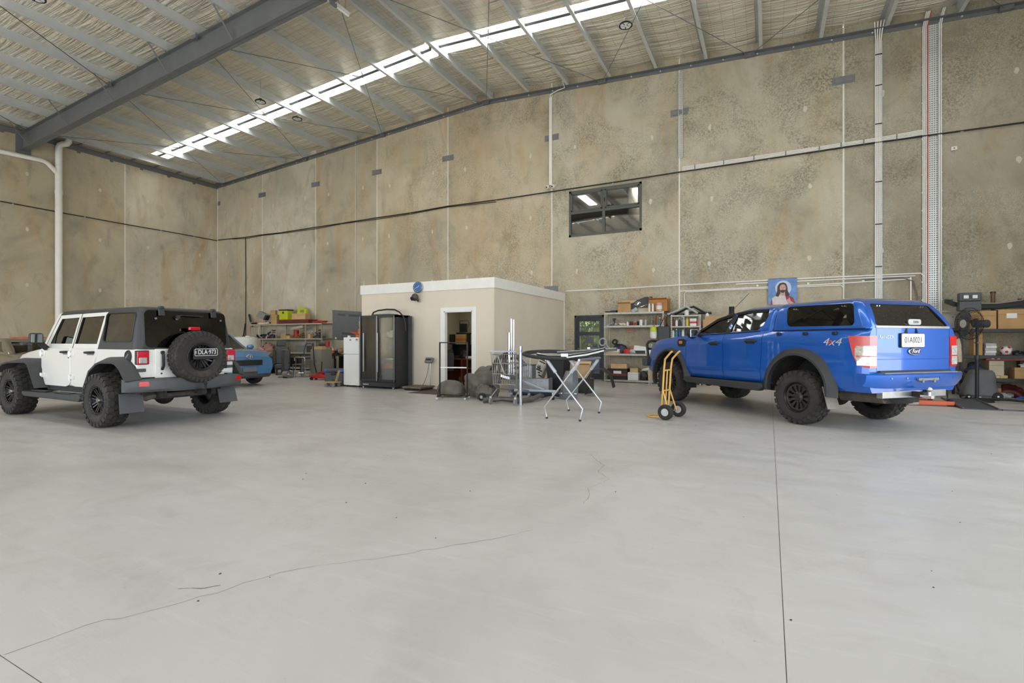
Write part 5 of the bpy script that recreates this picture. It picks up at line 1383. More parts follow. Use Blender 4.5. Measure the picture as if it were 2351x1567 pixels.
OX0, OX1, OY = -10.6, -6.18, 11.1; OZ = 2.63
OD = (-7.70, -6.81, 2.07)
def office():
    o = MB(); o.box(OX0, OD[0], OY, OY+.09, 0, OZ); o.box(OD[1], OX1, OY, OY+.09, 0, OZ); o.box(OD[0], OD[1], OY, OY+.09, OD[2], OZ)
    w = o.build('wall_office_front', CREAM, None, 0); struct(w, 'cream plasterboard front wall of the small office', 'wall')
    s = MB(); s.box(OX1-.09, OX1, OY+.09, WALL_Y, 0, OZ); w2 = s.build('wall_office_side', CREAM, None, 0); struct(w2, 'cream plasterboard side wall of the small office', 'wall')
    s = MB(); s.box(OX0, OX0+.09, OY+.09, WALL_Y, 0, OZ); w3 = s.build('wall_office_left', CREAM, None, 0); struct(w3, 'cream plasterboard left wall of the small office', 'wall')
    pb = MB(); pb.box(OX0+.09, OX1-.09, OY+.09, WALL_Y, OZ-.05, OZ)
    c = pb.build('ceiling_office', WPAINT, None, 0); struct(c, 'flat white ceiling of the small office', 'ceiling')
    # white fascia round the top
    f = MB(); f.box(OX0-.03, OX1+.03, OY-.03, OY+.0, OZ, 2.895); tr = f.build('trim_1', WPAINT, None, 0); struct(tr, 'white fascia board along the top of the office front', 'trim')
    f = MB(); f.box(OX1, OX1+.03, OY, WALL_Y-.002, OZ, 2.895); tr = f.build('trim_2', WPAINT, None, 0); struct(tr, 'white fascia board along the top of the office side', 'trim')
    f = MB(); f.box(OX0-.03, OX0, OY, WALL_Y-.002, OZ, 2.895); tr = f.build('trim_3', WPAINT, None, 0); struct(tr, 'white fascia board on the far left of the office', 'trim')
    MB().box(OX0, OX1, OY, WALL_Y, 2.80, 2.84).build('roof_deck', WPAINT, tr, 0)
    e = MB(); e.box(OX1-.005, OX1+.012, OY-.012, OY+.03, 0, OZ); e = e.build('trim_4', CREAM, None, 0); struct(e, 'corner bead of the office', 'trim')
    e = MB(); e.box(OX1, OX1+.02, WALL_Y-.06, WALL_Y-.001, 0, OZ); e = e.build('trim_5', WPAINT, None, 0); struct(e, 'white end strip where the office meets concrete', 'trim')
    # skirting and architrave
    for k, (a, b) in enumerate(((OX0, OD[0]-.13), (OD[1]+.13, OX1))):
        q = MB().box(a, b, OY-.014, OY, 0, .09).build('baseboard_%s' % ('left', 'right')[k], CREAM, None, 0); struct(q, 'painted skirting on the office front, %s of the doorway' % ('left', 'right')[k], 'baseboard')
    dr = bpy.data.objects.new('door_2', None); COL.objects.link(dr); struct(dr, 'open office doorway with white architrave', 'door')
    for b in ((OD[0]-.11, OD[0]-.0, 0, OD[2]+.10), (OD[1], OD[1]+.11, 0, OD[2]+.10), (OD[0], OD[1], OD[2], OD[2]+.10)):
        MB().box(b[0], b[1], OY-.018, OY+.002, b[2], b[3]).build('architrave', WPAINT, dr, 0, bevel=.003)
    for b in ((OD[0], OD[0]+.03, 0, OD[2]), (OD[1]-.03, OD[1], 0, OD[2]), (OD[0], OD[1], OD[2]-.03, OD[2])):
        MB().box(b[0], b[1], OY-.01, OY+.11, b[2], b[3]).build('door_jamb', WPAINT, dr, 0, bevel=.002)
    # partition inside, right behind the doorway
    OIN = M('office_inner_paint', (168, 166, 146), .8, 0, .04)
    q = MB().box(-8.92, -8.84, OY+.09, 13.6, 0, OZ-.05).build('wall_partition', OIN, None, 0); struct(q, 'inner left partition wall seen through the office doorway', 'wall')
    q = MB().box(-8.92, OX1-.09, 13.6, 13.68, 0, OZ-.05).build('wall_office_inner', OIN, None, 0); struct(q, 'inner back wall seen through the office doorway', 'wall')
office()

# ------------------------------------------------------------------ things on the office front
CLOCKB = M('clock_face_blue', (36, 92, 148), .35, .1, .35, 14)
t = thing('wall_clock', 'round blue-faced clock with silver rim on the office fascia', 'clock', (-8.52, OY-.031, 2.745), group=None)
MB().lathe([(0, 0), (.145, 0), (.155, -.01), (.158, -.035), (.145, -.045), (.138, -.03), (0, -.028)], 32, Matrix.Rotation(-PI/2, 4, 'X') @ Matrix.Scale(-1, 4, (0, 0, 1)) @ Matrix.Scale(-1, 4, (0, 0, 1))).build('rim', STEEL, t, 30)
MB().cyl((0, -.047, 0), (0, -.04, 0), .137, n=32).build('face', CLOCKB, t, 30)
for a, L, w in ((.9, .075, .010), (-1.9, .105, .007)): MB().bar((0, -.05, 0), (L*math.sin(a), -.05, L*math.cos(a)), w, .003, up=(0, 1, 0)).build('hand', LETW, t, 0)
for k in range(12):
    a = k*PI/6; MB().bar((.112*math.sin(a), -.049, .112*math.cos(a)), (.128*math.sin(a), -.049, .128*math.cos(a)), .008, .003, up=(0, 1, 0)).build('hour_mark', LETW, t, 0)
t.location.y = OY-.031
t = thing('flood_lamp', 'brown dome lamp fixed under the blue clock', 'lamp', (-8.54, OY, 2.44))
BRN = M('brown_lamp_plastic', (66, 58, 52), .4, 0, .15)
MB().cyl((.03, 0, -.05), (.03, -.05, -.06), .05, n=14).build('base', M('beige_plastic', (178, 164, 142), .5), t, 40)
MB().cyl((.03, -.04, -.06), (0, -.12, .0), .035, .045, n=12).build('neck', BRN, t, 40)
MB().ball((-.01, -.15, .03), .095, 18, 12, (1, 1, 1.1)).build('dome', BRN, t, 60)
MB().cyl((-.03, -.23, -.01), (-.035, -.255, -.02), .055, n=16).build('lens', BLACKPL, t, 40)

# ------------------------------------------------------------------ rainwater pipe, cables and conduits on the walls
t = thing('downpipe', 'white rainwater downpipe with side branch on the left wall', 'pipe', (WALL_X, 9.5, 0))
mb = MB(); mb.tube([(.17, 0, 0), (.17, 0, 8.85), (.18, .03, 8.97), (.24, .12, 9.03), (.30, .2, 9.06), (.34, .24, 9.14), (.34, .24, 9.23)], .115, 16); mb.build('stack', WHITEPVC, t, 60)
mb = MB(); mb.tube([(.17, -.02, 7.82), (.17, -.34, 8.14), (.17, -.5, 8.2), (.17, -4.5, 8.03), (.17, -8, 7.9)], .085, 14); mb.build('branch', WHITEPVC, t, 60)
for z in (2.0, 4.2, 6.4, 8.3): MB().lathe([(.117, -.02), (.122, -.02), (.122, .02), (.117, .02)], 18, Matrix.Translation((.17, 0, z)), closed=True).build('bracket', WHITEPVC, t, 40)
for z in (1.5, 7.1): MB().lathe([(.116, -.06), (.127, -.06), (.127, .06), (.116, .06)], 18, Matrix.Translation((.17, 0, z)), closed=True).build('coupling', WHITEPVC, t, 40)

def cable(name, label, pts, r, m, n=6, cat='cable', clips=None, parent_loc=(0, 0, 0)):
    t = thing(name, label, cat, parent_loc)
    MB().tube(pts, r, n).build('sheath', m, t, 60)
    for (x, y, z) in (clips or []): MB().cbox((x, y, z), (.06, .05, .05)).build('clip', WHITE, t, 20, bevel=.008)
    return t
rnd = random.Random(21)
cp = [(-24.9, 6.39), (-23.8, 6.36), (-22.77, 6.33), (-21.59, 6.34), (-20.2, 6.31), (-18, 6.33), (-16.4, 6.34), (-14.45, 6.36), (-12.7, 6.36), (-10.92, 6.41), (-8.8, 6.38), (-6.62, 6.39), (-4.5, 6.40), (-2.44, 6.42), (0, 6.43), (2.5, 6.44), (4.2, 6.42), (6.7, 6.39)]
cable('data_cable', 'black cable bundle strung along the long back wall', [(x, WALL_Y-.035, z) for x, z in cp], .021, BLACKCABLE, clips=[(x, WALL_Y-.02, z) for x, z in cp[2::2]])
cable('data_cable', 'thin second black cable drooping beside the main bundle at left', [(x, WALL_Y-.03, z-.02-.05*math.sin(i*1.9)**2) for i, (x, z) in enumerate(cp[1:11])], .012, BLACKCABLE)
cable('data_cable', 'black cable running along the left end wall', [(WALL_X+.035, y, 6.36+.01*math.sin(y)) for y in (15.95, 14, 11.9, 9.8, 8, 5, 2, -3)], .020, BLACKCABLE, clips=[(WALL_X+.02, y, 6.36) for y in (14.8, 13.3, 10.4, 8.2)])
cable('data_cable', 'black cable dropping down the back wall near the left corner', [(-22.77, WALL_Y-.03, 6.33), (-22.75, WALL_Y-.03, 4), (-22.77, WALL_Y-.03, 1.2)], .018, BLACKCABLE)
cable('conduit', 'thin grey conduit on the back wall left of the office', [(-15.6, WALL_Y-.02, 9.5), (-15.6, WALL_Y-.02, 7.0), (-15.62, WALL_Y-.02, 1.0)], .012, SEAL, cat='conduit')
t = thing('cable_trunking', 'white vertical trunking ending at two dome cameras above the window', 'trunking', (-6.67, WALL_Y, 0))
MB().box(-.055, .055, -.05, 0, 6.62, 9.62).build('channel', WPAINT, t, 20, bevel=.006)
MB().tube([(0, -.05, 9.6), (0, -.08, 9.7), (.3, -.12, 9.76), (.55, -.14, 9.78), (.5, -.2, 10.0)], .018, 8).build('feed_conduit', WHITE, t, 50)
for k, s in enumerate((-1, 1)):
    t = thing('dome_camera', 'small white dome camera at the trunking foot, %s one' % ('left', 'right')[k], 'camera', (-6.67+s*.10, WALL_Y-.06, 6.55), group='dome cameras above the office')
    MB().cyl((0, .06, .0), (0, -.01, 0), .07, n=16).build('base', WHITE, t, 40); MB().ball((0, -.03, -.01), .068, 14, 10).build('dome', WHITE, t, 60)
    MB().cyl((0, -.085, -.02), (0, -.10, -.025), .028, n=12).build('lens', BLACKPL, t, 40)

def tray(name, label, x, w, z0, z1, holes=True, y=WALL_Y):
    """perforated galvanised cable tray: rungs and slots are real"""
    t = thing(name, label, 'cable tray', (x, y, 0))
    for s in (-1, 1): MB().box(s*w/2-.006, s*w/2+.006, -.05, -.004, z0, z1).build('side_rail', GALV, t, 0)
    nb = 3 if w < .2 else 5
    bars = MB()
    for k in range(1, nb): xx = -w/2+w*k/nb; bars.box(xx-w*.045, xx+w*.045, -.012, -.006, z0, z1)
    o = bars.build('tray_strips', GALV, t, 0); o['kind'] = 'stuff'
    mb = MB(); z = z0
    while z < z1: mb.box(-w/2, w/2, -.0125, -.0055, z, z+.028); z += .055
    o = mb.build('tray_slots', GALV, t, 0); o['kind'] = 'stuff'
    return t
tray('cable_tray', 'narrow perforated steel tray on the panel joint right of the window', -2.40, .12, 6.86, 9.46)
t = tray('cable_tray', 'wide perforated steel tray with conduits running full height at right', 3.63, .23, .3, 9.2)
ORW = M('orange_cable', (196, 88, 52), .5, 0, .1)
for k, (dx, m, r, nm) in enumerate(((-.15, WHITEPVC, .014, 'conduit_run'), (-.185, WHITEPVC, .014, 'conduit_run'), (-.09, ORW, .010, 'orange_cable'), (.14, WHITEPVC, .014, 'conduit_run'), (.175, WHITEPVC, .014, 'conduit_run'), (-.118, WHITEPVC, .012, 'conduit_run'))):
    MB().tube([(dx, -.035, .3), (dx, -.035, 9.15), (dx+.02, -.06, 9.3), (dx+.06, -.1, 9.5)], r, 8).build(nm, m, t, 50)
for s in (-.2, .19):
    z = .5
    while z < 9.1: MB().box(s-.012, s+.012, -.03, 0, z, z+.03).build('saddle', GALV, t, 0); z += .45
t = tray('cable_tray', 'slim tray with four white conduits left of the wide tray', 2.53, .15, .3, 9.05)
for dx in (-.055, -.02, .015, .05): MB().tube([(dx, -.04, .3), (dx, -.04, 9.05), (dx*1.4, -.07, 9.3), (dx*2, -.2, 9.5)], .0145, 8).build('conduit_run', WHITEPVC, t, 50)
for z in (1.0, 2.1, 3.2, 4.3, 5.4, 6.9, 7.9, 8.7): MB().box(-.075, .075, -.062, -.055, z, z+.025).build('cable_tie', BLACKPL, t, 0)
t = thing('conduit_bundle', 'bundle of white conduits running sideways just above the black cable', 'conduit', (0, WALL_Y, 6.5))
for k in range(4): MB().tube([(-2.35, -.03, .035*(k-1.5)), (2.5, -.03, .035*(k-1.5)), (3.45, -.03, .035*(k-1.5)+.03)], .014, 8).build('conduit_run', WHITEPVC, t, 50)
for x in (-2, -1.2, -.4, .4, 1.2, 1.7, 2.2, 2.9): MB().box(x, x+.025, -.052, -.004, -.075, .075).build('saddle', GREYP, t, 0)
yw = WALL_Y-.03
cable('conduit', 'long cream conduit running along the back wall above the shelving', [(-6.1, yw, 2.965), (-4.4, yw, 2.96), (-2.4, yw, 2.985), (0, yw, 3.0), (1.5, yw, 3.0), (3.4, yw, 2.99), (3.47, yw, 2.9)], .018, WHITEPVC, cat='conduit')
cable('conduit', 'lower cream conduit with a drop leg above the blue pickup bonnet', [(-2.29, yw, .8), (-2.29, yw, 2.70), (-2.25, yw, 2.765), (-1.5, yw, 2.77), (1.70, yw, 2.775), (1.765, yw, 2.70), (1.77, yw, 1.2)], .016, WHITEPVC, cat='conduit')
cable('conduit', 'second lower conduit running to the wide tray', [(-2.42, yw, 2.80), (1.2, yw, 2.815), (3.20, yw, 2.86)], .014, WHITEPVC, cat='conduit')
cable('conduit', 'short white conduit crossing behind the poster', [(-.86, yw, 2.93), (2.9, yw, 2.935), (3.30, yw, 2.93)], .018, WPAINT, cat='conduit', clips=[(x, WALL_Y-.02, 2.86) for x in (-.3, .95, 2.2)])
cable('conduit', 'looping grey hose beside the wide tray', [(2.2, yw, 2.89), (3.0, yw, 2.91), (3.25, yw-.02, 2.80), (3.33, yw-.02, 2.4), (3.30, yw, 1.6)], .014, GREYP, cat='conduit')
cable('conduit', 'upright white conduit between the slim tray and the wide tray', [(3.20, yw, .6), (3.20, yw, 2.9)], .016, WHITEPVC, cat='conduit')
t = thing('switch_box', 'grey metal electrical box low on the wall behind the pickup', 'electrical box', (3.86, WALL_Y, 1.75))
MB().box(-.2, .2, -.13, 0, -.22, .2).build('case', M('box_grey', (152, 152, 146), .5, .2, .06), t, 20, bevel=.006); MB().box(-.19, .19, -.137, -.13, -.21, .19).build('cover', M('box_grey', (152, 152, 146)), t, 20, bevel=.003); MB().cyl((.14, -.137, .12), (.14, -.15, .12), .012, n=10).build('lock', BLACKPL, t, 40)
t = thing('sensor_box', 'small white sensor beside the wide tray', 'sensor', (4.05, WALL_Y, 6.02))
MB().box(-.06, .06, -.05, 0, -.045, .045).build('case', WHITE, t, 20, bevel=.01); MB().cyl((0, -.05, 0), (0, -.055, 0), .02, n=10).build('window', GREYP, t, 40)

# ------------------------------------------------------------------ poster of a robed figure
t = thing('wall_poster', 'blue devotional poster of a long-haired robed figure on concrete wall', 'poster', (.33, WALL_Y-.055, 2.66))
PBL = M('poster_sky', (104, 140, 196), .6, 0, .22, 6); PHALO = M('poster_halo', (188, 200, 222), .6, 0, .08, 8); PHAIR = M('poster_hair', (76, 60, 56), .7, 0, .2, 20); PSKIN = M('poster_skin', (190, 156, 140), .6, 0, .08, 14)
PROBE = M('poster_robe', (208, 196, 198), .6, 0, .1, 12); PRED = M('poster_mantle', (146, 60, 70), .6, 0, .15, 12)
MB().box(-.355, .355, -.004, .0, -.36, .365).build('sheet', PBL, t, 0)
def flat(nm, poly, lvl, m): MB().prism(poly, -.004-.0008*lvl, -.0035, axis='y').build(nm, m, t, 0)
def ell(cx, cz, a, b, n=22): return [(cx+a*math.cos(2*PI*i/n), cz+b*math.sin(2*PI*i/n)) for i in range(n)]
flat('halo', ell(.02, .10, .20, .21), 1, PHALO)
flat('mantle', [(-.30, -.36), (-.27, -.20), (-.12, -.10), (.02, -.06), (.14, -.10), (.26, -.18), (.33, -.36)], 2, PRED)
flat('robe', [(-.24, -.36), (-.26, -.18), (-.13, -.09), (.0, -.07), (.07, -.12), (.10, -.25), (.16, -.36)], 3, PROBE)
flat('hair', [(-.17, -.12), (-.13, .02), (-.12, .16), (-.07, .235), (.02, .255), (.09, .22), (.12, .14), (.13, .02), (.18, -.10), (.10, -.14), (.04, -.04), (-.05, -.05), (-.10, -.14)], 4, PHAIR)
flat('face', ell(.01, .10, .078, .105), 5, PSKIN)
flat('neck', [(-.05, .03), (.06, .03), (.07, -.11), (-.05, -.11)], 4.5, PSKIN)
flat('beard', [(-.062, .055), (-.04, .04), (.01, .05), (.06, .04), (.08, .055), (.05, -.02), (.01, -.04), (-.035, -.02)], 5.5, PHAIR)
for sx in (-.025, .045): flat('eye', ell(sx, .125, .014, .006, 10), 6, PHAIR)
flat('nose', [(.003, .12), (.017, .12), (.022, .07), (-.002, .07)], 6, M('poster_skin_dark', (170, 132, 118), .6)); flat('mouth', ell(.01, .045, .02, .006, 10), 6, PRED)
flat('hand', [(.10, -.24), (.15, -.20), (.17, -.16), (.185, -.20), (.20, -.26), (.27, -.32), (.24, -.36), (.15, -.33)], 5, PSKIN)
MB().box(-.355, .355, -.008, .004, .362, .372).build('top_batten', BLACKPL, t, 0)
for s in (-.33, .33): MB().box(s-.02, s+.02, 0, .053, .33, .36).build('hanger', BLACKPL, t, 0)

# ------------------------------------------------------------------ high-bay lamps and the tube lamp
def highbay(x, y, z, label):
    t = thing('high_bay_lamp', label, 'lamp', (x, y, z), group='high bay lamps under the roof')
    MB().lathe([(0, .11), (.05, .11), (.06, .05), (.15, .045), (.165, .03), (.165, .0), (.15, -.004), (.145, .012), (0, .012)], 28).build('housing', BLACKPL, t, 35)
    LED = M('led_panel', (225, 226, 222), .4, 0, .05)
    for k in range(5):
        a = 2*PI*k/5; da = PI/5-.10
        pts = [(r*math.cos(a+q), r*math.sin(a+q)) for r, q in ((.05, -da*.7), (.13, -da), (.135, 0), (.13, da), (.05, da*.7))]
        MB().prism(pts, .002, .011).build('led_panel', LED, t, 0)
    MB().cyl((0, 0, -.004), (0, 0, .011), .036, n=14).build('hub_cap', LED, t, 30)
    ztop = rz(x)+.05
    MB().tube([(-.04, 0, .10), (-.04, 0, .18), (0, 0, .22), (.04, 0, .18), (.04, 0, .10)], .007, 6).build('hook', STEEL, t, 40)
    MB().tube([(0, 0, .21), (0, 0, ztop-z+.1)], .006, 6).build('chain', STEEL, t, 40)
highbay(-14.75, 5.25, 9.02, 'black round high bay lamp at the top left edge of the roof')
highbay(-14.75, 10.87, 9.05, 'black round high bay lamp left of the skylight strip')
highbay(-14.75, 12.30, 9.06, 'black round high bay lamp right of the skylight strip, by the pair')
highbay(-3.13, 12.25, 9.0, 'black round high bay lamp nearest the right, below the skylight')
t = thing('tube_lamp', 'white fluorescent tube lamp hanging at the roof ridge', 'lamp', (-9.22, 8.6, 9.28))
TUB = M('tube_diffuser', (232, 232, 228), .3, 0, .03)
MB().box(-.05, .05, -.62, .62, .03, .075).build('batten', WPAINT, t, 20, bevel=.008); MB().cyl((0, -.6, 0), (0, .6, 0), .03, n=12).build('tube', TUB, t, 40)
for y in (-.5, .5): MB().tube([(0, y, .07), (0, y, .72)], .006, 6).build('hanger', STEEL, t, 40)
# ------------------------------------------------------------------ builders for small goods
def cm(name, col, rough=.5, **k): return M(name, col, rough, **k)
C = {n: cm('plastic_'+n, c) for n, c in dict(red=(176, 42, 40), blue=(44, 84, 150), green=(70, 120, 70), yellow=(214, 190, 60), lime=(188, 200, 40), orange=(214, 120, 50), pink=(206, 150, 140),
     navy=(40, 48, 70), brown=(110, 78, 56), beige=(196, 182, 156), grey=(128, 130, 130), dark=(52, 53, 55), black=(30, 30, 32), white=(222, 222, 218), teal=(72, 128, 140), silver=(176, 178, 178), maroon=(104, 44, 44), tan=(176, 142, 96), amber=(170, 112, 44)).items()}
def carton(label, loc, size, rz=0.0, m=CARD, name='cardboard_box', open_=False, paper=False, cat='box', group=None, lid=None, band=None):
    w, d, h = size; t = thing(name, label, cat, loc, rz, group)
    if open_:
        s = MB()
        for b in ((-w/2, w/2, -d/2, -d/2+.006, 0, h), (-w/2, w/2, d/2-.006, d/2, 0, h), (-w/2, -w/2+.006, -d/2, d/2, 0, h), (w/2-.006, w/2, -d/2, d/2, 0, h), (-w/2, w/2, -d/2, d/2, 0, .006)): s.box(*b)
        s.build('body', m, t, 0)
        for s_, a in ((1, .5), (-1, .9)):
            MB().bar((0, s_*d/2, h), (0, s_*(d/2+.14*math.cos(a)*min(1, d/.3)), h+.14*math.sin(a)*(1 if s_ > 0 else .3)*min(1, h/.2)), w*.96, .005, up=(0, 0, 1)).build('flap', m, t, 0)
    else:
        MB().box(-w/2, w/2, -d/2, d/2, 0, h).build('body', m, t, 20, bevel=min(.006, h*.1))
        MB().box(-w/2, w/2, -.022, .022, h, h+.0012).build('tape', C['tan'], t, 0)
        MB().box(-w/2+.004, w/2-.004, -d/2-.0012, -d/2, h*.72, h*.735).build('flap_line', C['brown'], t, 0)
    if paper: MB().box(-w*.18, w*.22, -d/2-.003, -d/2-.001, h*.55, h*.80).build('paper_label', PAPER, t, 0)
    if band: MB().box(-w/2-.001, w/2+.001, -d/2-.002, d/2+.001, h*.35, h*.6).build('print_band', band, t, 0)
    return t
def bottle(label, loc, r, h, m, cap=None, name='bottle', cat='bottle', group=None, wrap=None, trig=False):
    t = thing(name, label, cat, loc, 0, group)
    MB().lathe([(r*.92, 0), (r, r*.15), (r, h*.58), (r*.85, h*.70), (r*.38, h*.80), (r*.38, h*.88), (0, h*.88)], 14).build('body', m, t, 40)
    MB().cyl((0, 0, h*.86), (0, 0, h), r*.45, n=10).build('cap', cap or C['white'], t, 40)
    if wrap: MB().lathe([(r*1.01, h*.18), (r*1.015, h*.18), (r*1.015, h*.5), (r*1.01, h*.5)], 14, closed=True).build('wrap_label', wrap, t, 40)
    if trig: MB().cbox((-r*.6, 0, h*1.03), (r*1.8, r*.7, h*.12)).build('trigger_head', cap or C['red'], t, 20, bevel=.004)
    return t
def can(label, loc, r, h, m, lid=None, name='can', cat='can', group=None, wrap=None):
    t = thing(name, label, cat, loc, 0, group)
    MB().lathe([(r, 0), (r, h*.94), (r*1.03, h*.95), (r*1.03, h), (0, h)], 16).build('body', m, t, 40)
    MB().cyl((0, 0, h), (0, 0, h+h*.02+.003), r*.85, n=16).build('lid', lid or C['silver'], t, 40)
    if wrap: MB().lathe([(r*1.005, h*.25), (r*1.012, h*.25), (r*1.012, h*.7), (r*1.005, h*.7)], 16, closed=True).build('wrap_label', wrap, t, 40)
    return t
def spray(label, loc, m, group=None, h=.24, r=.033): 
    t = thing('spray_can', label, 'spray can', loc, 0, group)
    MB().lathe([(r, 0), (r, h*.78), (r*.8, h*.84), (0, h*.85)], 14).build('body', m, t, 40); MB().cyl((0, 0, h*.83), (0, 0, h), r*.72, r*.66, n=12).build('cap', C['white'], t, 40)
    return t
def lump(label, loc, size, m, name, cat, seed=1, rough=.22, group=None, rz=0.0, detail=None, n=26, m_=16):
    """soft crumpled thing; a rough value of .4 and up gives a heap of loose hard pieces"""
    rnd = random.Random(seed); t = thing(name, label, cat, loc, rz, group); X, Y, Z = size
    if rough >= .4:
        mb = MB(); k = 26
        for q in range(k):
            u = rnd.uniform(-1, 1); v = rnd.uniform(-1, 1); top = Z*(1-.75*u*u)*(1-.3*v*v); L = rnd.uniform(.12, .34)*X; w = rnd.uniform(.05, .13)*min(X, Y*1.4); z = rnd.uniform(.15, .85)*top
            T = Matrix.Translation((u*(X/2-L*.4), v*Y*.36, max(z, w*.6))) @ Euler((rnd.uniform(-.5, .5), rnd.uniform(-.6, .6), rnd.uniform(0, 6))).to_matrix().to_4x4()
            if q % 3 == 0: mb.lathe([(w*.3, -L/2), (w*.55, -L/2), (w*.55, L/2), (w*.3, L/2)], 8, T @ Matrix.Rotation(PI/2, 4, 'Y'), closed=True)
            else: mb.box(-L/2, L/2, -w/2, w/2, -w*rnd.uniform(.15, .5), w*.3, T)
        mb.v = [(x, y, max(z, 0)) for x, y, z in mb.v]
        o = mb.build('pieces', m, t, 30); o['kind'] = 'stuff'
        MB().box(-X*.35, X*.3, -Y*.3, Y*.3, 0, Z*.25).build('underlying_piece', MIDGREY, t, 20, bevel=.02)
        return t
    ph = [(rnd.uniform(-2.6, 2.6), rnd.uniform(-2.6, 2.6), rnd.uniform(-2.4, 2.4), rnd.uniform(0, 6)) for _ in range(7)]
    def f(d):
        v = 1.0
        for i, (a, b, c, p) in enumerate(ph):
            g_ = 1+i*.45; v += rough*.8/(1+i*.6)*math.sin(a*g_*d.x+b*g_*d.y+c*g_*d.z+p)
        for i, (a, b, c, p) in enumerate(ph[:4]): v -= rough*.55/(1+i*.4)*(1-abs(math.sin(1.7*(a*d.x+b*d.z)+2.1*c*d.y+p)))**3
        return max(.35, v)
    mb = MB(); big = X > .5; mb.ball((0, 0, 0), 1.0, 52 if big else n, 32 if big else m_, fn=f)
    lo = [min(v[i] for v in mb.v) for i in range(3)]; hi = [max(v[i] for v in mb.v) for i in range(3)]; zb = lo[2]*.45
    mb.v = [((x-lo[0])/(hi[0]-lo[0])*X-X/2, (y-lo[1])/(hi[1]-lo[1])*Y-Y/2, max(0.0, z-zb)/(hi[2]-zb)*Z) for x, y, z in mb.v]
    mb.build('body', m, t, 70)
    if detail: 
        for q in range(2):
            MB().tube([(size[0]*.5*math.cos(a+q)*.8, size[1]*.5*math.sin(a+q)*.8, size[2]*(.55+.3*math.sin(a*2+q))) for a in [k*.4 for k in range(8)]], .008, 6).build('seam', detail, t, 40)
    return t
def coil(label, loc, R, r, m, turns=3, name='cable_coil', cat='cable', rx=0.0, rz=0.0, group=None):
    t = thing(name, label, cat, loc, rz, group, rx=rx)
    pts = [((R+.012*math.sin(k*2.1))*math.cos(2*PI*k/16), (R+.012*math.cos(k*1.7))*math.sin(2*PI*k/16), r+r*1.6*k/16) for k in range(16*turns)]
    MB().tube(pts, r, 6).build('loops', m, t, 50)
    MB().tube([pts[-1], (pts[-1][0]+R*.4, pts[-1][1]-.1, r), (pts[-1][0]+R*.9, pts[-1][1]-.15, r)], r, 6).build('tail', m, t, 50)
    return t
def panel_part(label, loc, pts, th, m, name, cat, rz=0.0, rx=0.0, ry=0.0, edge=None, group=None):
    """curved body panel or trim strip swept along points, with a returned edge"""
    t = thing(name, label, cat, loc, rz, group, rx=rx, ry=ry)
    secs = [[(x, y-th[0]/2, z), (x, y+th[0]/2, z+th[2] if len(th) > 2 else z), (x, y+th[0]/2, z+th[1]), (x, y-th[0]/2, z+th[1])] for x, y, z in pts]
    MB().loft(secs).build('panel', m, t, 40)
    if edge: MB().tube([(x, y-th[0]/2-.003, z+th[1]) for x, y, z in pts], .009, 6).build('edge_trim', edge, t, 40)
    return t

def shelf_unit(label, loc, w, d, levels, m, posts=None, ph=None, pw=.045, beam=.055, name='shelving_unit', deck=None, rz=0.0):
    """bolted angle-post shelving: each post, beam and shelf is a part; posts carry real slots' worth of edge"""
    t = thing(name, label, 'shelf', loc, rz)
    H = ph or max(levels)
    for x in (posts or (0, w)):
        for y in (0, d):
            s = MB(); sx = 1 if x < w/2 else -1; sy = 1 if y < d/2 else -1
            s.box(min(x, x+sx*pw), max(x, x+sx*pw), min(y, y+sy*.004), max(y, y+sy*.004), 0, H); s.box(min(x, x+sx*.004), max(x, x+sx*.004), min(y, y+sy*pw), max(y, y+sy*pw), 0, H)
            p = s.build('post', m, t, 0)
            z = .08; hm = MB()
            while z < H-.05: hm.box(x+sx*pw*.4, x+sx*pw*.7, y-.0012 if sy > 0 else y+.0, y-.0002 if sy > 0 else y+.0012, z, z+.028); z += .06
            hh = hm.build('post_slots', MBLACK, p, 0); hh['kind'] = 'stuff'
    for z in levels:
        s = MB(); s.box(0, w, 0, d, z-.018, z); o = s.build('shelf', deck or m, t, 0)
        for y in (0, d): MB().box(0, w, y-.012, y+.012, z-beam, z).build('beam', m, o, 0, bevel=.003)
    return t
# ------------------------------------------------------------------ left: shelving, benches, fridges
SHELFG = M('shelf_beige_grey', (186, 180, 164), .5, .2, .1, 6, dirt=.2)
shelf_unit('long beige bolted shelving against the wall behind the blue suv', (-21.5, 15.3, 0), 4.65, .6, (.12, .78, 1.39, 2.04), SHELFG, posts=(0, 1.75, 3.68, 4.65))
Z3, Z2, Z1 = 2.04, 1.39, .78
carton('long purple-brown timber tray on the top shelf under the yellow case', (-18.6, 15.55, Z3), (1.9, .5, .17), 0, C['maroon'], 'timber_tray', cat='tray', open_=False)
t = thing('tool_case', 'lime yellow power tool case on top of the left shelving', 'tool case', (-19.3, 15.5, Z3+.172))
MB().box(-.27, .27, -.16, .16, 0, .42).build('shell', C['lime'], t, 20, bevel=.03); MB().box(-.29, .30, -.17, .17, .42, .47).build('lid', C['dark'], t, 20, bevel=.01); MB().box(-.06, .06, -.165, -.16, .28, .36).build('logo_plate', C['dark'], t, 0)
t = thing('tool_case', 'lime yellow case lid tipped up behind the pale carton', 'tool case', (-18.6, 15.72, Z3+.172))
MB().prism([(-.35, 0), (.42, 0), (.38, .46), (.05, .58), (-.12, .52)], -.06, .06, axis='y').build('shell', C['lime'], t, 20, bevel=.02); MB().box(.02, .25, -.066, -.06, .34, .44).build('logo_plate', C['grey'], t, 0)
carton('pale open carton beside the lime yellow case on the top shelf', (-18.25, 15.42, Z3+.172), (.75, .3, .26), .1, CARD2)
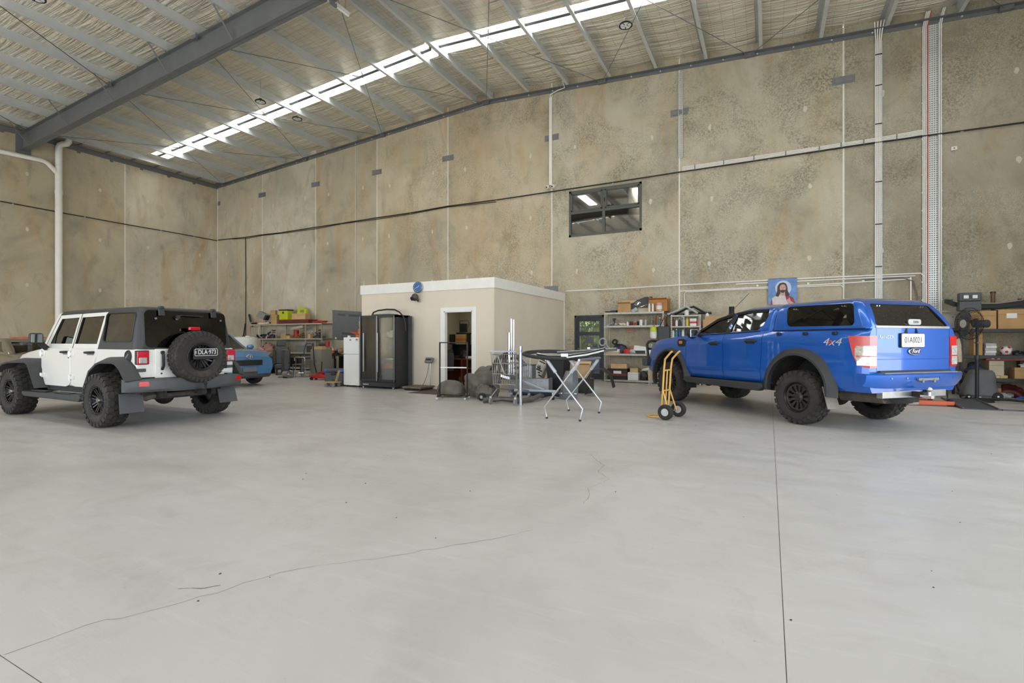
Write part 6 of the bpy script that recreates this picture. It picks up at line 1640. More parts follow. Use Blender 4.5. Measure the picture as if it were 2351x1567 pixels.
carton('small upright carton left of the lime yellow case', (-19.95, 15.5, Z3), (.30, .3, .42), .2, CARD)
carton('narrow brown carton at the top shelf centre post', (-20.0, 15.42, Z3+.424), (.22, .22, .2), .5, CARD)
t = thing('floor_box_speaker', 'grey tilted box speaker perched on the top shelf at left', 'speaker', (-20.9, 15.55, Z3), .3)
MB().cbox((0, 0, .40), (.42, .3, .28), ry=.45).build('cabinet', C['grey'], t, 20, bevel=.02); MB().cbox((.19, -.02, .31), (.1, .28, .24), ry=.45).build('grille', C['black'], t, 20, bevel=.02); MB().box(-.2, .2, -.15, .15, 0, .17).build('carton_base', CARD, t, 0)
for k, (x0, x1, y, z, r, m) in enumerate(((-21.55, -20.35, 15.45, .05, .04, C['black']), (-21.2, -20.2, 15.6, .12, .03, C['silver']), (-21.0, -20.3, 15.38, .035, .035, C['white']), (-21.6, -21.0, 15.7, .04, .04, C['dark']))):
    t = thing('metal_pipe', ('black suspension link lying at the top shelf end', 'silver tube lying across the top shelf', 'white tube at the front of the top shelf', 'dark bar at the back of the top shelf')[k], 'pipe', ((x0+x1)/2, y, Z3), group='bars on the left top shelf')
    L = (x1-x0)/2; MB().cyl((-L, 0, z), (L, 0, z+.02), r, n=12).build('tube', m, t, 40)
    MB().lathe([(r*.6, -.03), (r*1.7, -.03), (r*1.7, .03), (r*.6, .03)], 14, Matrix.Translation((-L-.03, 0, max(z, r*1.7))) @ Matrix.Rotation(PI/2, 4, 'X'), closed=True).build('eye', STEEL, t, 40)
panel_part('red folded bonnet strut at the right end of the top shelf', (-17.15, 15.5, Z3), [(-.35, 0, 0), (0, 0, .03), (.3, 0, .02)], (.25, .08), C['red'], 'folded_strap', 'strap')
cable('metal_pipe', 'cream tube resting between the left shelving and the television', [(-16.95, 15.6, 2.05), (-15.9, 15.6, 2.05)], .035, C['beige'], 10, cat='pipe')
# middle shelf
for k, (x, w, d, h, m, l) in enumerate(((-19.35, .3, .25, .2, CARD, 'small carton by the centre post on the second left shelf'), (-19.05, .22, .25, .12, CARD2, 'flat carton beside the red tin on the second left shelf'))): carton(l, (x, 15.5, Z2), (w, d, h), .1, m)
can('red square tin above the cartons on the second left shelf', (-18.75, 15.6, Z2), .11, .36, C['red'], C['maroon'], 'tin', 'tin')
lump('brown leather gloves heaped on the second left shelf', (-18.3, 15.5, Z2), (.5, .4, .3), C['amber'], 'glove_heap', 'gloves', 4, .4)
for k, (x, m, l) in enumerate(((-17.95, C['white'], 'white spray bottle by the right post of the left shelving'), (-17.85, C['teal'], 'teal bottle by the right post of the left shelving'), (-17.7, C['silver'], 'silver bottle behind the right post of the left shelving'))): bottle(l, (x, 15.45+.05*k, Z2), .05, .26+.03*k, m)
lump('dark blue crumpled parts bag at the right of the second left shelf', (-17.35, 15.6, Z2), (.42, .4, .5), C['navy'], 'parts_bag', 'bag', 9, .4)
carton('small pale carton right of the bottles on the second left shelf', (-17.62, 15.4, Z2), (.16, .2, .2), 0, CARD2)
for k, (x, z, s, m, l) in enumerate(((-21.0, 0, (.7, .4, .32), C['black'], 'black tangled wiring heap at the left of the second shelf'), (-20.4, 0, (.6, .4, .34), C['dark'], 'dark grey bumper trim heap on the second left shelf'), (-20.15, .0, (.34, .3, .5), C['black'], 'black plastic grille heap beside the left centre post'))): lump(l, (x, 15.5, Z2), s, m, 'parts_heap', 'car parts', 20+k, .5)
bottle('pale pink jug at the front of the second left shelf', (-20.45, 15.42, Z2), .07, .14, C['pink'], name='jug', cat='jug')
cable('rope', 'white looped cord hanging off the second left shelf', [(-20.8, 15.27, 1.95), (-20.85, 15.26, 1.7), (-20.8, 15.26, 1.5), (-20.6, 15.27, 1.42)], .012, C['white'], 6, cat='rope')
for k in range(4): cable('hanging_strap', 'thin tan strap dangling under the top shelf, %s from the left' % ('first', 'second', 'third', 'fourth')[k], [(-21.45+k*.2, 15.28, 2.0), (-21.47+k*.2, 15.27, 1.8), (-21.43+k*.2, 15.28, 1.62)], .008, C['tan'], 5, cat='strap')
cable('wall_bracket', 'black fin-shaped bracket fixed to the wall left of the shelving', [(-22.4, 15.9, 2.55), (-22.25, 15.85, 2.3), (-22.0, 15.8, 1.95)], .05, C['navy'], 6, cat='bracket')
# fluorescent tube dangling
t = thing('tube_light', 'cream tube light hung crooked under the top shelf', 'lamp', (-18.4, 15.4, 1.86), 0, None, ry=-.12)
MB().box(-.35, .35, -.06, .06, -.06, .06).build('body', C['beige'], t, 20, bevel=.02)
for s in (-1, 1): MB().tube([(s*.3, 0, .05), (s*.75, 0, .2)], .006, 5).build('cord', BLACKCABLE, t, 40)
# low shelf: cloth heap
lump('heap of grey and pink rags on the lowest left shelf', (-20.7, 15.55, Z1), (1.3, .5, .42), C['pink'], 'rag_heap', 'rags', 31, .35)
lump('dark jacket heap on the low left shelf', (-21.0, 15.75, Z1), (.4, .3, .55), C['dark'], 'jacket_heap', 'jacket', 33, .4)
carton('slim grey crate on the lowest left shelf', (-18.2, 15.6, Z1), (.6, .4, .28), 0, C['grey'], 'storage_crate', cat='crate')
carton('wide dark tote on the bottom left shelf', (-19.4, 15.6, .12), (.9, .5, .4), 0, C['dark'], 'storage_tote', cat='tote')
# white drum
t = thing('water_drum', 'tall white plastic drum behind the blue suv', 'drum', (-19.4, 13.6, 0))
MB().lathe([(.44, 0), (.47, .05), (.475, .45), (.485, .47), (.485, .52), (.475, .54), (.475, .95), (.485, .97), (.485, 1.02), (.475, 1.04), (.475, 1.36), (.45, 1.42), (.3, 1.45), (0, 1.46)], 32).build('body', WHITE, t, 40)
MB().cyl((.15, 0, 1.45), (.15, 0, 1.49), .09, n=16).build('bung', WHITE, t, 40)
t = thing('wiper_arm', 'black stick standing on the white drum', 'stick', (-19.45, 13.55, 1.46)); MB().bar((0, 0, 0), (.12, 0, .55), .05, .03).build('shaft', BLACKPL, t, 20, bevel=.005); MB().cbox((0, 0, .02), (.1, .08, .04)).build('foot', BLACKPL, t, 20, bevel=.005)
t = thing('tool_cart', 'red workshop trolley top showing above the bronze sedan', 'trolley', (-23.0, 7.95, 0))
MB().box(-.45, .45, -.3, .3, .15, 1.28).build('cabinet', C['dark'], t, 20, bevel=.02); MB().box(-.48, .48, -.33, .33, 1.28, 1.42).build('top_tray', ORANGE, t, 20, bevel=.02)
for x in (-.35, .35):
    for y in (-.22, .22): MB().cyl((x-.025, y, .075), (x+.025, y, .075), .075, n=14).build('castor', RUBBER, t, 40)
# low bench with steel seat frames
t = thing('grey_cabinet', 'narrow grey metal cabinet behind the red trolley jack', 'cabinet', (-14.45, 13.1, 0))
GCAB = M('grey_cabinet_paint', (150, 148, 138), .5, .1, .06)
MB().box(-.27, .27, -.25, .25, 0, .98).build('carcass', GCAB, t, 20, bevel=.006)
for s in (-1, 1): dd = MB().box(min(0, s*.265)+.004, max(0, s*.265)-.004, -.262, -.25, .03, .96).build('door', GCAB, t, 20, bevel=.004); MB().cbox((s*.04, -.27, .55), (.012, .014, .1)).build('pull', STEEL, dd, 0)
carton('tan tray of tools on the grey metal cabinet', (-14.45, 13.1, .98), (.5, .4, .10), 0, CARD2)
t = thing('orbital_sander', 'dark power sander lying on the tool tray', 'power tool', (-14.3, 13.1, 1.083), .4); MB().cyl((-.18, 0, .08), (.12, 0, .08), .06, n=12).build('body', C['dark'], t, 40); MB().cyl((.12, 0, .0), (.12, 0, .18), .075, n=16).build('head', C['red'], t, 40)
# trolley jack
t = thing('trolley_jack', 'red trolley jack with upright black handle beside the cooler box', 'jack', (-13.2, 11.95, 0), .35)
MB().prism([(-.30, .05), (.30, .05), (.32, .12), (.05, .20), (-.28, .16)], -.15, .15, axis='y').build('frame', REDP, t, 20, bevel=.02)
MB().prism([(-.12, .12), (.05, .2), (.22, .24), (.20, .28), (-.02, .27), (-.14, .2)], -.07, .07, axis='y').build('lift_arm', REDP, t, 20, bevel=.01); MB().cyl((.2, 0, .26), (.2, 0, .30), .055, n=14).build('saddle', CHASS, t, 40)
MB().tube([(-.14, -.02, .22), (-.22, -.02, .5), (-.27, -.02, 1.22)], .022, 8).build('handle', BLACKPL, t, 40); MB().tube([(-.02, .06, .22), (-.0, .06, .6)], .018, 8).build('bar', BLACKPL, t, 40)
for x in (-.25, .27):
    for y in (-.15, .15): MB().cyl((x, y-.03, .05), (x, y+.03, .05), .05, n=14).build('wheel', CHASS, t, 40)
# upright black bumper skin standing on end
t = thing('bumper_skin', 'tall black plastic bumper skin standing on end near the blue suv', 'bumper', (-15.15, 12.15, 0))
secs = []
for z, w, b in ((0, .34, .02), (.05, .36, .06), (.3, .30, .10), (.6, .30, .12), (.9, .36, .10), (.98, .40, .05)):
    secs.append([(-w/2, 0, z), (-w/4, -b, z), (w/4, -b, z), (w/2, 0, z), (w/2-.02, .015, z), (w/4-.01, -b+.02, z), (-w/4+.01, -b+.02, z), (-w/2+.02, .015, z)])
MB().loft(secs).build('skin', MIDGREY, t, 40); MB().cbox((0, -.06, .965), (.3, .05, .03)).build('top_lip', C['grey'], t, 20, bevel=.008); MB().box(-.26, .26, -.12, .12, 0, .02).build('foot_flange', MIDGREY, t, 0)
# steel stool
def stool(label, loc, w, d, h):
    t = thing('shower_stool', label, 'stool', loc, .2)
    MB().tube([(-w/2, -d/2, h-.12), (-w/2, -d/2, h-.02), (-w/2+.05, -d/2, h), (w/2-.05, -d/2, h), (w/2, -d/2, h-.02), (w/2, -d/2, h-.12)], .02, 8).build('front_hoop', CHROME, t, 50)
    MB().box(-w/2+.03, w/2-.03, -d/2, d/2, h-.05, h-.01).build('seat', C['dark'], t, 20, bevel=.015)
    for x in (-w/2, w/2):
        for y in (-d/2, d/2): MB().cyl((x*.85, y, 0), (x*.8, y*.9, h-.04), .013, n=8).build('leg', CHROME, t, 40)
    MB().tube([(-w/2*.83, -d/2, .16), (w/2*.83, -d/2, .16)], .009, 6).build('stretcher', CHROME, t, 40)
stool('chrome framed stool with white rounded top rail by the dark bench', (-14.75, 12.55, 0), .42, .36, .70)
t = thing('steel_frame_stand', 'low grey steel stand with a flat top next to the chrome stool', 'stand', (-15.05, 12.75, 0))
MB().box(-.25, .25, -.2, .2, .42, .45).build('top', C['grey'], t, 0)
for x in (-.23, .23):
    for y in (-.18, .18): MB().box(x-.015, x+.015, y-.015, y+.015, 0, .42).build('leg', C['grey'], t, 0)
# workbench
t = thing('workbench', 'dark topped workbench with grey frame behind the chrome stool', 'bench', (-15.3, 14.0, 0))
MB().box(-.95, .95, -.35, .35, .72, .76).build('top', C['dark'], t, 20, bevel=.005); MB().box(-.95, .95, -.33, -.29, .62, .72).build('apron', C['grey'], t, 0)
for x in (-.9, .9):
    for y in (-.3, .3): MB().box(x-.03, x+.03, y-.03, y+.03, 0, .72).build('leg', C['dark'], t, 0)
lump('orange rag bundle on the workbench', (-14.75, 13.85, .76), (.42, .3, .22), C['orange'], 'rag_bundle', 'rags', 41, .4)
lump('tan rope heap at the back of the workbench', (-14.6, 14.15, .76), (.6, .3, .36), C['tan'], 'rope_heap', 'rope', 43, .5)
bottle('small clear spray bottle on the workbench', (-14.95, 14.1, .76), .04, .3, C['white'])
carton('grey drawer box on the workbench', (-15.35, 14.0, .76), (.5, .4, .26), 0, C['grey'], 'drawer_box', cat='box')
can('black tin at the right end of the workbench', (-14.45, 13.8, .76), .06, .16, C['black'])
# car seats
def car_seat(label, loc, rz, m, m2):
    t = thing('car_seat', label, 'car seat', loc, rz)
    MB().cbox((0, 0, .30), (.5, .52, .2), ry=-.1).build('cushion', m, t, 30, bevel=.06); MB().cbox((-.30, 0, .72), (.18, .50, .72), ry=-.25).build('backrest', m, t, 30, bevel=.06)
    for s in (-1, 1): MB().cbox((-.24, s*.25, .66), (.2, .09, .56), ry=-.25).build('bolster', m2, t, 30, bevel=.04)
    MB().cbox((-.42, 0, 1.17), (.1, .28, .2), ry=-.25).build('headrest', m, t, 30, bevel=.04)
    for s in (-1, 1): MB().box(-.28, .28, s*.2-.02, s*.2+.02, .0, .2).build('rail', CHASS, t, 0)
    return t
car_seat('dark brown leather car seat with tan piping left of the bumper skin', (-17.4, 13.6, 0), -.9, C['black'], C['brown'])
car_seat('black racing car seat beside the dark workbench', (-16.45, 13.05, 0), -.6, MIDGREY, C['dark'])
# garden hand cart wheels
t = thing('hand_cart', 'small hand cart with two pneumatic wheels left of the bumper skin', 'cart', (-17.55, 12.15, 0), .1)
for y in (-.3, .3):
    w = MB(); w.lathe([(.07, -.04), (.15, -.05), (.17, 0), (.15, .05), (.07, .04)], 18, Matrix.Translation((0, y, .17)) @ Matrix.Rotation(PI/2, 4, 'X'), closed=True); w = w.build('wheel', RUBBER, t, 40)
    MB().cyl((0, y-.045, .17), (0, y+.045, .17), .075, n=14).build('hub', WHITE, w, 40)
MB().box(-.02, .02, -.3, .3, .15, .19).build('axle', CHASS, t, 0)
MB().box(-.3, .3, -.22, .22, .22, .26).build('deck', CHASS, t, 0)
for z in (.34, .46, .58): MB().box(.28, .30, -.22, .22, z, z+.05).build('slat', C['brown'], t, 0)
for s in (-1, 1): MB().box(.28, .31, s*.2-.02, s*.2+.02, .24, .95).build('upright', C['tan'], t, 0)
t = thing('walking_frame', 'folded blue handled walking frame behind the bumper skin', 'frame', (-16.7, 14.5, 0), .15)
MB().tube([(-.26, 0, 0), (-.24, 0, .85), (-.17, 0, 1.12), (-.1, 0, 1.18), (.1, 0, 1.18), (.17, 0, 1.12), (.24, 0, .85), (.26, 0, 0)], .02, 8).build('hoop', C['blue'], t, 50); MB().tube([(-.24, 0, .6), (.24, 0, .6)], .015, 8).build('crossbar', C['silver'], t, 50)
# small engine by the stool
t = thing('alternator', 'bare metal alternator lying under the chrome stool', 'engine part', (-14.9, 12.0, 0))
MB().cyl((-.12, 0, .12), (.12, 0, .12), .12, n=18).build('casing', STEEL, t, 40); MB().cyl((.12, 0, .12), (.17, 0, .12), .05, n=14).build('pulley', CHROME, t, 40); MB().box(-.08, .08, -.1, .1, 0, .05).build('bracket', CHASS, t, 0)
# desk with computers
t = thing('desk', 'black desk carrying the notebook and red drink tin', 'desk', (-13.1, 13.9, 0))
MB().box(-1.0, .9, -.35, .35, .72, .75).build('top', C['dark'], t, 20, bevel=.004)
for x in (-.95, .85): MB().box(x-.03, x+.03, -.33, .33, 0, .72).build('leg_panel', C['black'], t, 0)
MB().box(-.95, .85, .28, .30, .3, .72).build('modesty_panel', C['black'], t, 0)
t = thing('notebook_computer', 'open notebook computer with a dark screen on the black desk', 'computer', (-13.72, 13.85, .75)); MB().box(-.2, .2, -.14, .12, 0, .02).build('base', C['silver'], t, 0, bevel=.004); s_ = MB().cbox((0, .16, .15), (.42, .012, .28), rx=-.2).build('screen', WHITE, t, 20, bevel=.004); MB().cbox((0, .152, .15), (.37, .004, .23), rx=-.2).build('display', C['navy'], s_, 0)
t = thing('desk_monitor', 'flat monitor with blue icons behind the notebook', 'monitor', (-13.45, 14.1, .75)); MB().box(-.3, .3, -.012, .012, .12, .46).build('panel', C['black'], t, 20, bevel=.005); MB().box(-.27, .27, -.015, -.012, .15, .43).build('display', C['navy'], t, 0); MB().cyl((0, .02, 0), (0, .02, .14), .03, n=10).build('stand', C['black'], t, 40); MB().cyl((0, .02, 0), (0, .02, .012), .12, n=18).build('foot', C['black'], t, 40)
for k in range(8): MB().box(-.2+.11*(k % 4), -.15+.11*(k % 4), -.0165, -.015, .22+.1*(k//4), .27+.1*(k//4)).build('icon', C['white'] if k % 3 else C['teal'], t, 0)
can('red and white drink tin on the black desk', (-13.28, 13.66, .75), .035, .2, C['red'], wrap=C['white'], name='drink_tin')
t = thing('desk_printer', 'black tilted box monitor at the right of the desk', 'monitor', (-12.9, 13.85, .75), .3); MB().cbox((0, 0, .17), (.45, .12, .30), rx=-.15).build('shell', C['dark'], t, 20, bevel=.01); MB().box(-.12, .12, -.1, .1, 0, .03).build('foot', C['dark'], t, 0)
# television, back to the camera, on a wall arm
t = thing('television', 'large grey television seen from behind, tilted out on a wall arm', 'television', (-14.55, 14.95, 1.85), math.radians(17), None, rx=math.radians(10), ry=math.radians(4))
TVB = M('television_back', (104, 106, 106), .5, .2, .05)
MB().box(-1.02, 1.02, -.02, .02, -.60, .60).build('back_cover', TVB, t, 20, bevel=.008); MB().box(-1.0, 1.0, .02, .03, -.58, .58).build('screen', C['black'], t, 0)
for (x, z, w) in ((-.62, .43, .32), (-.02, .43, .6), (-.35, -.31, .55)): MB().box(x-w/2, x+w/2, -.024, -.02, z-.045, z+.045).build('vent', MIDGREY, t, 0)
for k in range(6): MB().cyl((-.95, -.02, -.5+k*.2), (-.95, -.026, -.5+k*.2), .012, n=8).build('screw', C['dark'], t, 0)
MB().box(-.93, -.86, -.03, -.02, -.56, -.49).build('socket_panel', C['white'], t, 0); MB().cyl((-.6, -.03, -.45), (-.6, -.02, -.45), .02, n=10).build('port', C['black'], t, 0)
MB().box(.3, .36, .03, 1.1, -.03, .03).build('wall_arm', CHASS, t, 0)
t = thing('paper_roll', 'white paper towel roll on the wall holder left of the television', 'paper roll', (-16.1, 16.0, 1.43)); MB().cyl((-.17, -.08, 0), (.17, -.08, 0), .075, n=18).build('roll', PAPER, t, 40); MB().box(-.2, .2, -.1, 0, -.005, .0).build('holder', WHITE, t, 0); MB().box(-.15, .16, -.15, -.145, -.16, -.03).build('loose_sheet', PAPER, t, 0)
# cooler box
t = thing('cooler_box', 'black portable fridge with blue corner lid beside the white fridge', 'cooler', (-11.17, 10.83, 0))
MB().box(-.36, .36, -.26, .26, .01, .38).build('tub', MIDGREY, t, 20, bevel=.025); MB().box(-.37, .37, -.27, .27, .385, .47).build('lid', MIDGREY, t, 20, bevel=.02)
for s in (-1, 1): MB().box(s*.37-.11 if s > 0 else -.375, .375 if s > 0 else -.26, -.276, .276, .39, .462).build('lid_corner', M('cooler_blue', (52, 96, 200), .4), t, 20, bevel=.012)
MB().cbox((0, -.275, .36), (.16, .03, .12)).build('latch', BLACKPL, t, 20, bevel=.01); MB().cbox((-.0, -.262, .14), (.12, .006, .05), ry=.6).build('emblem', C['dark'], t, 0)
carton('silver toolbox with open lid behind the cooler box', (-11.3, 11.65, 0), (.75, .35, .62), 0, C['silver'], 'silver_case', cat='case')
carton('small carton on top of the silver case', (-11.3, 11.6, .622), (.3, .2, .16), 0, CARD2)
lump('black backpack slumped on top beside the small carton', (-10.95, 11.68, .622), (.38, .3, .42), C['dark'], 'backpack', 'bag', 51, .15)
t = thing('furniture_dolly', 'small wooden dolly leaning at the foot of the white fridge', 'dolly', (-10.98, 10.35, 0))
MB().box(-.2, .2, -.15, .15, .11, .14).build('deck', C['tan'], t, 0); MB().bar((.13, 0, .12), (.26, 0, .46), .05, .03).build('prop', C['tan'], t, 0)
for x in (-.14, .14):
    for y in (-.1, .1): MB().cyl((x, y-.015, .05), (x, y+.015, .05), .05, n=12).build('castor', C['grey'], t, 40); MB().box(x-.02, x+.02, y-.02, y+.02, .09, .11).build('castor_fork', STEEL, t, 0)
# white fridge
t = thing('white_fridge', 'white two-door fridge freezer left of the glass door fridge', 'fridge', (-10.41, 10.80, 0))
FRW = M('fridge_white', (226, 227, 224), .35, 0, .03, 2)
MB().box(-.29, .29, -.27, .29, .04, 1.385).build('cabinet', FRW, t, 20, bevel=.01)
for a, b in ((.045, .905), (.915, 1.385)):
    d_ = MB().box(-.292, .292, -.31, -.272, a, b).build('door', FRW, t, 20, bevel=.012)
MB().box(-.06, .0, -.314, -.31, 1.29, 1.335).build('brand_plate', C['grey'], t, 0); MB().box(.15, .27, -.3135, -.31, 1.25, 1.36).build('energy_label', C['white'], t, 0); MB().box(.17, .25, -.3145, -.3135, 1.30, 1.345).build('label_star', C['amber'], t, 0)
for x in (-.22, .22): MB().box(x-.03, x+.03, -.28, -.22, 0, .04).build('foot', C['dark'], t, 0)
# stuff on top of it
panel_part('red folded tray on top of the white fridge', (-10.35, 10.75, 1.386), [(-.2, 0, .14), (0, 0, .08), (.28, 0, .06)], (.3, .02), C['red'], 'folded_tray', 'tray')
lump('orange hi-vis cloth on top of the white fridge', (-10.30, 10.85, 1.386), (.45, .3, .26), C['orange'], 'hi_vis_cloth', 'cloth', 61, .35)
t = thing('white_rack', 'white wire chair frame standing on the white fridge', 'frame', (-10.3, 10.95, 1.386))
MB().box(.08, .105, -.012, .012, 0, .68).build('upright', WHITE, t, 0); MB().bar((.09, 0, .62), (.3, 0, .62), .02, .02).build('arm', WHITE, t, 0); MB().bar((.1, 0, .6), (.25, 0, .5), .015, .015).build('brace', WHITE, t, 0); MB().bar((-.2, 0, .22), (.09, 0, .26), .02, .05).build('rail', C['beige'], t, 0); MB().bar((-.2, 0, 0), (-.24, 0, .46), .03, .02).build('post', C['beige'], t, 0)
can('small white cup on the white fridge', (-10.62, 10.62, 1.386), .04, .05, C['white'], name='cup', cat='cup')
# glass-door drinks fridge
t = thing('display_fridge', 'black two-door glass display fridge in front of the office', 'fridge', (-9.42, 10.42, 0))
FB = M('fridge_black', (44, 44, 46), .45, .1, .06); ALU = M('aluminium_trim', (168, 170, 172), .3, .8, .06)
b = MB(); b.box(-.61, -.575, .05, .66, .16, 1.98); b.box(.575, .61, .05, .66, .16, 1.98); b.box(-.61, .61, .62, .66, .16, 1.98); b.box(-.61, .61, .05, .66, 1.92, 1.98); b.box(-.575, .575, .05, .62, .16, .2); b.build('cabinet', FB, t, 0)
MB().box(-.60, .60, .02, .62, .05, .17).build('plinth', FB, t, 20, bevel=.006); MB().box(-.5, -.3, .014, .02, .09, .12).build('badge', ALU, t, 0)
DG = glass('fridge_door_glass', (236, 240, 242), .04)
for s in (-1, 1):
    d = MB(); x0, x1 = (-.605, -.004) if s < 0 else (.004, .605)
    for q in ((x0, x0+.04, .20, 1.96), (x1-.04, x1, .20, 1.96), (x0, x1, .20, .25), (x0, x1, 1.91, 1.96)): d.box(q[0], q[1], 0, .045, q[2], q[3])
    d = d.build('door', ALU if False else FB, t, 0)
    MB().box(x0+.04, x1-.04, .018, .024, .25, 1.91).build('door_glass', DG, d, 0)
    for q in ((x0+.0, x0+.012), (x1-.012, x1)): MB().box(q[0], q[1], -.006, 0, .20, 1.96).build('door_trim', ALU, d, 0)
    MB().tube([(x0+.16 if s < 0 else x0+.05, -.03, .45), (x0+.16 if s < 0 else x0+.05, -.03, 1.5)], .012, 8).build('door_handle', ALU, d, 50)
for k, z in enumerate((.55, .98, 1.38)): MB().box(-.57, .57, .08, .6, z-.012, z).build('wire_shelf', C['dark'], t, 0)
for x in (-.52, .52):
    MB().cyl((x, .05, .03), (x, .1, .03), .03, n=12).build('foot', STEEL, t, 40); MB().cyl((x, .52, .03), (x, .57, .03), .03, n=12).build('foot', STEEL, t, 40)
FX, FY = -9.42, 10.42
lump('clear plastic bag of white parts in the right bay of the display fridge', (FX+.3, FY+.3, 1.38), (.4, .3, .22), C['white'], 'plastic_bag', 'bag', 71, .3)
lump('blue wrapped parcel on the top right fridge shelf under the bag', (FX+.3, FY+.3, .98), (.42, .3, .28), C['blue'], 'parcel', 'parcel', 72, .3)
carton('beige parts boxes on the left top shelf inside the display fridge', (FX-.22, FY+.3, 1.38), (.4, .3, .12), 0, C['beige'])
carton('orange tool tray inside the right of the display fridge', (FX+.28, FY+.3, .55), (.42, .35, .12), 0, C['orange'], 'tool_tray', cat='tray')
lump('clear bag of bolts on the left middle shelf in the display fridge', (FX-.25, FY+.28, .55), (.4, .3, .26), C['silver'], 'plastic_bag', 'bag', 74, .3)
carton('yellow tin box on the left lower shelf inside the display fridge', (FX-.3, FY+.35, .98), (.35, .3, .1), 0, C['amber'], 'tin_box', cat='tin')
t = thing('wheel_arch_trim', 'curved black wheel arch trim lying over the display fridge', 'car trim', (FX, FY+.35, 1.982), -.1)
MB().tube([(-.48, -.05, .01), (-.42, -.05, .1), (-.25, -.03, .15), (.05, 0, .17), (.35, 0, .155), (.52, .02, .08), (.64, .04, -.04), (.70, .05, -.22), (.72, .05, -.42)], .022, 8).build('trim', BLACKPL, t, 50); MB().box(-.3, .35, -.2, .15, 0, .035).build('liner', MIDGREY, t, 0, bevel=.01)
panel_part('grey flat panel leaning behind the display fridge', (-8.73, 10.98, 0), [(-.06, 0, 0), (.06, 0, 0)], (.02, 1.96), MIDGREY, 'leaning_board', 'board')
# ------------------------------------------------------------------ in front of the office
t = thing('platform_scale', 'steel platform scale with grey display on a post', 'scale', (-8.25, 10.72, 0))
MB().box(-.30, .30, -.30, .30, .055, .10).build('platform', M('worn_scale_plate', (120, 108, 92), .6, .4, .2, 12), t, 20, bevel=.006); MB().box(-.27, .27, -.27, .27, .015, .055).build('base', BLACKPL, t, 0)
for x in (-.24, .24):
    for y in (-.24, .24): MB().cyl((x, y, 0), (x, y, .02), .025, n=10).build('foot', BLACKPL, t, 40)
MB().cyl((.22, .22, .08), (.22, .22, .70), .017, n=10).build('post', CHROME, t, 40); MB().cbox((.20, .20, .77), (.24, .07, .15), rx=-.5).build('display_head', GREYP, t, 20, bevel=.012); MB().cbox((.20, .162, .795), (.16, .004, .04), rx=-.5).build('readout', C['black'], t, 0)
MB().tube([(.2, .2, .7), (.12, .2, .35), (.0, .22, .14), (-.02, .2, .10)], .006, 6).build('lead', BLACKCABLE, t, 40)
t = thing('door_mat', 'dark brown rubber mat in front of the office doorway', 'mat', (-7.4, 10.45, 0)); MATM = M('mat_brown', (86, 74, 62), .95, 0, .15, 20, bump=.2)
MB().box(-.55, .55, -.5, .5, 0, .008).build('pad', MATM, t, 0); MB().box(-.57, .57, -.52, .52, 0, .005).build('border', BLACKPL, t, 0)
# office furniture seen through the doorway
WOOD = M('red_brown_wood', (118, 62, 44), .45, 0, .18, 5)
t = thing('office_desk', 'red-brown wooden desk inside the office', 'desk', (-7.95, 12.6, 0))
MB().box(-.55, .75, -.35, .35, .74, .78).build('top', WOOD, t, 20, bevel=.004); MB().box(.02, .07, -.33, .33, 0, .74).build('pedestal_side', WOOD, t, 0); MB().box(.7, .75, -.33, .33, 0, .74).build('end_panel', WOOD, t, 0); MB().box(-.52, .72, .28, .31, .2, .74).build('modesty_panel', WOOD, t, 0)
for z in (.25, .48): MB().box(.07, .7, -.30, .28, z, z+.02).build('shelf', WOOD, t, 0)
MB().box(-.52, -.48, -.33, .33, 0, .74).build('end_panel', WOOD, t, 0)
t = thing('desk_hutch', 'black desk hutch holding boxes inside the office', 'shelf', (-8.0, 12.82, .78))
for x in (-.5, .1, .7): MB().box(x-.012, x+.012, -.12, .12, 0, .38).build('upright', C['black'], t, 0)
MB().box(-.51, .71, -.13, .13, .38, .40).build('top_board', C['black'], t, 0); MB().box(-.5, .7, .11, .12, 0, .38).build('back_board', C['dark'], t, 0)
carton('carton with an orange print on the office hutch', (-8.22, 12.8, 1.182), (.36, .2, .30), 0, CARD2, band=C['orange'])
carton('black speaker box left of the orange print carton', (-8.53, 12.8, 1.182), (.18, .2, .30), 0, C['black'], 'speaker_box', cat='speaker')
carton('slim black drive case right of the orange print carton', (-7.95, 12.8, 1.182), (.1, .2, .34), 0, C['black'], 'drive_case', cat='case')
carton('grey computer tower lying on the office hutch', (-7.70, 12.8, 1.182), (.34, .2, .30), 0, C['grey'], 'computer_tower', cat='computer')
t = thing('headrest_stand', 'black mesh chair headrest propped on the cartons in the office', 'chair back', (-8.2, 12.84, 1.485)); MB().box(-.14, .14, -.02, .02, .06, .32).build('mesh_pad', C['black'], t, 20, bevel=.03); MB().tube([(-.14, 0, .3), (-.13, 0, .40), (.16, 0, .41), (.2, 0, .34), (.17, 0, .2)], .012, 6).build('loop', C['dark'], t, 40); MB().box(-.22, .08, -.06, .06, 0, .05).build('base', C['black'], t, 0)
lump('black helmet-like machine on the office desk', (-7.95, 12.5, .78), (.3, .25, .24), C['black'], 'office_machine', 'machine', 81, .06)
carton('grey phone base on the office desk', (-8.2, 12.42, .78), (.2, .16, .08), .2, C['dark'], 'desk_phone', cat='phone')
bottle('light blue water bottle on the office desk', (-7.52, 12.45, .78), .045, .27, C['teal'], C['blue'])
carton('white paper cup box on the office desk edge', (-7.68, 12.35, .78), (.2, .1, .07), .3, C['white'], 'paper_box', cat='box')
t = thing('office_chair', 'black office chair with a jacket over it inside the office', 'chair', (-8.25, 11.95, 0), .6)
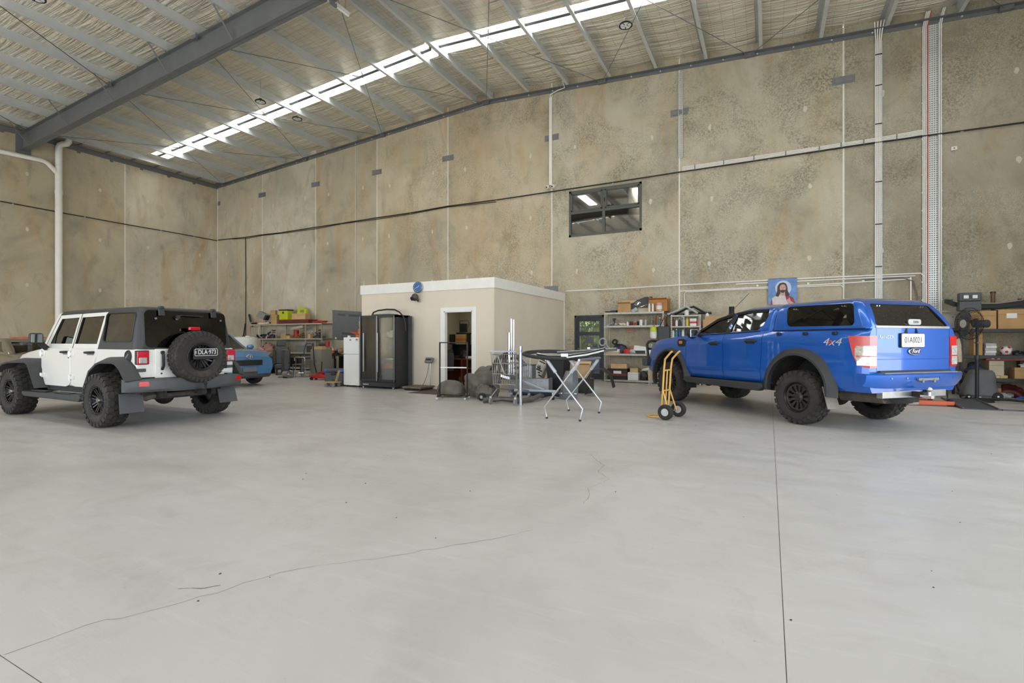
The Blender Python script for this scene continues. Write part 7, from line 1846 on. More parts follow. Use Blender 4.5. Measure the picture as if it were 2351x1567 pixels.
MB().cbox((0, 0, .48), (.5, .5, .1)).build('seat', C['black'], t, 30, bevel=.04); MB().cbox((0, -.24, .78), (.46, .09, .52), rx=.1).build('backrest', C['black'], t, 30, bevel=.04); MB().cyl((0, 0, .1), (0, 0, .44), .03, n=10).build('column', CHASS, t, 40)
for k in range(5):
    a = 2*PI*k/5; MB().bar((0, 0, .11), (.28*math.cos(a), .28*math.sin(a), .07), .04, .03).build('leg', CHASS, t, 0); MB().cyl((.28*math.cos(a), .28*math.sin(a)-.02, .03), (.28*math.cos(a), .28*math.sin(a)+.02, .03), .03, n=10).build('castor', BLACKPL, t, 40)
MB().cbox((0, -.31, .70), (.5, .05, .5), rx=.1).build('jacket', C['dark'], t, 30, bevel=.02)
t = thing('fill_batten', 'unseen white batten lamp added to brighten the office', 'lamp', (-7.6, 12.5, 2.57)); MB().box(-.6, .6, -.06, .06, -.03, .01).build('body', WPAINT, t, 0); MB().box(-.58, .58, -.05, .05, -.045, -.03).build('tube', mat_emit('office_fill_light', (255, 240, 214), 16.0), t, 0)  # lamp out of view, added to lift the dark office interior
# rolling frame
t = thing('garment_rack', 'dark steel rolling frame in front of the office doorway', 'rack', (-6.22, 9.33, 0), .35)
for x in (-.31, .31): MB().box(x-.014, x+.014, -.014, .014, .08, 1.26).build('upright', CHASS, t, 0)
for z in (1.25, .70): MB().box(-.31, .31, -.012, .012, z-.012, z+.012).build('crossbar', STEEL if z < 1 else CHASS, t, 0)
for x in (-.31, .31): MB().box(x-.014, x+.014, -.22, .22, .06, .085).build('foot', CHASS, t, 0)
for y in (-.2, .2): MB().box(-.31, .31, y-.012, y+.012, .062, .083).build('base_bar', CHASS, t, 0)
for x in (-.31, .31):
    MB().bar((x, 0, .3), (x, -.2, .08), .016, .016).build('gusset', CHASS, t, 0)
    for y in (-.22, .22): MB().cyl((x-.02, y, .032), (x+.02, y, .032), .032, n=12).build('castor', C['silver'], t, 40)
GRYC = M('dirty_grey_vinyl', (98, 95, 86), .6, 0, .3, 5, bump=.8, bscale=9)
lump('grey domed engine cover on the floor behind the rolling frame', (-6.72, 9.98, 0), (.75, .5, .36), GRYC, 'engine_cover', 'cover', 91, .05, detail=C['dark'])
lump('large crumpled grey seat cover heap left of the shopping cart', (-5.92, 10.05, 0), (.85, .75, .72), GRYC, 'seat_cover_heap', 'cover', 92, .24, detail=C['dark'])
lump('low dark grey vinyl bundle beside the seat cover heap', (-5.62, 9.72, 0), (.55, .45, .34), GRYC, 'vinyl_bundle', 'cover', 93, .22, detail=C['navy'])
t = thing('small_castor_wheel', 'small black pulley lying by the vinyl bundle', 'pulley', (-5.50, 9.35, 0)); MB().cyl((0, -.03, .085), (0, .03, .085), .085, n=20).build('tyre', RUBBER, t, 40); MB().cyl((0, -.035, .085), (0, .035, .085), .035, n=14).build('hub', STEEL, t, 40)
# shopping cart, handle towards the camera
WIRE = M('cart_wire', (176, 174, 168), .35, .8, .12, 20)
t = thing('shopping_cart', 'chrome wire shopping cart filled with dark car parts', 'shopping cart', (-4.79, 9.0, 0), .04)
def cart_p(u, v, z):  # u across -1..1, v along 0..1 ; basket narrows to the nose
    w = .275-.045*v; return (u*w*(1 if z > .9 else .92), v*.86+(.06 if z < .5 else 0), z)
zb = lambda v: .40+.10*v
ztop = lambda v: 1.02-.09*v
def wires(nm, lines, r=.0042):
    for q in lines: MB().tube(q, r, 5).build(nm, WIRE, t, 50)
wires('rim_wire', [[cart_p(-1, 0, ztop(0)), cart_p(1, 0, ztop(0)), cart_p(1, 1, ztop(1)), cart_p(-1, 1, ztop(1)), cart_p(-1, 0, ztop(0))], [cart_p(-1, .03, zb(0)), cart_p(1, .03, zb(0)), cart_p(1, .97, zb(1)), cart_p(-1, .97, zb(1)), cart_p(-1, .03, zb(0))]], .008)
wires('gate_wire', [[cart_p(u, 0, ztop(0)), cart_p(u, .03, zb(0))] for u in [-1+2*i/13 for i in range(14)]])
wires('side_wire', [[cart_p(s, v, ztop(v)), cart_p(s, v, zb(v))] for s in (-1, 1) for v in [i/12 for i in range(13)]])
wires('nose_wire', [[cart_p(u, 1, ztop(1)), cart_p(u, .97, zb(1))] for u in [-1+2*i/9 for i in range(10)]])
wires('floor_wire', [[cart_p(u, .03, zb(0)), cart_p(u, .97, zb(1))] for u in [-1+2*i/9 for i in range(10)]])
for f in (.35, .7): wires('band_wire', [[cart_p(-1, 0, zb(0)+f*.62), cart_p(1, 0, zb(0)+f*.62), cart_p(1, 1, zb(1)+f*.43), cart_p(-1, 1, zb(1)+f*.43), cart_p(-1, 0, zb(0)+f*.62)]], .006)
MB().tube([(-.29, -.03, 1.075), (.29, -.03, 1.075)], .016, 10).build('push_handle', M('handle_lilac', (186, 184, 206), .4), t, 50)
for s in (-1, 1):
    MB().tube([(s*.27, 0, 1.0), (s*.29, -.03, 1.075)], .011, 8).build('handle_stem', CHROME, t, 50)
    MB().tube([(s*.27, .0, 1.0), (s*.26, .06, .40), (s*.24, .2, .30), (s*.27, -.02, .15)], .013, 8).build('frame_leg', STEEL, t, 50)
    MB().tube([(s*.24, .2, .30), (s*.21, .80, .22), (s*.21, .82, .14)], .014, 8).build('frame_rail', STEEL, t, 50)
    for (x, y) in ((s*.275, -.03), (s*.21, .83)):
        w = MB().cyl((x-.014, y, .065), (x+.014, y, .065), .065, n=16).build('castor', C['grey'], t, 40); MB().cyl((x-.018, y, .065), (x+.018, y, .065), .02, n=10).build('castor_hub', STEEL, w, 40)
        MB().box(x-.024, x+.024, y-.012, y+.03, .10, .16).build('castor_fork', STEEL, t, 0)
DP = M('dirty_plastic_part', (58, 58, 54), .6, 0, .25, 8)
lump('black plastic headlamp housing heap inside the shopping cart', (-4.84, 9.47, .69), (.38, .5, .20), DP, 'lamp_housing_heap', 'car parts', 95, .41)
lump('dark torn bumper skin stuffed in the shopping cart', (-4.86, 9.44, .485), (.40, .55, .20), MIDGREY, 'bumper_scrap', 'car parts', 96, .3)
lump('black grille pieces piled at the top of the cart load', (-4.86, 9.42, .895), (.40, .45, .2), C['black'], 'grille_scrap', 'car parts', 99, .42)
panel_part('dark curved mudguard panel leaning out over the left of the cart', (-5.05, 9.62, .55), [(-.34, 0, .10), (-.2, 0, .34), (0, 0, .46), (.25, 0, .40), (.42, 0, .2)], (.28, .03), MIDGREY, 'mudguard', 'car part', .1)
t = thing('hinge_bar', 'bare metal hinge arm poking through the cart gate', 'metal arm', (-4.95, 9.08, .42)); MB().bar((.0, 0, .55), (.14, 0, .2), .03, .02).build('arm', STEEL, t, 0); MB().bar((.06, 0, .16), (.24, .02, .11), .03, .05).build('plate', CHROME, t, 0); MB().box(-.02, .04, -.01, .02, 0, .56).build('strut', C['dark'], t, 0)
t = thing('exhaust_bracket', 'rusty clamp hung on the left nose of the cart', 'bracket', (-5.12, 9.80, .62)); MB().tube([(-.06, 0, 0), (-.1, 0, .15), (-.04, 0, .32), (.0, 0, .38)], .03, 8).build('arm', C['brown'], t, 40); MB().cbox((-.08, 0, .22), (.1, .06, .08)).build('clamp', C['brown'], t, 20, bevel=.01)
for k, (x, y, z0, z1, r, l) in enumerate(((-4.77, 9.30, .52, 1.75, .020, 'tall thin chrome tube standing in the shopping cart'), (-4.725, 9.33, .52, 1.73, .018, 'second tall thin chrome tube beside the first in the cart'), (-4.78, 9.23, .50, 1.46, .032, 'medium silver tube standing in the cart'))):
    t = thing('chrome_tube', l, 'pipe', (x, y, z0), group='tubes standing in the cart'); MB().lathe([(r*.8, 0), (r, 0), (r, z1-z0), (r*.8, z1-z0)], 14, closed=True).build('tube', CHROME, t, 40); MB().lathe([(r, .3), (r+.004, .3), (r+.004, .34), (r, .34)], 14, closed=True).build('collar', STEEL, t, 40)
t = thing('chrome_tube', 'short fat silver tube standing right of the cart', 'pipe', (-4.465, 9.12, 0)); MB().lathe([(.026, 0), (.034, 0), (.034, 1.18), (.026, 1.18)], 16, closed=True).build('tube', CHROME, t, 40); MB().cyl((0, 0, 0), (0, 0, .02), .05, n=14).build('flange', STEEL, t, 40)
EXH = M('exhaust_grey', (102, 98, 92), .55, .4, .2, 8)
t = thing('exhaust_pipe', 'bent grey exhaust pipe lying in front of the cart wheels', 'pipe', (0, 0, 0)); MB().tube([(-5.28, 9.02, .06), (-5.0, 9.30, .075), (-4.78, 9.40, .06), (-4.60, 9.30, .06), (-4.45, 9.6, .06), (-4.45, 10.05, .10), (-4.50, 10.3, .06)], .052, 12).build('pipe', EXH, t, 50); MB().cyl((-4.63, 9.28, .06), (-4.60, 9.34, .06), .065, n=14).build('joint', EXH, t, 40)
t = thing('exhaust_pipe', 'blue-black bent downpipe lying behind the grey exhaust', 'pipe', (0, 0, 0)); MB().tube([(-5.35, 10.45, .09), (-4.95, 10.60, .09), (-4.60, 10.62, .07), (-4.35, 10.5, .12), (-4.1, 10.62, .08), (-4.0, 10.75, .07)], .07, 12).build('pipe', C['navy'], t, 50); MB().cyl((-4.03, 10.72, .08), (-3.98, 10.78, .07), .09, n=14).build('flange', CHASS, t, 40)
t = thing('bed_frame_trolley', 'low pale blue tubular trolley frame behind the cart', 'trolley', (-4.60, 10.15, 0), .12)
PB = M('pale_blue_paint', (176, 186, 200), .4, .2, .08)
for y in (-.06, .06): MB().tube([(-.45, y, .19), (.45, y, .19)], .022, 8).build('rail', PB, t, 50)
MB().bar((-.35, 0, .42), (.2, 0, .22), .03, .02).build('brace', PB, t, 0)
for x in (-.4, .4): MB().cyl((x-.02, 0, .05), (x+.02, 0, .05), .05, n=14).build('castor', RUBBER, t, 40); MB().box(x-.02, x+.02, -.02, .02, .08, .18).build('stem', STEEL, t, 0)
for s in (-.45, .45): MB().cyl((s-.02, -.06, .19), (s+.02, -.06, .19), .034, n=12).build('end_cap', C['beige'], t, 40)
t = thing('square_duct', 'short galvanised square duct standing behind the cart', 'duct', (-5.36, 11.42, .36)); DG2 = M('duct_zinc', (158, 162, 166), .45, .6, .12, 8)
MB().box(-.14, .14, -.12, .12, 0, .33).build('sleeve', DG2, t, 0); MB().box(-.15, .15, -.13, .13, .32, .34).build('top_flange', MIDGREY, t, 0)
t = thing('long_duct', 'long galvanised duct lying by the office side wall', 'duct', (-5.28, 11.40, 0), .1)
MB().box(-.55, .48, -.15, .15, 0, .355).build('duct_body', DG2, t, 0); MB().box(.46, .50, -.17, .17, 0, .37).build('end_flange', DG2, t, 0); MB().bar((-.5, -.16, .34), (.3, -.16, .08), .02, .008).build('cross_break', DG2, t, 0)
carton('flattened cardboard offcuts heaped against the office side wall', (-5.45, 12.3, 0), (.8, .5, .28), .2, CARD, 'cardboard_heap')
t = thing('paper_sack', 'white printed paper sack leaning on the office side wall', 'sack', (-5.50, 12.25, .29), .25, None, ry=.45)
SACK = M('sack_paper', (224, 220, 206), .8, 0, .05)
MB().box(-.14, .14, -.30, .30, 0, .66).build('body', SACK, t, 20, bevel=.08, segs=3)
for k, (y0, y1, z) in enumerate(((-.22, -.04, .34), (-.22, -.06, .28), (.0, .2, .34), (.0, .16, .28), (-.1, .1, .18))): MB().box(-.10+.02*k, -.08+.03*k, -.304, -.301, z, z+.035).build('print_line', C['dark'], t, 0)
for k, (x0, x1, z) in enumerate(((-.11, .03, .52), (-.11, .06, .46), (-.10, .0, .30), (-.10, .07, .24), (.02, .11, .12))): MB().box(x0, x1, -.303, -.299, z, z+.035).build('print_line', C['dark'], t, 0)
t = thing('black_tub', 'tall black plastic tub full of scrap beside the paper sack', 'tub', (-4.80, 12.0, 0)); MB().loft([[(sx*a, sy*b, z) for sx, sy in ((-1, -1), (1, -1), (1, 1), (-1, 1))] for z, a, b in ((0, .19, .2), (.80, .24, .25), (.80, .22, .23), (.70, .215, .225))]).build('wall', BLACKPL, t, 0); MB().box(-.25, .25, -.26, .26, .79, .82).build('rim', BLACKPL, t, 0, bevel=.01)
lump('white plastic scrap and orange wrapper poking out of the black tub', (-4.72, 12.0, .821), (.42, .38, .18), C['white'], 'scrap_plastic', 'scrap', 97, .4)
lump('orange wrapper on top of the scrap beside the windscreen stand', (-4.52, 11.85, .825), (.16, .14, .2), C['orange'], 'orange_wrapper', 'wrapper', 98, .4)
carton('open tan carton behind the windscreen stand', (-4.18, 12.0, .36), (.45, .3, .34), .2, CARD2, open_=True)
carton('dark crate beneath the open tan carton', (-4.18, 12.0, 0), (.55, .4, .355), .1, C['dark'], 'storage_crate', cat='crate')
t = thing('bumper_shell', 'grey bumper shell leaning under the windscreen stand', 'bumper', (-3.95, 10.45, 0), .1)
secs = []
for z, w, b in ((0, .40, .03), (.12, .42, .10), (.3, .40, .15), (.48, .34, .16), (.63, .26, .10)):
    secs.append([(-w/2+z*.12, 0, z), (-w/4+z*.12, -b, z), (w/4+z*.12, -b, z), (w/2+z*.12, 0, z), (w/2-.02+z*.12, .03, z), (0+z*.12, -b+.04, z), (-w/2+.02+z*.12, .03, z)])
MB().loft(secs).build('shell', M('bumper_grey', (108, 114, 116), .35, .1, .08), t, 50); MB().tube([(-.2, -.03, .13), (0, -.13, .15), (.2, -.04, .13)], .008, 6).build('chrome_strip', CHROME, t, 50)
panel_part('black arched fender liner behind the windscreen stand', (-3.55, 11.5, 0), [(-.32, 0, .02), (-.3, 0, .35), (-.15, 0, .58), (.08, 0, .62), (.25, 0, .48), (.33, 0, .2)], (.35, .03), BLACKPL, 'fender_liner', 'car part', .1)
t = thing('castor_pair', 'black round castor resting beside the long duct', 'castor', (-4.25, 10.95, 0)); MB().cyl((-.05, 0, .09), (.05, 0, .09), .09, n=18).build('wheel', RUBBER, t, 40); MB().box(-.06, .06, -.03, .03, .12, .2).build('fork', CHASS, t, 0)
t = thing('castor_pair', 'smaller metal castor fork next to the black castor', 'castor', (-4.25, 11.3, 0)); MB().cyl((-.04, 0, .07), (.04, 0, .07), .07, n=18).build('wheel', STEEL, t, 40); MB().box(-.05, .05, -.03, .03, .1, .18).build('fork', CHASS, t, 0)
# folding windscreen stand
t = thing('folding_stand', 'galvanised folding x-leg stand holding windscreen trims', 'stand', (0, 0, 0))
LEGS = M('stand_tube', (178, 180, 182), .35, .75, .1, 10); WRAP = M('stretch_wrap', (176, 180, 184), .3, .1, .2, 14)
for y, a, b in ((7.71, .0, .0), (8.73, .012, .012)):
    for s in (1, -1):
        c = -3.0; x = lambda v: c+s*v
        mb = MB(); mb.tube([(x(-.295), y+s*.012, .02), (x(-.335), y+s*.012, .20), (x(0), y+s*.012, .605), (x(.29), y+s*.012, .985)], .0155, 10); lg = mb.build('leg', LEGS, t, 50)
        MB().cyl((x(-.292), y+s*.012, 0), (x(-.296), y+s*.012, .03), .020, n=10).build('rubber_foot', BLACKPL, lg, 40)
        MB().tube([(x(.13), y+s*.012, .775), (x(.27), y+s*.012, .96)], .03, 8).build('padding', WRAP, lg, 50)
    MB().cyl((-3.0, y-.03, .605), (-3.0, y+.03, .605), .012, n=8).build('pivot', STEEL, t, 40)
for s in (1, -1): MB().tube([(-3.0+s*.29, 7.66, .985), (-3.0+s*.29, 8.78, .985)], .02, 10).build('top_rail', LEGS, t, 50)
t = thing('windscreen_frame_ring', 'black oval windscreen surround lying on the folding stand', 'car trim', (-3.22, 8.18, 1.035))
for rr_, z, r in ((1.0, 0.02, .028), (.93, .0, .018)):
    MB().tube([(-.08+.55*rr_*math.cos(a)*(1.0 if math.cos(a) > 0 else 1.05), .60*rr_*math.sin(a), z+.06*math.sin(a)*.6-.03*math.cos(a)) for a in [2*PI*i/36 for i in range(36)]], r, 8, closed=True).build('ring' if r > .02 else 'inner_lip', MBLACK, t, 50)
t = thing('sill_trim', 'long silver and black moulding wrapped in film across the folding stand', 'car trim', (-2.95, 7.75, 1.01), .10)
MB().loft([[(x, -.05, z), (x, .05, z+.01), (x, .05, z+.05), (x, -.05, z+.055)] for x, z in ((-.50, .03), (-.3, -.01), (0, .0), (.35, .05), (.62, .12))]).build('moulding', STEEL, t, 30); MB().tube([(x, -.06, z) for x, z in ((-.50, .06), (-.3, .03), (0, .035), (.35, .09), (.64, .16))], .014, 6).build('edge_strip', BLACKPL, t, 50)
MB().cbox((-.02, -.07, .05), (.12, .012, .05)).build('paper_tag', PAPER, t, 0)
t = thing('sill_trim', 'second dark moulding lying at the back of the folding stand', 'car trim', (-2.85, 8.55, 1.045), .15)
MB().loft([[(x, -.06, z), (x, .06, z+.01), (x, .06, z+.045), (x, -.06, z+.05)] for x, z in ((-.55, .0), (-.2, .02), (.2, .05), (.5, .07))]).build('moulding', MIDGREY, t, 30); MB().tube([(x, -.07, z+.05) for x, z in ((-.55, .0), (-.2, .02), (.2, .05), (.5, .07))], .012, 6).build('edge_strip', STEEL, t, 50)
t = thing('sensor_module', 'small dark sensor module on the rear moulding of the stand', 'module', (-2.78, 8.55, 1.13), .2); MB().box(-.1, .1, -.05, .05, 0, .06).build('case', C['navy'], t, 20, bevel=.01); MB().box(.02, .09, -.03, .03, .06, .11).build('plug', C['black'], t, 20, bevel=.01); MB().box(-.08, -.03, -.052, -.05, .02, .05).build('sticker', PAPER, t, 0)
# yellow hand truck
HTY = M('hand_truck_yellow', (212, 166, 84), .45, 0, .12, 10, dirt=.15)
t = thing('hand_truck', 'yellow tubular hand truck with black pneumatic tyres by the pickup', 'hand truck', (-1.50, 8.72, 0), math.radians(75))
# local: x across, y forwards to the toe plate
for s in (-1, 1):
    MB().tube([(s*.13, .10, .03), (s*.13, .06, .25), (s*.13, .02, .85), (s*.14, .0, .99), (s*.15, -.10, 1.10), (s*.15, -.13, 1.12)], .017, 8).build('side_rail', HTY, t, 50)
    MB().tube([(s*.13, .045, .48), (s*.15, -.06, .14), (s*.16, -.07, .12)], .013, 8).build('wheel_strut', HTY, t, 50)
    w = MB(); w.lathe([(.055, -.03), (.10, -.045), (.123, -.03), (.128, 0), (.123, .03), (.10, .045), (.055, .03)], 24, Matrix.Translation((s*.25, -.06, .127)) @ Matrix.Rotation(PI/2, 4, 'Y'), closed=True); w = w.build('wheel', RUBBER, t, 40)
    MB().cyl((s*.25-.035, -.06, .127), (s*.25+.035, -.06, .127), .062, n=18).build('hub', C['silver'], w, 40)
MB().cyl((-.28, -.06, .127), (.28, -.06, .127), .010, n=8).build('axle', STEEL, t, 40)
for z in (.80, .46, .12): MB().tube([(-.13, .02+(.85-z)*.06, z), (.13, .02+(.85-z)*.06, z)], .014, 8).build('crossbar', HTY, t, 50)
MB().tube([(0, .025, .80), (0, .055, .3), (0, .09, .05)], .013, 8).build('centre_bar', HTY, t, 50)
MB().tube([(-.16, .10, .02), (-.17, .26, .014), (-.1, .34, .014), (.1, .34, .014), (.17, .26, .014), (.16, .10, .02)], .012, 8).build('toe_plate', HTY, t, 50)
# ------------------------------------------------------------------ shelving right of the glazed door
GSH = M('galvanised_shelving', (176, 174, 164), .5, .45, .14, 8, dirt=.25)
shelf_unit('galvanised slotted shelving between the glazed door and the pickup', (-4.63, 15.42, 0), 1.84, .5, (.08, .89, 1.76, 2.17), GSH, ph=2.18, beam=.06)
S4, S3, S2, S1 = 2.17, 1.76, .89, .08
carton('square brown carton with a white sticker on the galvanised shelving', (-4.0, 15.62, S4), (.40, .38, .27), .05, CARD, open_=True)
carton('flat brown carton lying across the square brown carton', (-3.86, 15.72, S4+.275), (.4, .28, .10), .12, CARD2)
t = thing('flat_case', 'flat black and blue folder at the left of the top galvanised shelf', 'case', (-4.40, 15.6, S4)); MB().box(-.2, .14, -.15, .15, 0, .05).build('case', C['black'], t, 20, bevel=.01); MB().box(-.02, .16, -.15, .15, .05, .075).build('cover', C['blue'], t, 0)
t = thing('grille_insert', 'black radiator grille with oval emblem leaning on the top cartons', 'car grille', (-3.5, 15.55, S4+.06), .0, None, ry=-.36)
MB().loft([[(x, -.03, z0), (x, .03, z0), (x, .05, z1), (x, -.01, z1)] for x, z0, z1 in ((-.42, .0, .18), (-.2, .06, .28), (0, .09, .33), (.25, .08, .33), (.45, .02, .26))]).build('grille', C['dark'], t, 40)
MB().tube([(x, -.035, z) for x, z in ((-.42, 0), (-.2, .06), (0, .09), (.25, .08), (.47, .02), (.36, .30))], .01, 6).build('chrome_edge', CHROME, t, 50)
MB().tube([(-.02+.09*math.cos(2*PI*i/20), -.022, .22+.05*math.sin(2*PI*i/20)) for i in range(20)], .008, 6, closed=True).build('emblem_ring', CHROME, t, 50); MB().bar((-.05, -.022, .2), (.01, -.022, .24), .014, .006, up=(0, 1, 0)).build('emblem_bar', CHROME, t, 0); MB().bar((-.01, -.022, .2), (.04, -.022, .24), .014, .006, up=(0, 1, 0)).build('emblem_bar', CHROME, t, 0)
carton('open amber-brown carton at the right of the top galvanised shelf', (-2.98, 15.68, S4), (.56, .42, .36), 0, C['amber'], open_=True)
carton('beige carton under the black radiator grille', (-3.45, 15.7, S4), (.5, .3, .12), .1, C['beige'])
spray('white spray can left of the pink paint tin on the top shelf', (-3.22, 15.42, S4), C['white'], 'white spray cans on the top galvanised shelf'); spray('white spray can touching the pink paint tin on the top shelf', (-3.12, 15.42, S4), C['white'], 'white spray cans on the top galvanised shelf')
can('pale pink paint tin on the top galvanised shelf', (-2.93, 15.42, S4), .09, .24, C['pink'], C['white'], wrap=C['white'])
lump('grey plastic bag bundle under the radiator grille', (-3.72, 15.48, S4), (.3, .25, .14), C['silver'], 'plastic_bag', 'bag', 103, .35)
# second level: small bottles
lump('heap of white and black connectors at the left of the second galvanised shelf', (-4.4, 15.6, S3), (.4, .35, .16), C['silver'], 'connector_heap', 'car parts', 104, .45)
t = thing('wire_brush', 'small black brush standing in the connector heap', 'brush', (-4.38, 15.7, S3+.08)); MB().box(-.03, .03, -.02, .02, 0, .12).build('head', C['black'], t, 0); MB().box(-.05, .06, -.015, .015, .10, .16).build('bristles', C['dark'], t, 0)
lump('cream rag ball on the second galvanised shelf', (-4.08, 15.55, S3), (.34, .25, .12), C['beige'], 'rag_ball', 'rags', 105, .3)
for k, (x, r, h, m, cp_, l) in enumerate(((-3.90, .035, .13, C['white'], C['white'], 'small white bottle right of the cream rag ball'), (-3.66, .035, .12, C['red'], C['white'], 'short red and white bottle on the second galvanised shelf'), (-3.35, .035, .21, C['silver'], C['grey'], 'clear pump bottle right of the paper cups'), (-3.17, .022, .2, C['grey'], C['silver'], 'thin dropper bottle on the second galvanised shelf'), (-2.93, .045, .23, C['teal'], C['white'], 'blue spray bottle on the second galvanised shelf'))): bottle(l, (x, 15.5, S3), r, h, m, cp_)
can('stack of white paper cups on the second galvanised shelf', (-3.49, 15.5, S3), .05, .17, C['white'], name='paper_cups', cat='cups')
for k, (x, l) in enumerate(((-3.82, 'maroon tin behind the small white bottle'), (-3.60, 'black pot left of the paper cups'))): can(l, (x, 15.65, S3), .045, .13, (C['maroon'], C['black'])[k])
carton('mustard carton at the right of the second galvanised shelf', (-2.92, 15.75, S3), (.28, .2, .26), 0, C['amber']); can('terracotta pot beside the blue spray bottle', (-2.85, 15.46, S3), .04, .12, C['pink'])
t = thing('rolled_posters', 'bundle of upright rolls beside the mustard carton', 'rolls', (-3.09, 15.78, S3))
for k in range(3): MB().cyl((k*.035-.03, 0, 0), (k*.035-.03, .02*k, .30), .015, n=8).build('roll', (C['pink'], C['maroon'], C['beige'])[k], t, 40)
t = thing('shelf_sticker', 'red lettered sticker under the second galvanised shelf', 'sticker', (-3.93, 15.9, 1.62)); MB().box(-.13, .13, -.004, .004, -.04, .04).build('backing', C['pink'], t, 0)
for k in range(7): MB().box(-.115+k*.034, -.095+k*.034, -.006, -.004, -.022, .022).build('letter_block', C['red'], t, 0)
t = thing('hanging_bag', 'black messenger bag with lime bottle pocket hung on the shelving end', 'bag', (-2.80, 15.33, 1.0)); MB().box(-.16, .2, -.06, .06, .0, .72).build('body', C['dark'], t, 20, bevel=.04); MB().tube([(-.1, 0, .7), (.03, -.02, .98), (.15, 0, .7)], .018, 6).build('strap', C['black'], t, 50)
t = thing('lime_bottle', 'lime green and clear spray bottle hung at the shelving end', 'bottle', (-3.08, 15.32, 1.36)); MB().lathe([(.08, 0), (.10, .05), (.10, .18), (.09, .24), (.04, .28), (0, .28)], 16).build('tank', C['white'], t, 40); MB().lathe([(.085, .2), (.105, .2), (.09, .33), (.05, .36), (0, .36)], 16).build('cap', C['lime'], t, 40); MB().tube([(0, 0, .34), (0, .05, .38), (0, .1, .38)], .01, 6).build('hook', C['black'], t, 40)
coil('grey hose coil hanging on the left post of the galvanised shelving', (-4.63, 15.36, 1.25), .11, .014, C['silver'], 4, rx=PI/2)
coil('small black lead hanging at the back post of the galvanised shelving', (-4.38, 15.85, 1.25), .07, .02, C['black'], 3, rx=PI/2)
# third level
lump('navy duffel bag with a strap on the third galvanised shelf', (-4.2, 15.7, S2), (.5, .35, .30), C['navy'], 'duffel_bag', 'bag', 111, .12, detail=C['black'])
carton('flat white carton in front of the navy duffel bag', (-4.33, 15.5, S2+.05), (.36, .2, .09), 0, C['white']); carton('thin tan board box under the flat white carton', (-4.35, 15.52, S2), (.42, .25, .045), 0, CARD2)
lump('folded red cloth beside the navy duffel bag', (-3.92, 15.52, S2), (.26, .25, .16), C['red'], 'folded_cloth', 'cloth', 112, .12)
lump('clear bag of fittings on the third galvanised shelf', (-3.72, 15.52, S2), (.24, .22, .16), C['silver'], 'fittings_bag', 'bag', 113, .3)
t = thing('white_car_mirror_cover', 'white moulded trim piece lying on the third galvanised shelf', 'car trim', (-3.45, 15.6, S2)); MB().loft([[(x, -.16, z0), (x, .16, z0), (x, .14, z1), (x, -.12, z1)] for x, z0, z1 in ((-.25, .12, .26), (-.05, .04, .24), (.15, .0, .21), (.28, .0, .08))]).build('shell', C['white'], t, 30, bevel=.01); MB().box(-.2, .1, -.165, -.1, .0, .1).build('dark_insert', C['black'], t, 0)
carton('orange and yellow carton behind the white moulded trim', (-3.72, 15.74, S2), (.26, .2, .22), .1, C['orange'])
bottle('clear wash bottle right of the white moulded trim', (-3.17, 15.52, S2), .045, .30, C['silver'], C['white'])
lump('red wiring plugs heap on the third galvanised shelf', (-2.98, 15.5, S2), (.26, .22, .16), C['red'], 'plug_heap', 'car parts', 115, .4); lump('tan leather offcut left of the red plugs', (-3.1, 15.68, S2), (.2, .2, .2), C['tan'], 'leather_offcut', 'leather', 116, .3)
# bottom level
carton('black printed carton on the bottom galvanised shelf', (-4.22, 15.66, S1), (.62, .42, .34), 0, C['black'], band=C['maroon'], paper=True)
carton('long tan carton on the black printed carton', (-4.18, 15.6, S1+.342), (.5, .3, .15), .08, CARD2)
carton('white tub with a tan lid flap on the bottom galvanised shelf', (-3.72, 15.6, S1), (.32, .36, .24), 0, C['white'], 'plastic_tub', cat='tub'); carton('small striped carton standing in the white tub', (-3.72, 15.62, S1+.242), (.24, .2, .12), .1, CARD2)
panel_part('tan board leaning above the white tub', (-3.6, 15.75, S1), [(-.1, 0, .4), (.05, 0, .3)], (.2, .02), C['tan'], 'leaning_board', 'board')
lump('dark denim bundle on the bottom galvanised shelf', (-3.42, 15.58, S1), (.26, .3, .30), C['dark'], 'denim_bundle', 'cloth', 117, .25); lump('pale plastic bag tucked above the denim bundle', (-3.38, 15.62, S1+.29), (.26, .22, .1), C['white'], 'plastic_bag', 'bag', 118, .3)
t = thing('paper_bag', 'crumpled brown paper bag on the bottom galvanised shelf', 'bag', (-3.13, 15.56, S1), .1); BPAP = M('brown_paper', (196, 168, 116), .85, 0, .14, 9, bump=.4, bscale=25)
MB().box(-.15, .15, -.1, .1, 0, .30).build('body', BPAP, t, 20, bevel=.02); MB().box(-.155, .155, -.105, .105, .29, .33).build('rim', BPAP, t, 20, bevel=.008)
coil('black hose ring behind the brown paper bag', (-2.98, 15.78, S1+.33), .09, .016, C['black'], 3, rx=PI/2.4)
t = thing('step_frame', 'grey metal step in front of the galvanised shelving by the pickup tyre', 'step', (-2.85, 14.9, 0)); MB().box(-.25, .25, -.15, .15, .42, .45).build('top', C['silver'], t, 0)
for x in (-.24, .24):
    for y in (-.14, .14): MB().box(x-.012, x+.012, y-.012, y+.012, 0, .42).build('leg', C['silver'], t, 0)
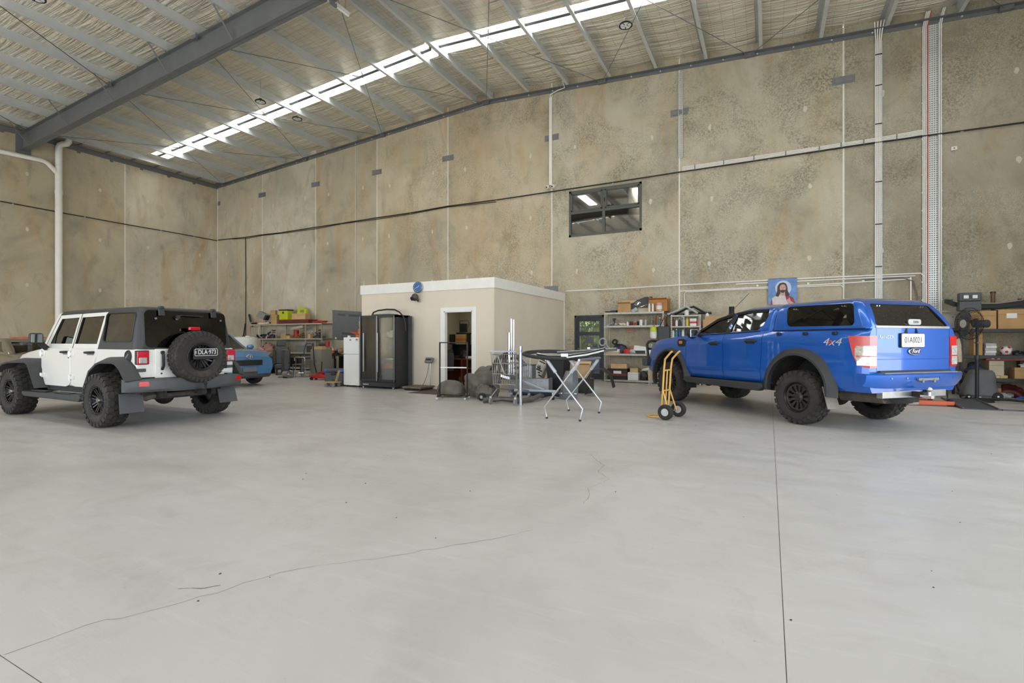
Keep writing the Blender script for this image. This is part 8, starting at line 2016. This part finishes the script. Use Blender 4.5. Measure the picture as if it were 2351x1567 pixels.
# second shelf behind the pickup bonnet
shelf_unit('narrow pale shelving full of bottles behind the pickup bonnet', (-2.60, 15.42, 0), .85, .45, (.4, 1.08, 1.40, 1.72, 2.04), GSH, ph=2.05, beam=.04)
for k, (dx, m, cp_, h, l) in enumerate(((.06, 'maroon', 'red', .27, 'maroon trigger bottle at the left'), (.16, 'white', 'grey', .22, 'white bottle second from left'), (.25, 'dark', 'black', .2, 'dark bottle third from left'), (.36, 'silver', 'white', .26, 'silver bottle left of the yellow one'), (.46, 'yellow', 'amber', .28, 'yellow detergent bottle'), (.78, 'pink', 'white', .27, 'pink bottle at the right end'))): bottle(l+' on the upper bottle shelf behind the bonnet', (-2.6+dx, 15.5, 1.72), .042, h, C[m], C[cp_], trig=(k in (0, 3)))
carton('red white and blue carton on the upper bottle shelf behind the bonnet', (-2.6+.63, 15.52, 1.72), (.18, .16, .22), 0, C['white'], band=C['red'])
for k, (dx, m, h, l) in enumerate(((.06, 'white', .24, 'white bottle at the left'), (.15, 'teal', .24, 'pale blue bottle second from left'), (.24, 'blue', .26, 'dark blue bottle third from left'), (.34, 'white', .22, 'white can in the middle'), (.43, 'dark', .25, 'black bottle right of the middle'), (.53, 'yellow', .2, 'yellow bottle'), (.63, 'silver', .24, 'silver bottle near the right'), (.75, 'beige', .22, 'cream bottle at the right end'))): bottle(l+' on the lower bottle shelf behind the bonnet', (-2.6+dx, 15.5, 1.40), .04, h, C[m], C['white'] if k % 2 else C['black'])
for k, (dx, m) in enumerate(((.1, 'pink'), (.3, 'tan'), (.5, 'red'), (.7, 'grey'))): carton(('pink', 'tan', 'red', 'grey')[k]+' carton on the shelf just above the pickup bonnet', (-2.6+dx, 15.55, 1.08), (.18, .2, .16), 0, C[m])
for k, (a, b, z, r, m, l) in enumerate(((-.1, .75, .10, .03, 'silver', 'silver wiper linkage sloping across the top of the bottle shelving'), (.1, .95, .14, .035, 'black', 'black plastic spoiler lying across the top of the bottle shelving'), (-.25, .5, .05, .025, 'beige', 'cream trim strip along the top of the bottle shelving'), (.3, 1.1, .06, .04, 'dark', 'dark grille strip at the right top of the bottle shelving'))):
    t = thing('trim_strip', l, 'car trim', (-2.6, 15.5+.09*k, 2.04)); MB().tube([(a, 0, r), (a+.3, 0, z+.05), ((a+b)/2+.1, 0, z+.16-.05*k), (b, 0, r+.02)], r, 6).build('strip', C[m], t, 50); MB().box(a+.1, a+.2, -.04, .04, 0, .06).build('tab', C['dark'], t, 0)
bottle('white jug on the top of the bottle shelving', (-2.15, 15.45, 2.04), .06, .18, C['white'], C['black'], name='jug', cat='jug')
carton('wooden shelf box right of the bottle shelving, above the pickup cab', (-1.35, 15.65, 1.9), (.6, .4, .1), 0, C['tan'], 'wooden_box', cat='box')
t = thing('low_cabinet', 'tall timber cabinet behind the pickup cab', 'cabinet', (-1.3, 15.65, 0)); MB().box(-.4, .4, -.25, .3, 0, 1.9).build('carcass', C['tan'], t, 0)
for s in (-1, 1): d = MB().box(min(0, s*.395)+.004, max(0, s*.395)-.004, -.265, -.25, .05, 1.85).build('door', C['tan'], t, 0, bevel=.003); MB().cyl((s*.05, -.265, 1.0), (s*.05, -.29, 1.0), .015, n=10).build('knob', STEEL, d, 40)
can('tall black speaker tube above the pickup cab', (-.95, 15.6, 1.9), .07, .36, C['black'], name='speaker_tube', cat='speaker')
bottle('white flat foam pieces on the timber cabinet', (-1.6, 15.6, 2.0), .05, .1, C['white'], name='foam_piece', cat='foam')
# ------------------------------------------------------------------ right: fan, black shelving, ramps
BSH = M('black_shelving', (48, 49, 53), .5, .2, .1, 8)
shelf_unit('black boltless shelving at the right edge behind the pickup', (3.95, 15.15, 0), 2.3, .6, (.44, .96, 1.56), BSH, ph=1.6, pw=.06, beam=.075, deck=M('chipboard_deck', (120, 100, 74), .8, 0, .15, 12), posts=(0, 2.3))
B3, B2, B1 = 1.56, .96, .44
carton('brown carton with a folded flap at the left of the black shelving top', (4.38, 15.45, B3), (.46, .45, .42), 0, CARD, open_=False)
carton('brown carton with a white label in the middle of the black shelving top', (4.86, 15.45, B3), (.44, .45, .44), .0, CARD, paper=True)
carton('brown carton with a small white label at the right of the black shelving top', (5.36, 15.45, B3), (.50, .45, .45), .0, CARD2, paper=True)
t = thing('bumper_bar', 'long black bumper with silver strip lying on the cartons', 'bumper', (4.55, 15.40, B3+.455), .04)
MB().loft([[(x, -.12, z), (x, .12, z+.02), (x, .10, z+.11), (x, -.09, z+.10)] for x, z in ((-.80, .16), (-.62, .07), (-.3, .03), (.1, .02), (.5, .08), (.78, .18), (.95, .28))]).build('bar', BLACKPL, t, 30)
MB().tube([(x, -.13, z+.11) for x, z in ((-.62, .07), (-.3, .03), (.1, .02), (.5, .08), (.78, .18))], .014, 6).build('silver_strip', CHROME, t, 50)
for k, (x, z) in enumerate(((-.72, .22), (-.4, .14), (.2, .12), (.5, .2), (.72, .28))): MB().cbox((x, -.04, z), (.06, .05, .06)).build('mount_tab', BLACKPL, t, 20, bevel=.01)
panel_part('black lower valance lying under the long bumper on the cartons', (4.9, 15.62, B3+.455), [(-.6, 0, .0), (-.2, 0, .02), (.3, 0, .04), (.55, 0, .0)], (.2, .08), BLACKPL, 'valance', 'bumper')
t = thing('box_radio', 'grey module with two white squares on the cartons', 'module', (4.13, 15.24, B3+.423), .05); MB().box(-.2, .2, -.1, .1, 0, .22).build('lower_case', MIDGREY, t, 20, bevel=.012); MB().box(-.2, .2, -.1, .06, .225, .42).build('upper_case', MIDGREY, t, 20, bevel=.02)
MB().box(-.15, .14, -.104, -.1, .27, .37).build('recess', C['dark'], t, 0)
for s in (-1, 1): MB().box(s*.08-.045, s*.08+.045, -.106, -.102, .285, .36).build('white_square', C['white'], t, 0)
t = thing('tail_post', 'short brown post standing behind the grey module', 'post', (4.68, 15.66, B3+.445)); MB().cyl((0, 0, 0), (0, 0, .42), .035, .045, n=12).build('shaft', C['brown'], t, 40); MB().cyl((0, 0, .4), (0, 0, .44), .055, n=12).build('knob', C['dark'], t, 40)
# middle shelf
carton('tall brown carton standing on the black shelving behind the fan', (4.30, 15.4, B2), (.16, .3, .54), 0, CARD); 
for k in range(5): carton('white parts box in the short stack by the football, %s from the bottom' % ('first', 'second', 'third', 'fourth', 'fifth')[k], (4.50+.01*(k % 2), 15.32, B2+.055*k), (.19, .26, .053), .03*k-.05, C['white'] if k % 2 else C['silver'], 'parts_box', group='stack of white parts boxes')
t = thing('football', 'red and white football on the black shelving', 'ball', (4.80, 15.32, B2))
BALLW = M('ball_white', (226, 224, 220), .4); BALLR = M('ball_red', (190, 46, 46), .4)
MB().ball((0, 0, .11), .11, 24, 16).build('shell', BALLW, t, 70)
rnd = random.Random(77)
phi = (1+5**.5)/2
for k, v in enumerate([(0, s1, s2*phi) for s1 in (-1, 1) for s2 in (-1, 1)] + [(s1, s2*phi, 0) for s1 in (-1, 1) for s2 in (-1, 1)] + [(s2*phi, 0, s1) for s1 in (-1, 1) for s2 in (-1, 1)]):
    d = Matrix.Rotation(.4, 3, 'Z') @ Matrix.Rotation(.3, 3, 'X') @ Vector(v).normalized(); u = d.orthogonal().normalized(); w = d.cross(u)
    pts = [d*.1115 + (u*math.cos(2*PI*i/5)+w*math.sin(2*PI*i/5))*.034 for i in range(5)]; pts = [p.normalized()*.1125+Vector((0, 0, .11)) for p in pts]; c = d*.1135+Vector((0, 0, .11))
    MB().add([c]+pts, [(0, 1+i, 1+(i+1) % 5) for i in range(5)]).build('patch', BALLR if k % 3 else C['dark'], t, 0)
lump('dark metal parts heap right of the football', (5.15, 15.42, B2), (.5, .4, .14), C['dark'], 'parts_heap', 'car parts', 131, .45)
lump('grey cloth sack at the right end of the black shelving', (5.45, 15.4, B2), (.42, .4, .48), GRYC, 'cloth_sack', 'sack', 132, .2)
t = thing('torque_case', 'red tool case lying on boxes in the black shelving', 'tool case', (4.86, 15.4, .44+.40)); 
MB().box(-.42, .42, -.12, .12, 0, .05).build('base', REDP, t, 20, bevel=.012); MB().box(-.42, .42, -.12, .12, .06, .11).build('lid', REDP, t, 20, bevel=.012)
for x in (-.3, -.2, .2, .33): MB().cbox((x, -.122, .055), (.05, .015, .03)).build('clasp', CHROME, t, 0)
carton('cream file box under the red tool case', (4.62, 15.4, B1), (.26, .3, .396), 0, C['beige'], 'file_box')
carton('brown carton with paper offcuts in the black shelving', (5.10, 15.32, B1), (.40, .3, .25), 0, CARD); carton('slim dark box propping the red tool case', (5.2, 15.6, B1), (.2, .18, .396), 0, C['dark'])
lump('two crumpled paper tufts on the brown carton', (5.12, 15.32, B1+.252), (.22, .12, .1), C['white'], 'paper_tufts', 'paper', 133, .3)
lump('teal and grey glove bundle at the left of the low black shelf', (4.25, 15.4, B1), (.36, .3, .36), C['navy'], 'glove_bundle', 'gloves', 134, .3)
for k in range(3): carton('yellow edged sandpaper pack on the low black shelf, %s' % ('leftmost', 'middle', 'rightmost')[k], (4.44+.13*k, 15.2+.02*k, B1+.002), (.15, .14, .04+.012*k), .2*k, C['beige'], 'sandpaper_pack', band=C['yellow'], group='sandpaper packs')
lump('pile of maroon rags under the black shelving', (4.95, 15.5, 0), (.5, .4, .3), C['maroon'], 'rag_pile', 'rags', 135, .3); lump('clear plastic wrap heap under the black shelving', (4.75, 15.35, 0), (.4, .3, .12), C['silver'], 'plastic_wrap', 'plastic', 136, .35); carton('black crate with an orange sticker under the black shelving', (4.52, 15.55, 0), (.42, .4, .34), 0, C['dark'], 'storage_crate', cat='crate', band=C['amber']); lump('blue strap bundle beside the white bucket', (5.0, 15.12, 0), (.3, .12, .06), C['blue'], 'strap_bundle', 'strap', 137, .3)
t = thing('bucket', 'white plastic bucket at the right edge', 'bucket', (5.17, 14.75, 0)); MB().lathe([(.13, 0), (.165, .40), (.175, .40), (.178, .44), (.16, .44), (.155, .40), (.122, .02), (0, .02)], 24).build('wall', M('bucket_cream', (204, 204, 190), .5), t, 35); MB().tube([(.17*math.cos(a), .17*math.sin(a), .40-.10*math.sin(a)) for a in [PI+PI*i/10 for i in range(11)]], .006, 6).build('handle', STEEL, t, 40)
# pedestal fan
t = thing('pedestal_fan', 'large black pedestal fan at the right of the pickup', 'fan', (3.80, 14.0, 0), math.radians(-66))
FANG = M('fan_guard_wire', (46, 45, 44), .5, .4, .1)
T0 = Matrix.Translation((0, 0, 1.655)) @ Matrix.Rotation(PI/2, 4, 'X') @ Matrix.Rotation(-.05, 4, 'Y')
cage = MB()
for k in range(40):
    a = 2*PI*k/40
    cage.tube([T0 @ Vector((r*math.cos(a), r*math.sin(a), z)) for r, z in ((.08, .12), (.24, .11), (.335, .05), (.34, 0), (.335, -.05), (.24, -.10), (.1, -.11))], .0035, 4, caps=False)
o = cage.build('guard_wires', FANG, t, 40); o['kind'] = 'stuff'
for r, z in ((.34, 0), (.25, .108), (.25, -.10), (.16, .117)): MB().tube([T0 @ Vector((r*math.cos(2*PI*i/32), r*math.sin(2*PI*i/32), z)) for i in range(32)], .005, 5, closed=True).build('guard_ring', FANG, t, 40)
MB().lathe([(0, .135), (.08, .13), (.09, .118), (0, .115)], 24, T0).build('badge_disc', C['silver'], t, 40)
for k in range(3):
    a = 2*PI*k/3; secs = []
    for r, w in ((.05, .05), (.15, .10), (.25, .12), (.30, .09)):
        secs.append([T0 @ Vector((r*math.cos(a+s*w/r*.9), r*math.sin(a+s*w/r*.9), s*.03)) for s in (-1, 0, 1)])
    MB().loft(secs, cap=False, loop=False).build('blade', MIDGREY, t, 60)
MB().cyl(T0 @ Vector((0, 0, -.10)), T0 @ Vector((0, 0, -.36)), .085, n=20).build('motor', C['dark'], t, 40); MB().cyl(T0 @ Vector((0, 0, -.36)), T0 @ Vector((0, 0, -.375)), .07, n=20).build('motor_cap', C['pink'], t, 40)
MB().cyl((0, .16, .85), (0, .16, 1.60), .024, n=12).build('upper_pole', BLACKPL, t, 40); MB().cyl((0, .16, .06), (0, .16, .95), .034, n=12).build('lower_pole', BLACKPL, t, 40); MB().cyl((0, .16, .9), (0, .16, .98), .045, n=12).build('height_collar', C['dark'], t, 40)
MB().lathe([(0, .07), (.05, .07), (.27, .03), (.28, 0), (0, 0)], 28, Matrix.Translation((0, .16, 0))).build('base', BLACKPL, t, 30)
MB().cyl((-.05, .16, 1.25), (.05, .16, 1.25), .02, n=10).build('tilt_knob', STEEL, t, 40)
t = thing('tripod_stand', 'black light tripod standing behind the fan', 'tripod', (3.55, 14.6, 0))
MB().cyl((0, 0, .5), (0, 0, 1.35), .02, n=10).build('mast', BLACKPL, t, 40); MB().cyl((0, 0, .85), (0, 0, .92), .04, n=12).build('collar', BLACKPL, t, 40)
for k in range(3): a = 2*PI*k/3+.4; MB().cyl((.03*math.cos(a), .03*math.sin(a), .9), (.33*math.cos(a), .33*math.sin(a), .012), .012, n=8).build('leg', BLACKPL, t, 40)
lump('cream and yellow rag hanging beside the fan pole', (3.90, 15.1, .80), (.14, .12, .55), C['beige'], 'hanging_rag', 'rags', 141, .2)
# shrouded machine on wheels
t = thing('covered_machine', 'grey vinyl covered machine on small wheels behind the fan', 'machine', (4.12, 14.62, 0), .05)
SHR = M('grey_vinyl_shroud', (92, 94, 94), .65, 0, .14, 4, bump=.25, bscale=12)
secs = []
for z, w, d, ox in ((.11, .30, .24, 0), (.30, .285, .23, 0), (.36, .25, .22, .015), (.50, .215, .2, .04), (.60, .20, .18, .05), (.645, .17, .15, .045), (.655, .1, .1, .04)):
    secs.append([(ox+x*w/.5+.008*math.sin(9*x+20*z), y*d/.5+.008*math.cos(11*y+17*z), z) for x, y in rounded(1.0, 1.0, .22, 5)])
MB().loft(secs).build('shroud', SHR, t, 50); MB().box(-.30, .30, -.24, .24, .07, .11).build('base_frame', C['dark'], t, 0)
for x in (-.24, .25):
    w = MB().cyl((x, -.26, .07 if x < 0 else .09), (x, -.20, .07 if x < 0 else .09), .05 if x < 0 else .09, n=18).build('wheel', RUBBER, t, 40); MB().cyl((x, -.265, .07 if x < 0 else .09), (x, -.26, .07 if x < 0 else .09), .02, n=10).build('hub', WHITE, w, 40)
MB().cyl((-.08, -.22, .05), (-.03, -.22, .05), .04, n=14).build('castor', STEEL, t, 40)
t = thing('blue_drum', 'dark blue plastic drum behind the pickup tail', 'drum', (3.28, 15.0, 0)); MB().lathe([(.2, 0), (.22, .05), (.22, .3), (.23, .32), (.22, .34), (.22, .55), (.2, .58), (0, .58)], 24).build('wall', C['navy'], t, 40); MB().cyl((.1, 0, .58), (.1, 0, .6), .04, n=12).build('bung', C['black'], t, 40)
# vehicle ramps
t = thing('hoist_ramp', 'dark chequer plate vehicle ramp on an orange frame beyond the pickup', 'ramp', (0, 0, 0))
RPL = M('ramp_plate', (82, 85, 88), .55, .4, .14, 10, bump=.3, bscale=40)
MB().add([(3.27, 12.35, .012), (3.80, 12.42, .012), (3.79, 13.6, .09), (3.23, 13.55, .09), (3.27, 12.35, 0), (3.80, 12.42, 0), (3.79, 13.6, .07), (3.23, 13.55, .07)], [(0,1,2,3),(7,6,5,4),(0,4,5,1),(1,5,6,2),(2,6,7,3),(3,7,4,0)]).build('plate', RPL, t, 0)
for a, b in (((3.27, 12.37, .02), (3.23, 13.55, .09)), ((3.80, 12.44, .02), (3.79, 13.6, .09))): MB().bar(a, b, .03, .03).build('side_flange', RPL, t, 0)
MB().box(3.25, 3.82, 12.36, 12.42, 0, .016).build('front_lip', RPL, t, 0)
t = thing('lift_beam', 'long orange steel hoist arm on the floor behind the pickup', 'hoist arm', (2.78, 12.72, 0), .14)
MB().box(-.6, .46, -.06, .06, .02, .10).build('beam', ORANGE, t, 20, bevel=.012); MB().cyl((.4, 0, .1), (.4, 0, .14), .05, n=14).build('pad', RUBBER, t, 40); MB().cyl((-.5, 0, 0), (-.5, 0, .03), .04, n=12).build('foot', CHASS, t, 40); MB().cyl((.4, 0, 0), (.4, 0, .03), .04, n=12).build('foot', CHASS, t, 40)
t = thing('lift_beam', 'second orange hoist arm further back by the dark blue drum', 'hoist arm', (2.95, 13.9, 0), .2); MB().box(-.7, .25, -.06, .06, .02, .10).build('beam', ORANGE, t, 20, bevel=.012)
for x in (-.6, .18): MB().cyl((x, 0, 0), (x, 0, .03), .04, n=12).build('foot', CHASS, t, 40)
t = thing('floor_strip', 'flat dark steel strip lying at the right edge of the floor', 'steel strip', (4.35, 12.55, 0), .12); MB().box(-.52, .75, -.09, .09, 0, .012).build('plate', RPL, t, 0); MB().box(-.52, .75, -.09, -.075, .012, .03).build('upstand', RPL, t, 0)
t = thing('pry_bar', 'long dark lever bar lying in front of the covered machine', 'bar', (4.42, 14.0, 0), -.25); MB().tube([(-.55, 0, .05), (0, 0, .07), (.45, 0, .04)], .028, 8).build('shaft', CHASS, t, 50); MB().cyl((.45, -.03, .06), (.45, .03, .06), .055, n=14).build('end_roller', C['brown'], t, 40); MB().tube([(.5, 0, .02), (.7, .02, .02)], .012, 6).build('red_tail', C['red'], t, 50)
lump('crumpled white plastic bag on the floor at the right edge', (4.50, 12.95, .0), (.36, .3, .12), C['white'], 'plastic_bag', 'bag', 151, .3)
cable('metal_pipe', 'thin cream rod sticking out behind the fan', [(3.25, 15.3, 1.993), (4.4, 15.62, 1.993)], .012, C['beige'], 6, cat='rod')
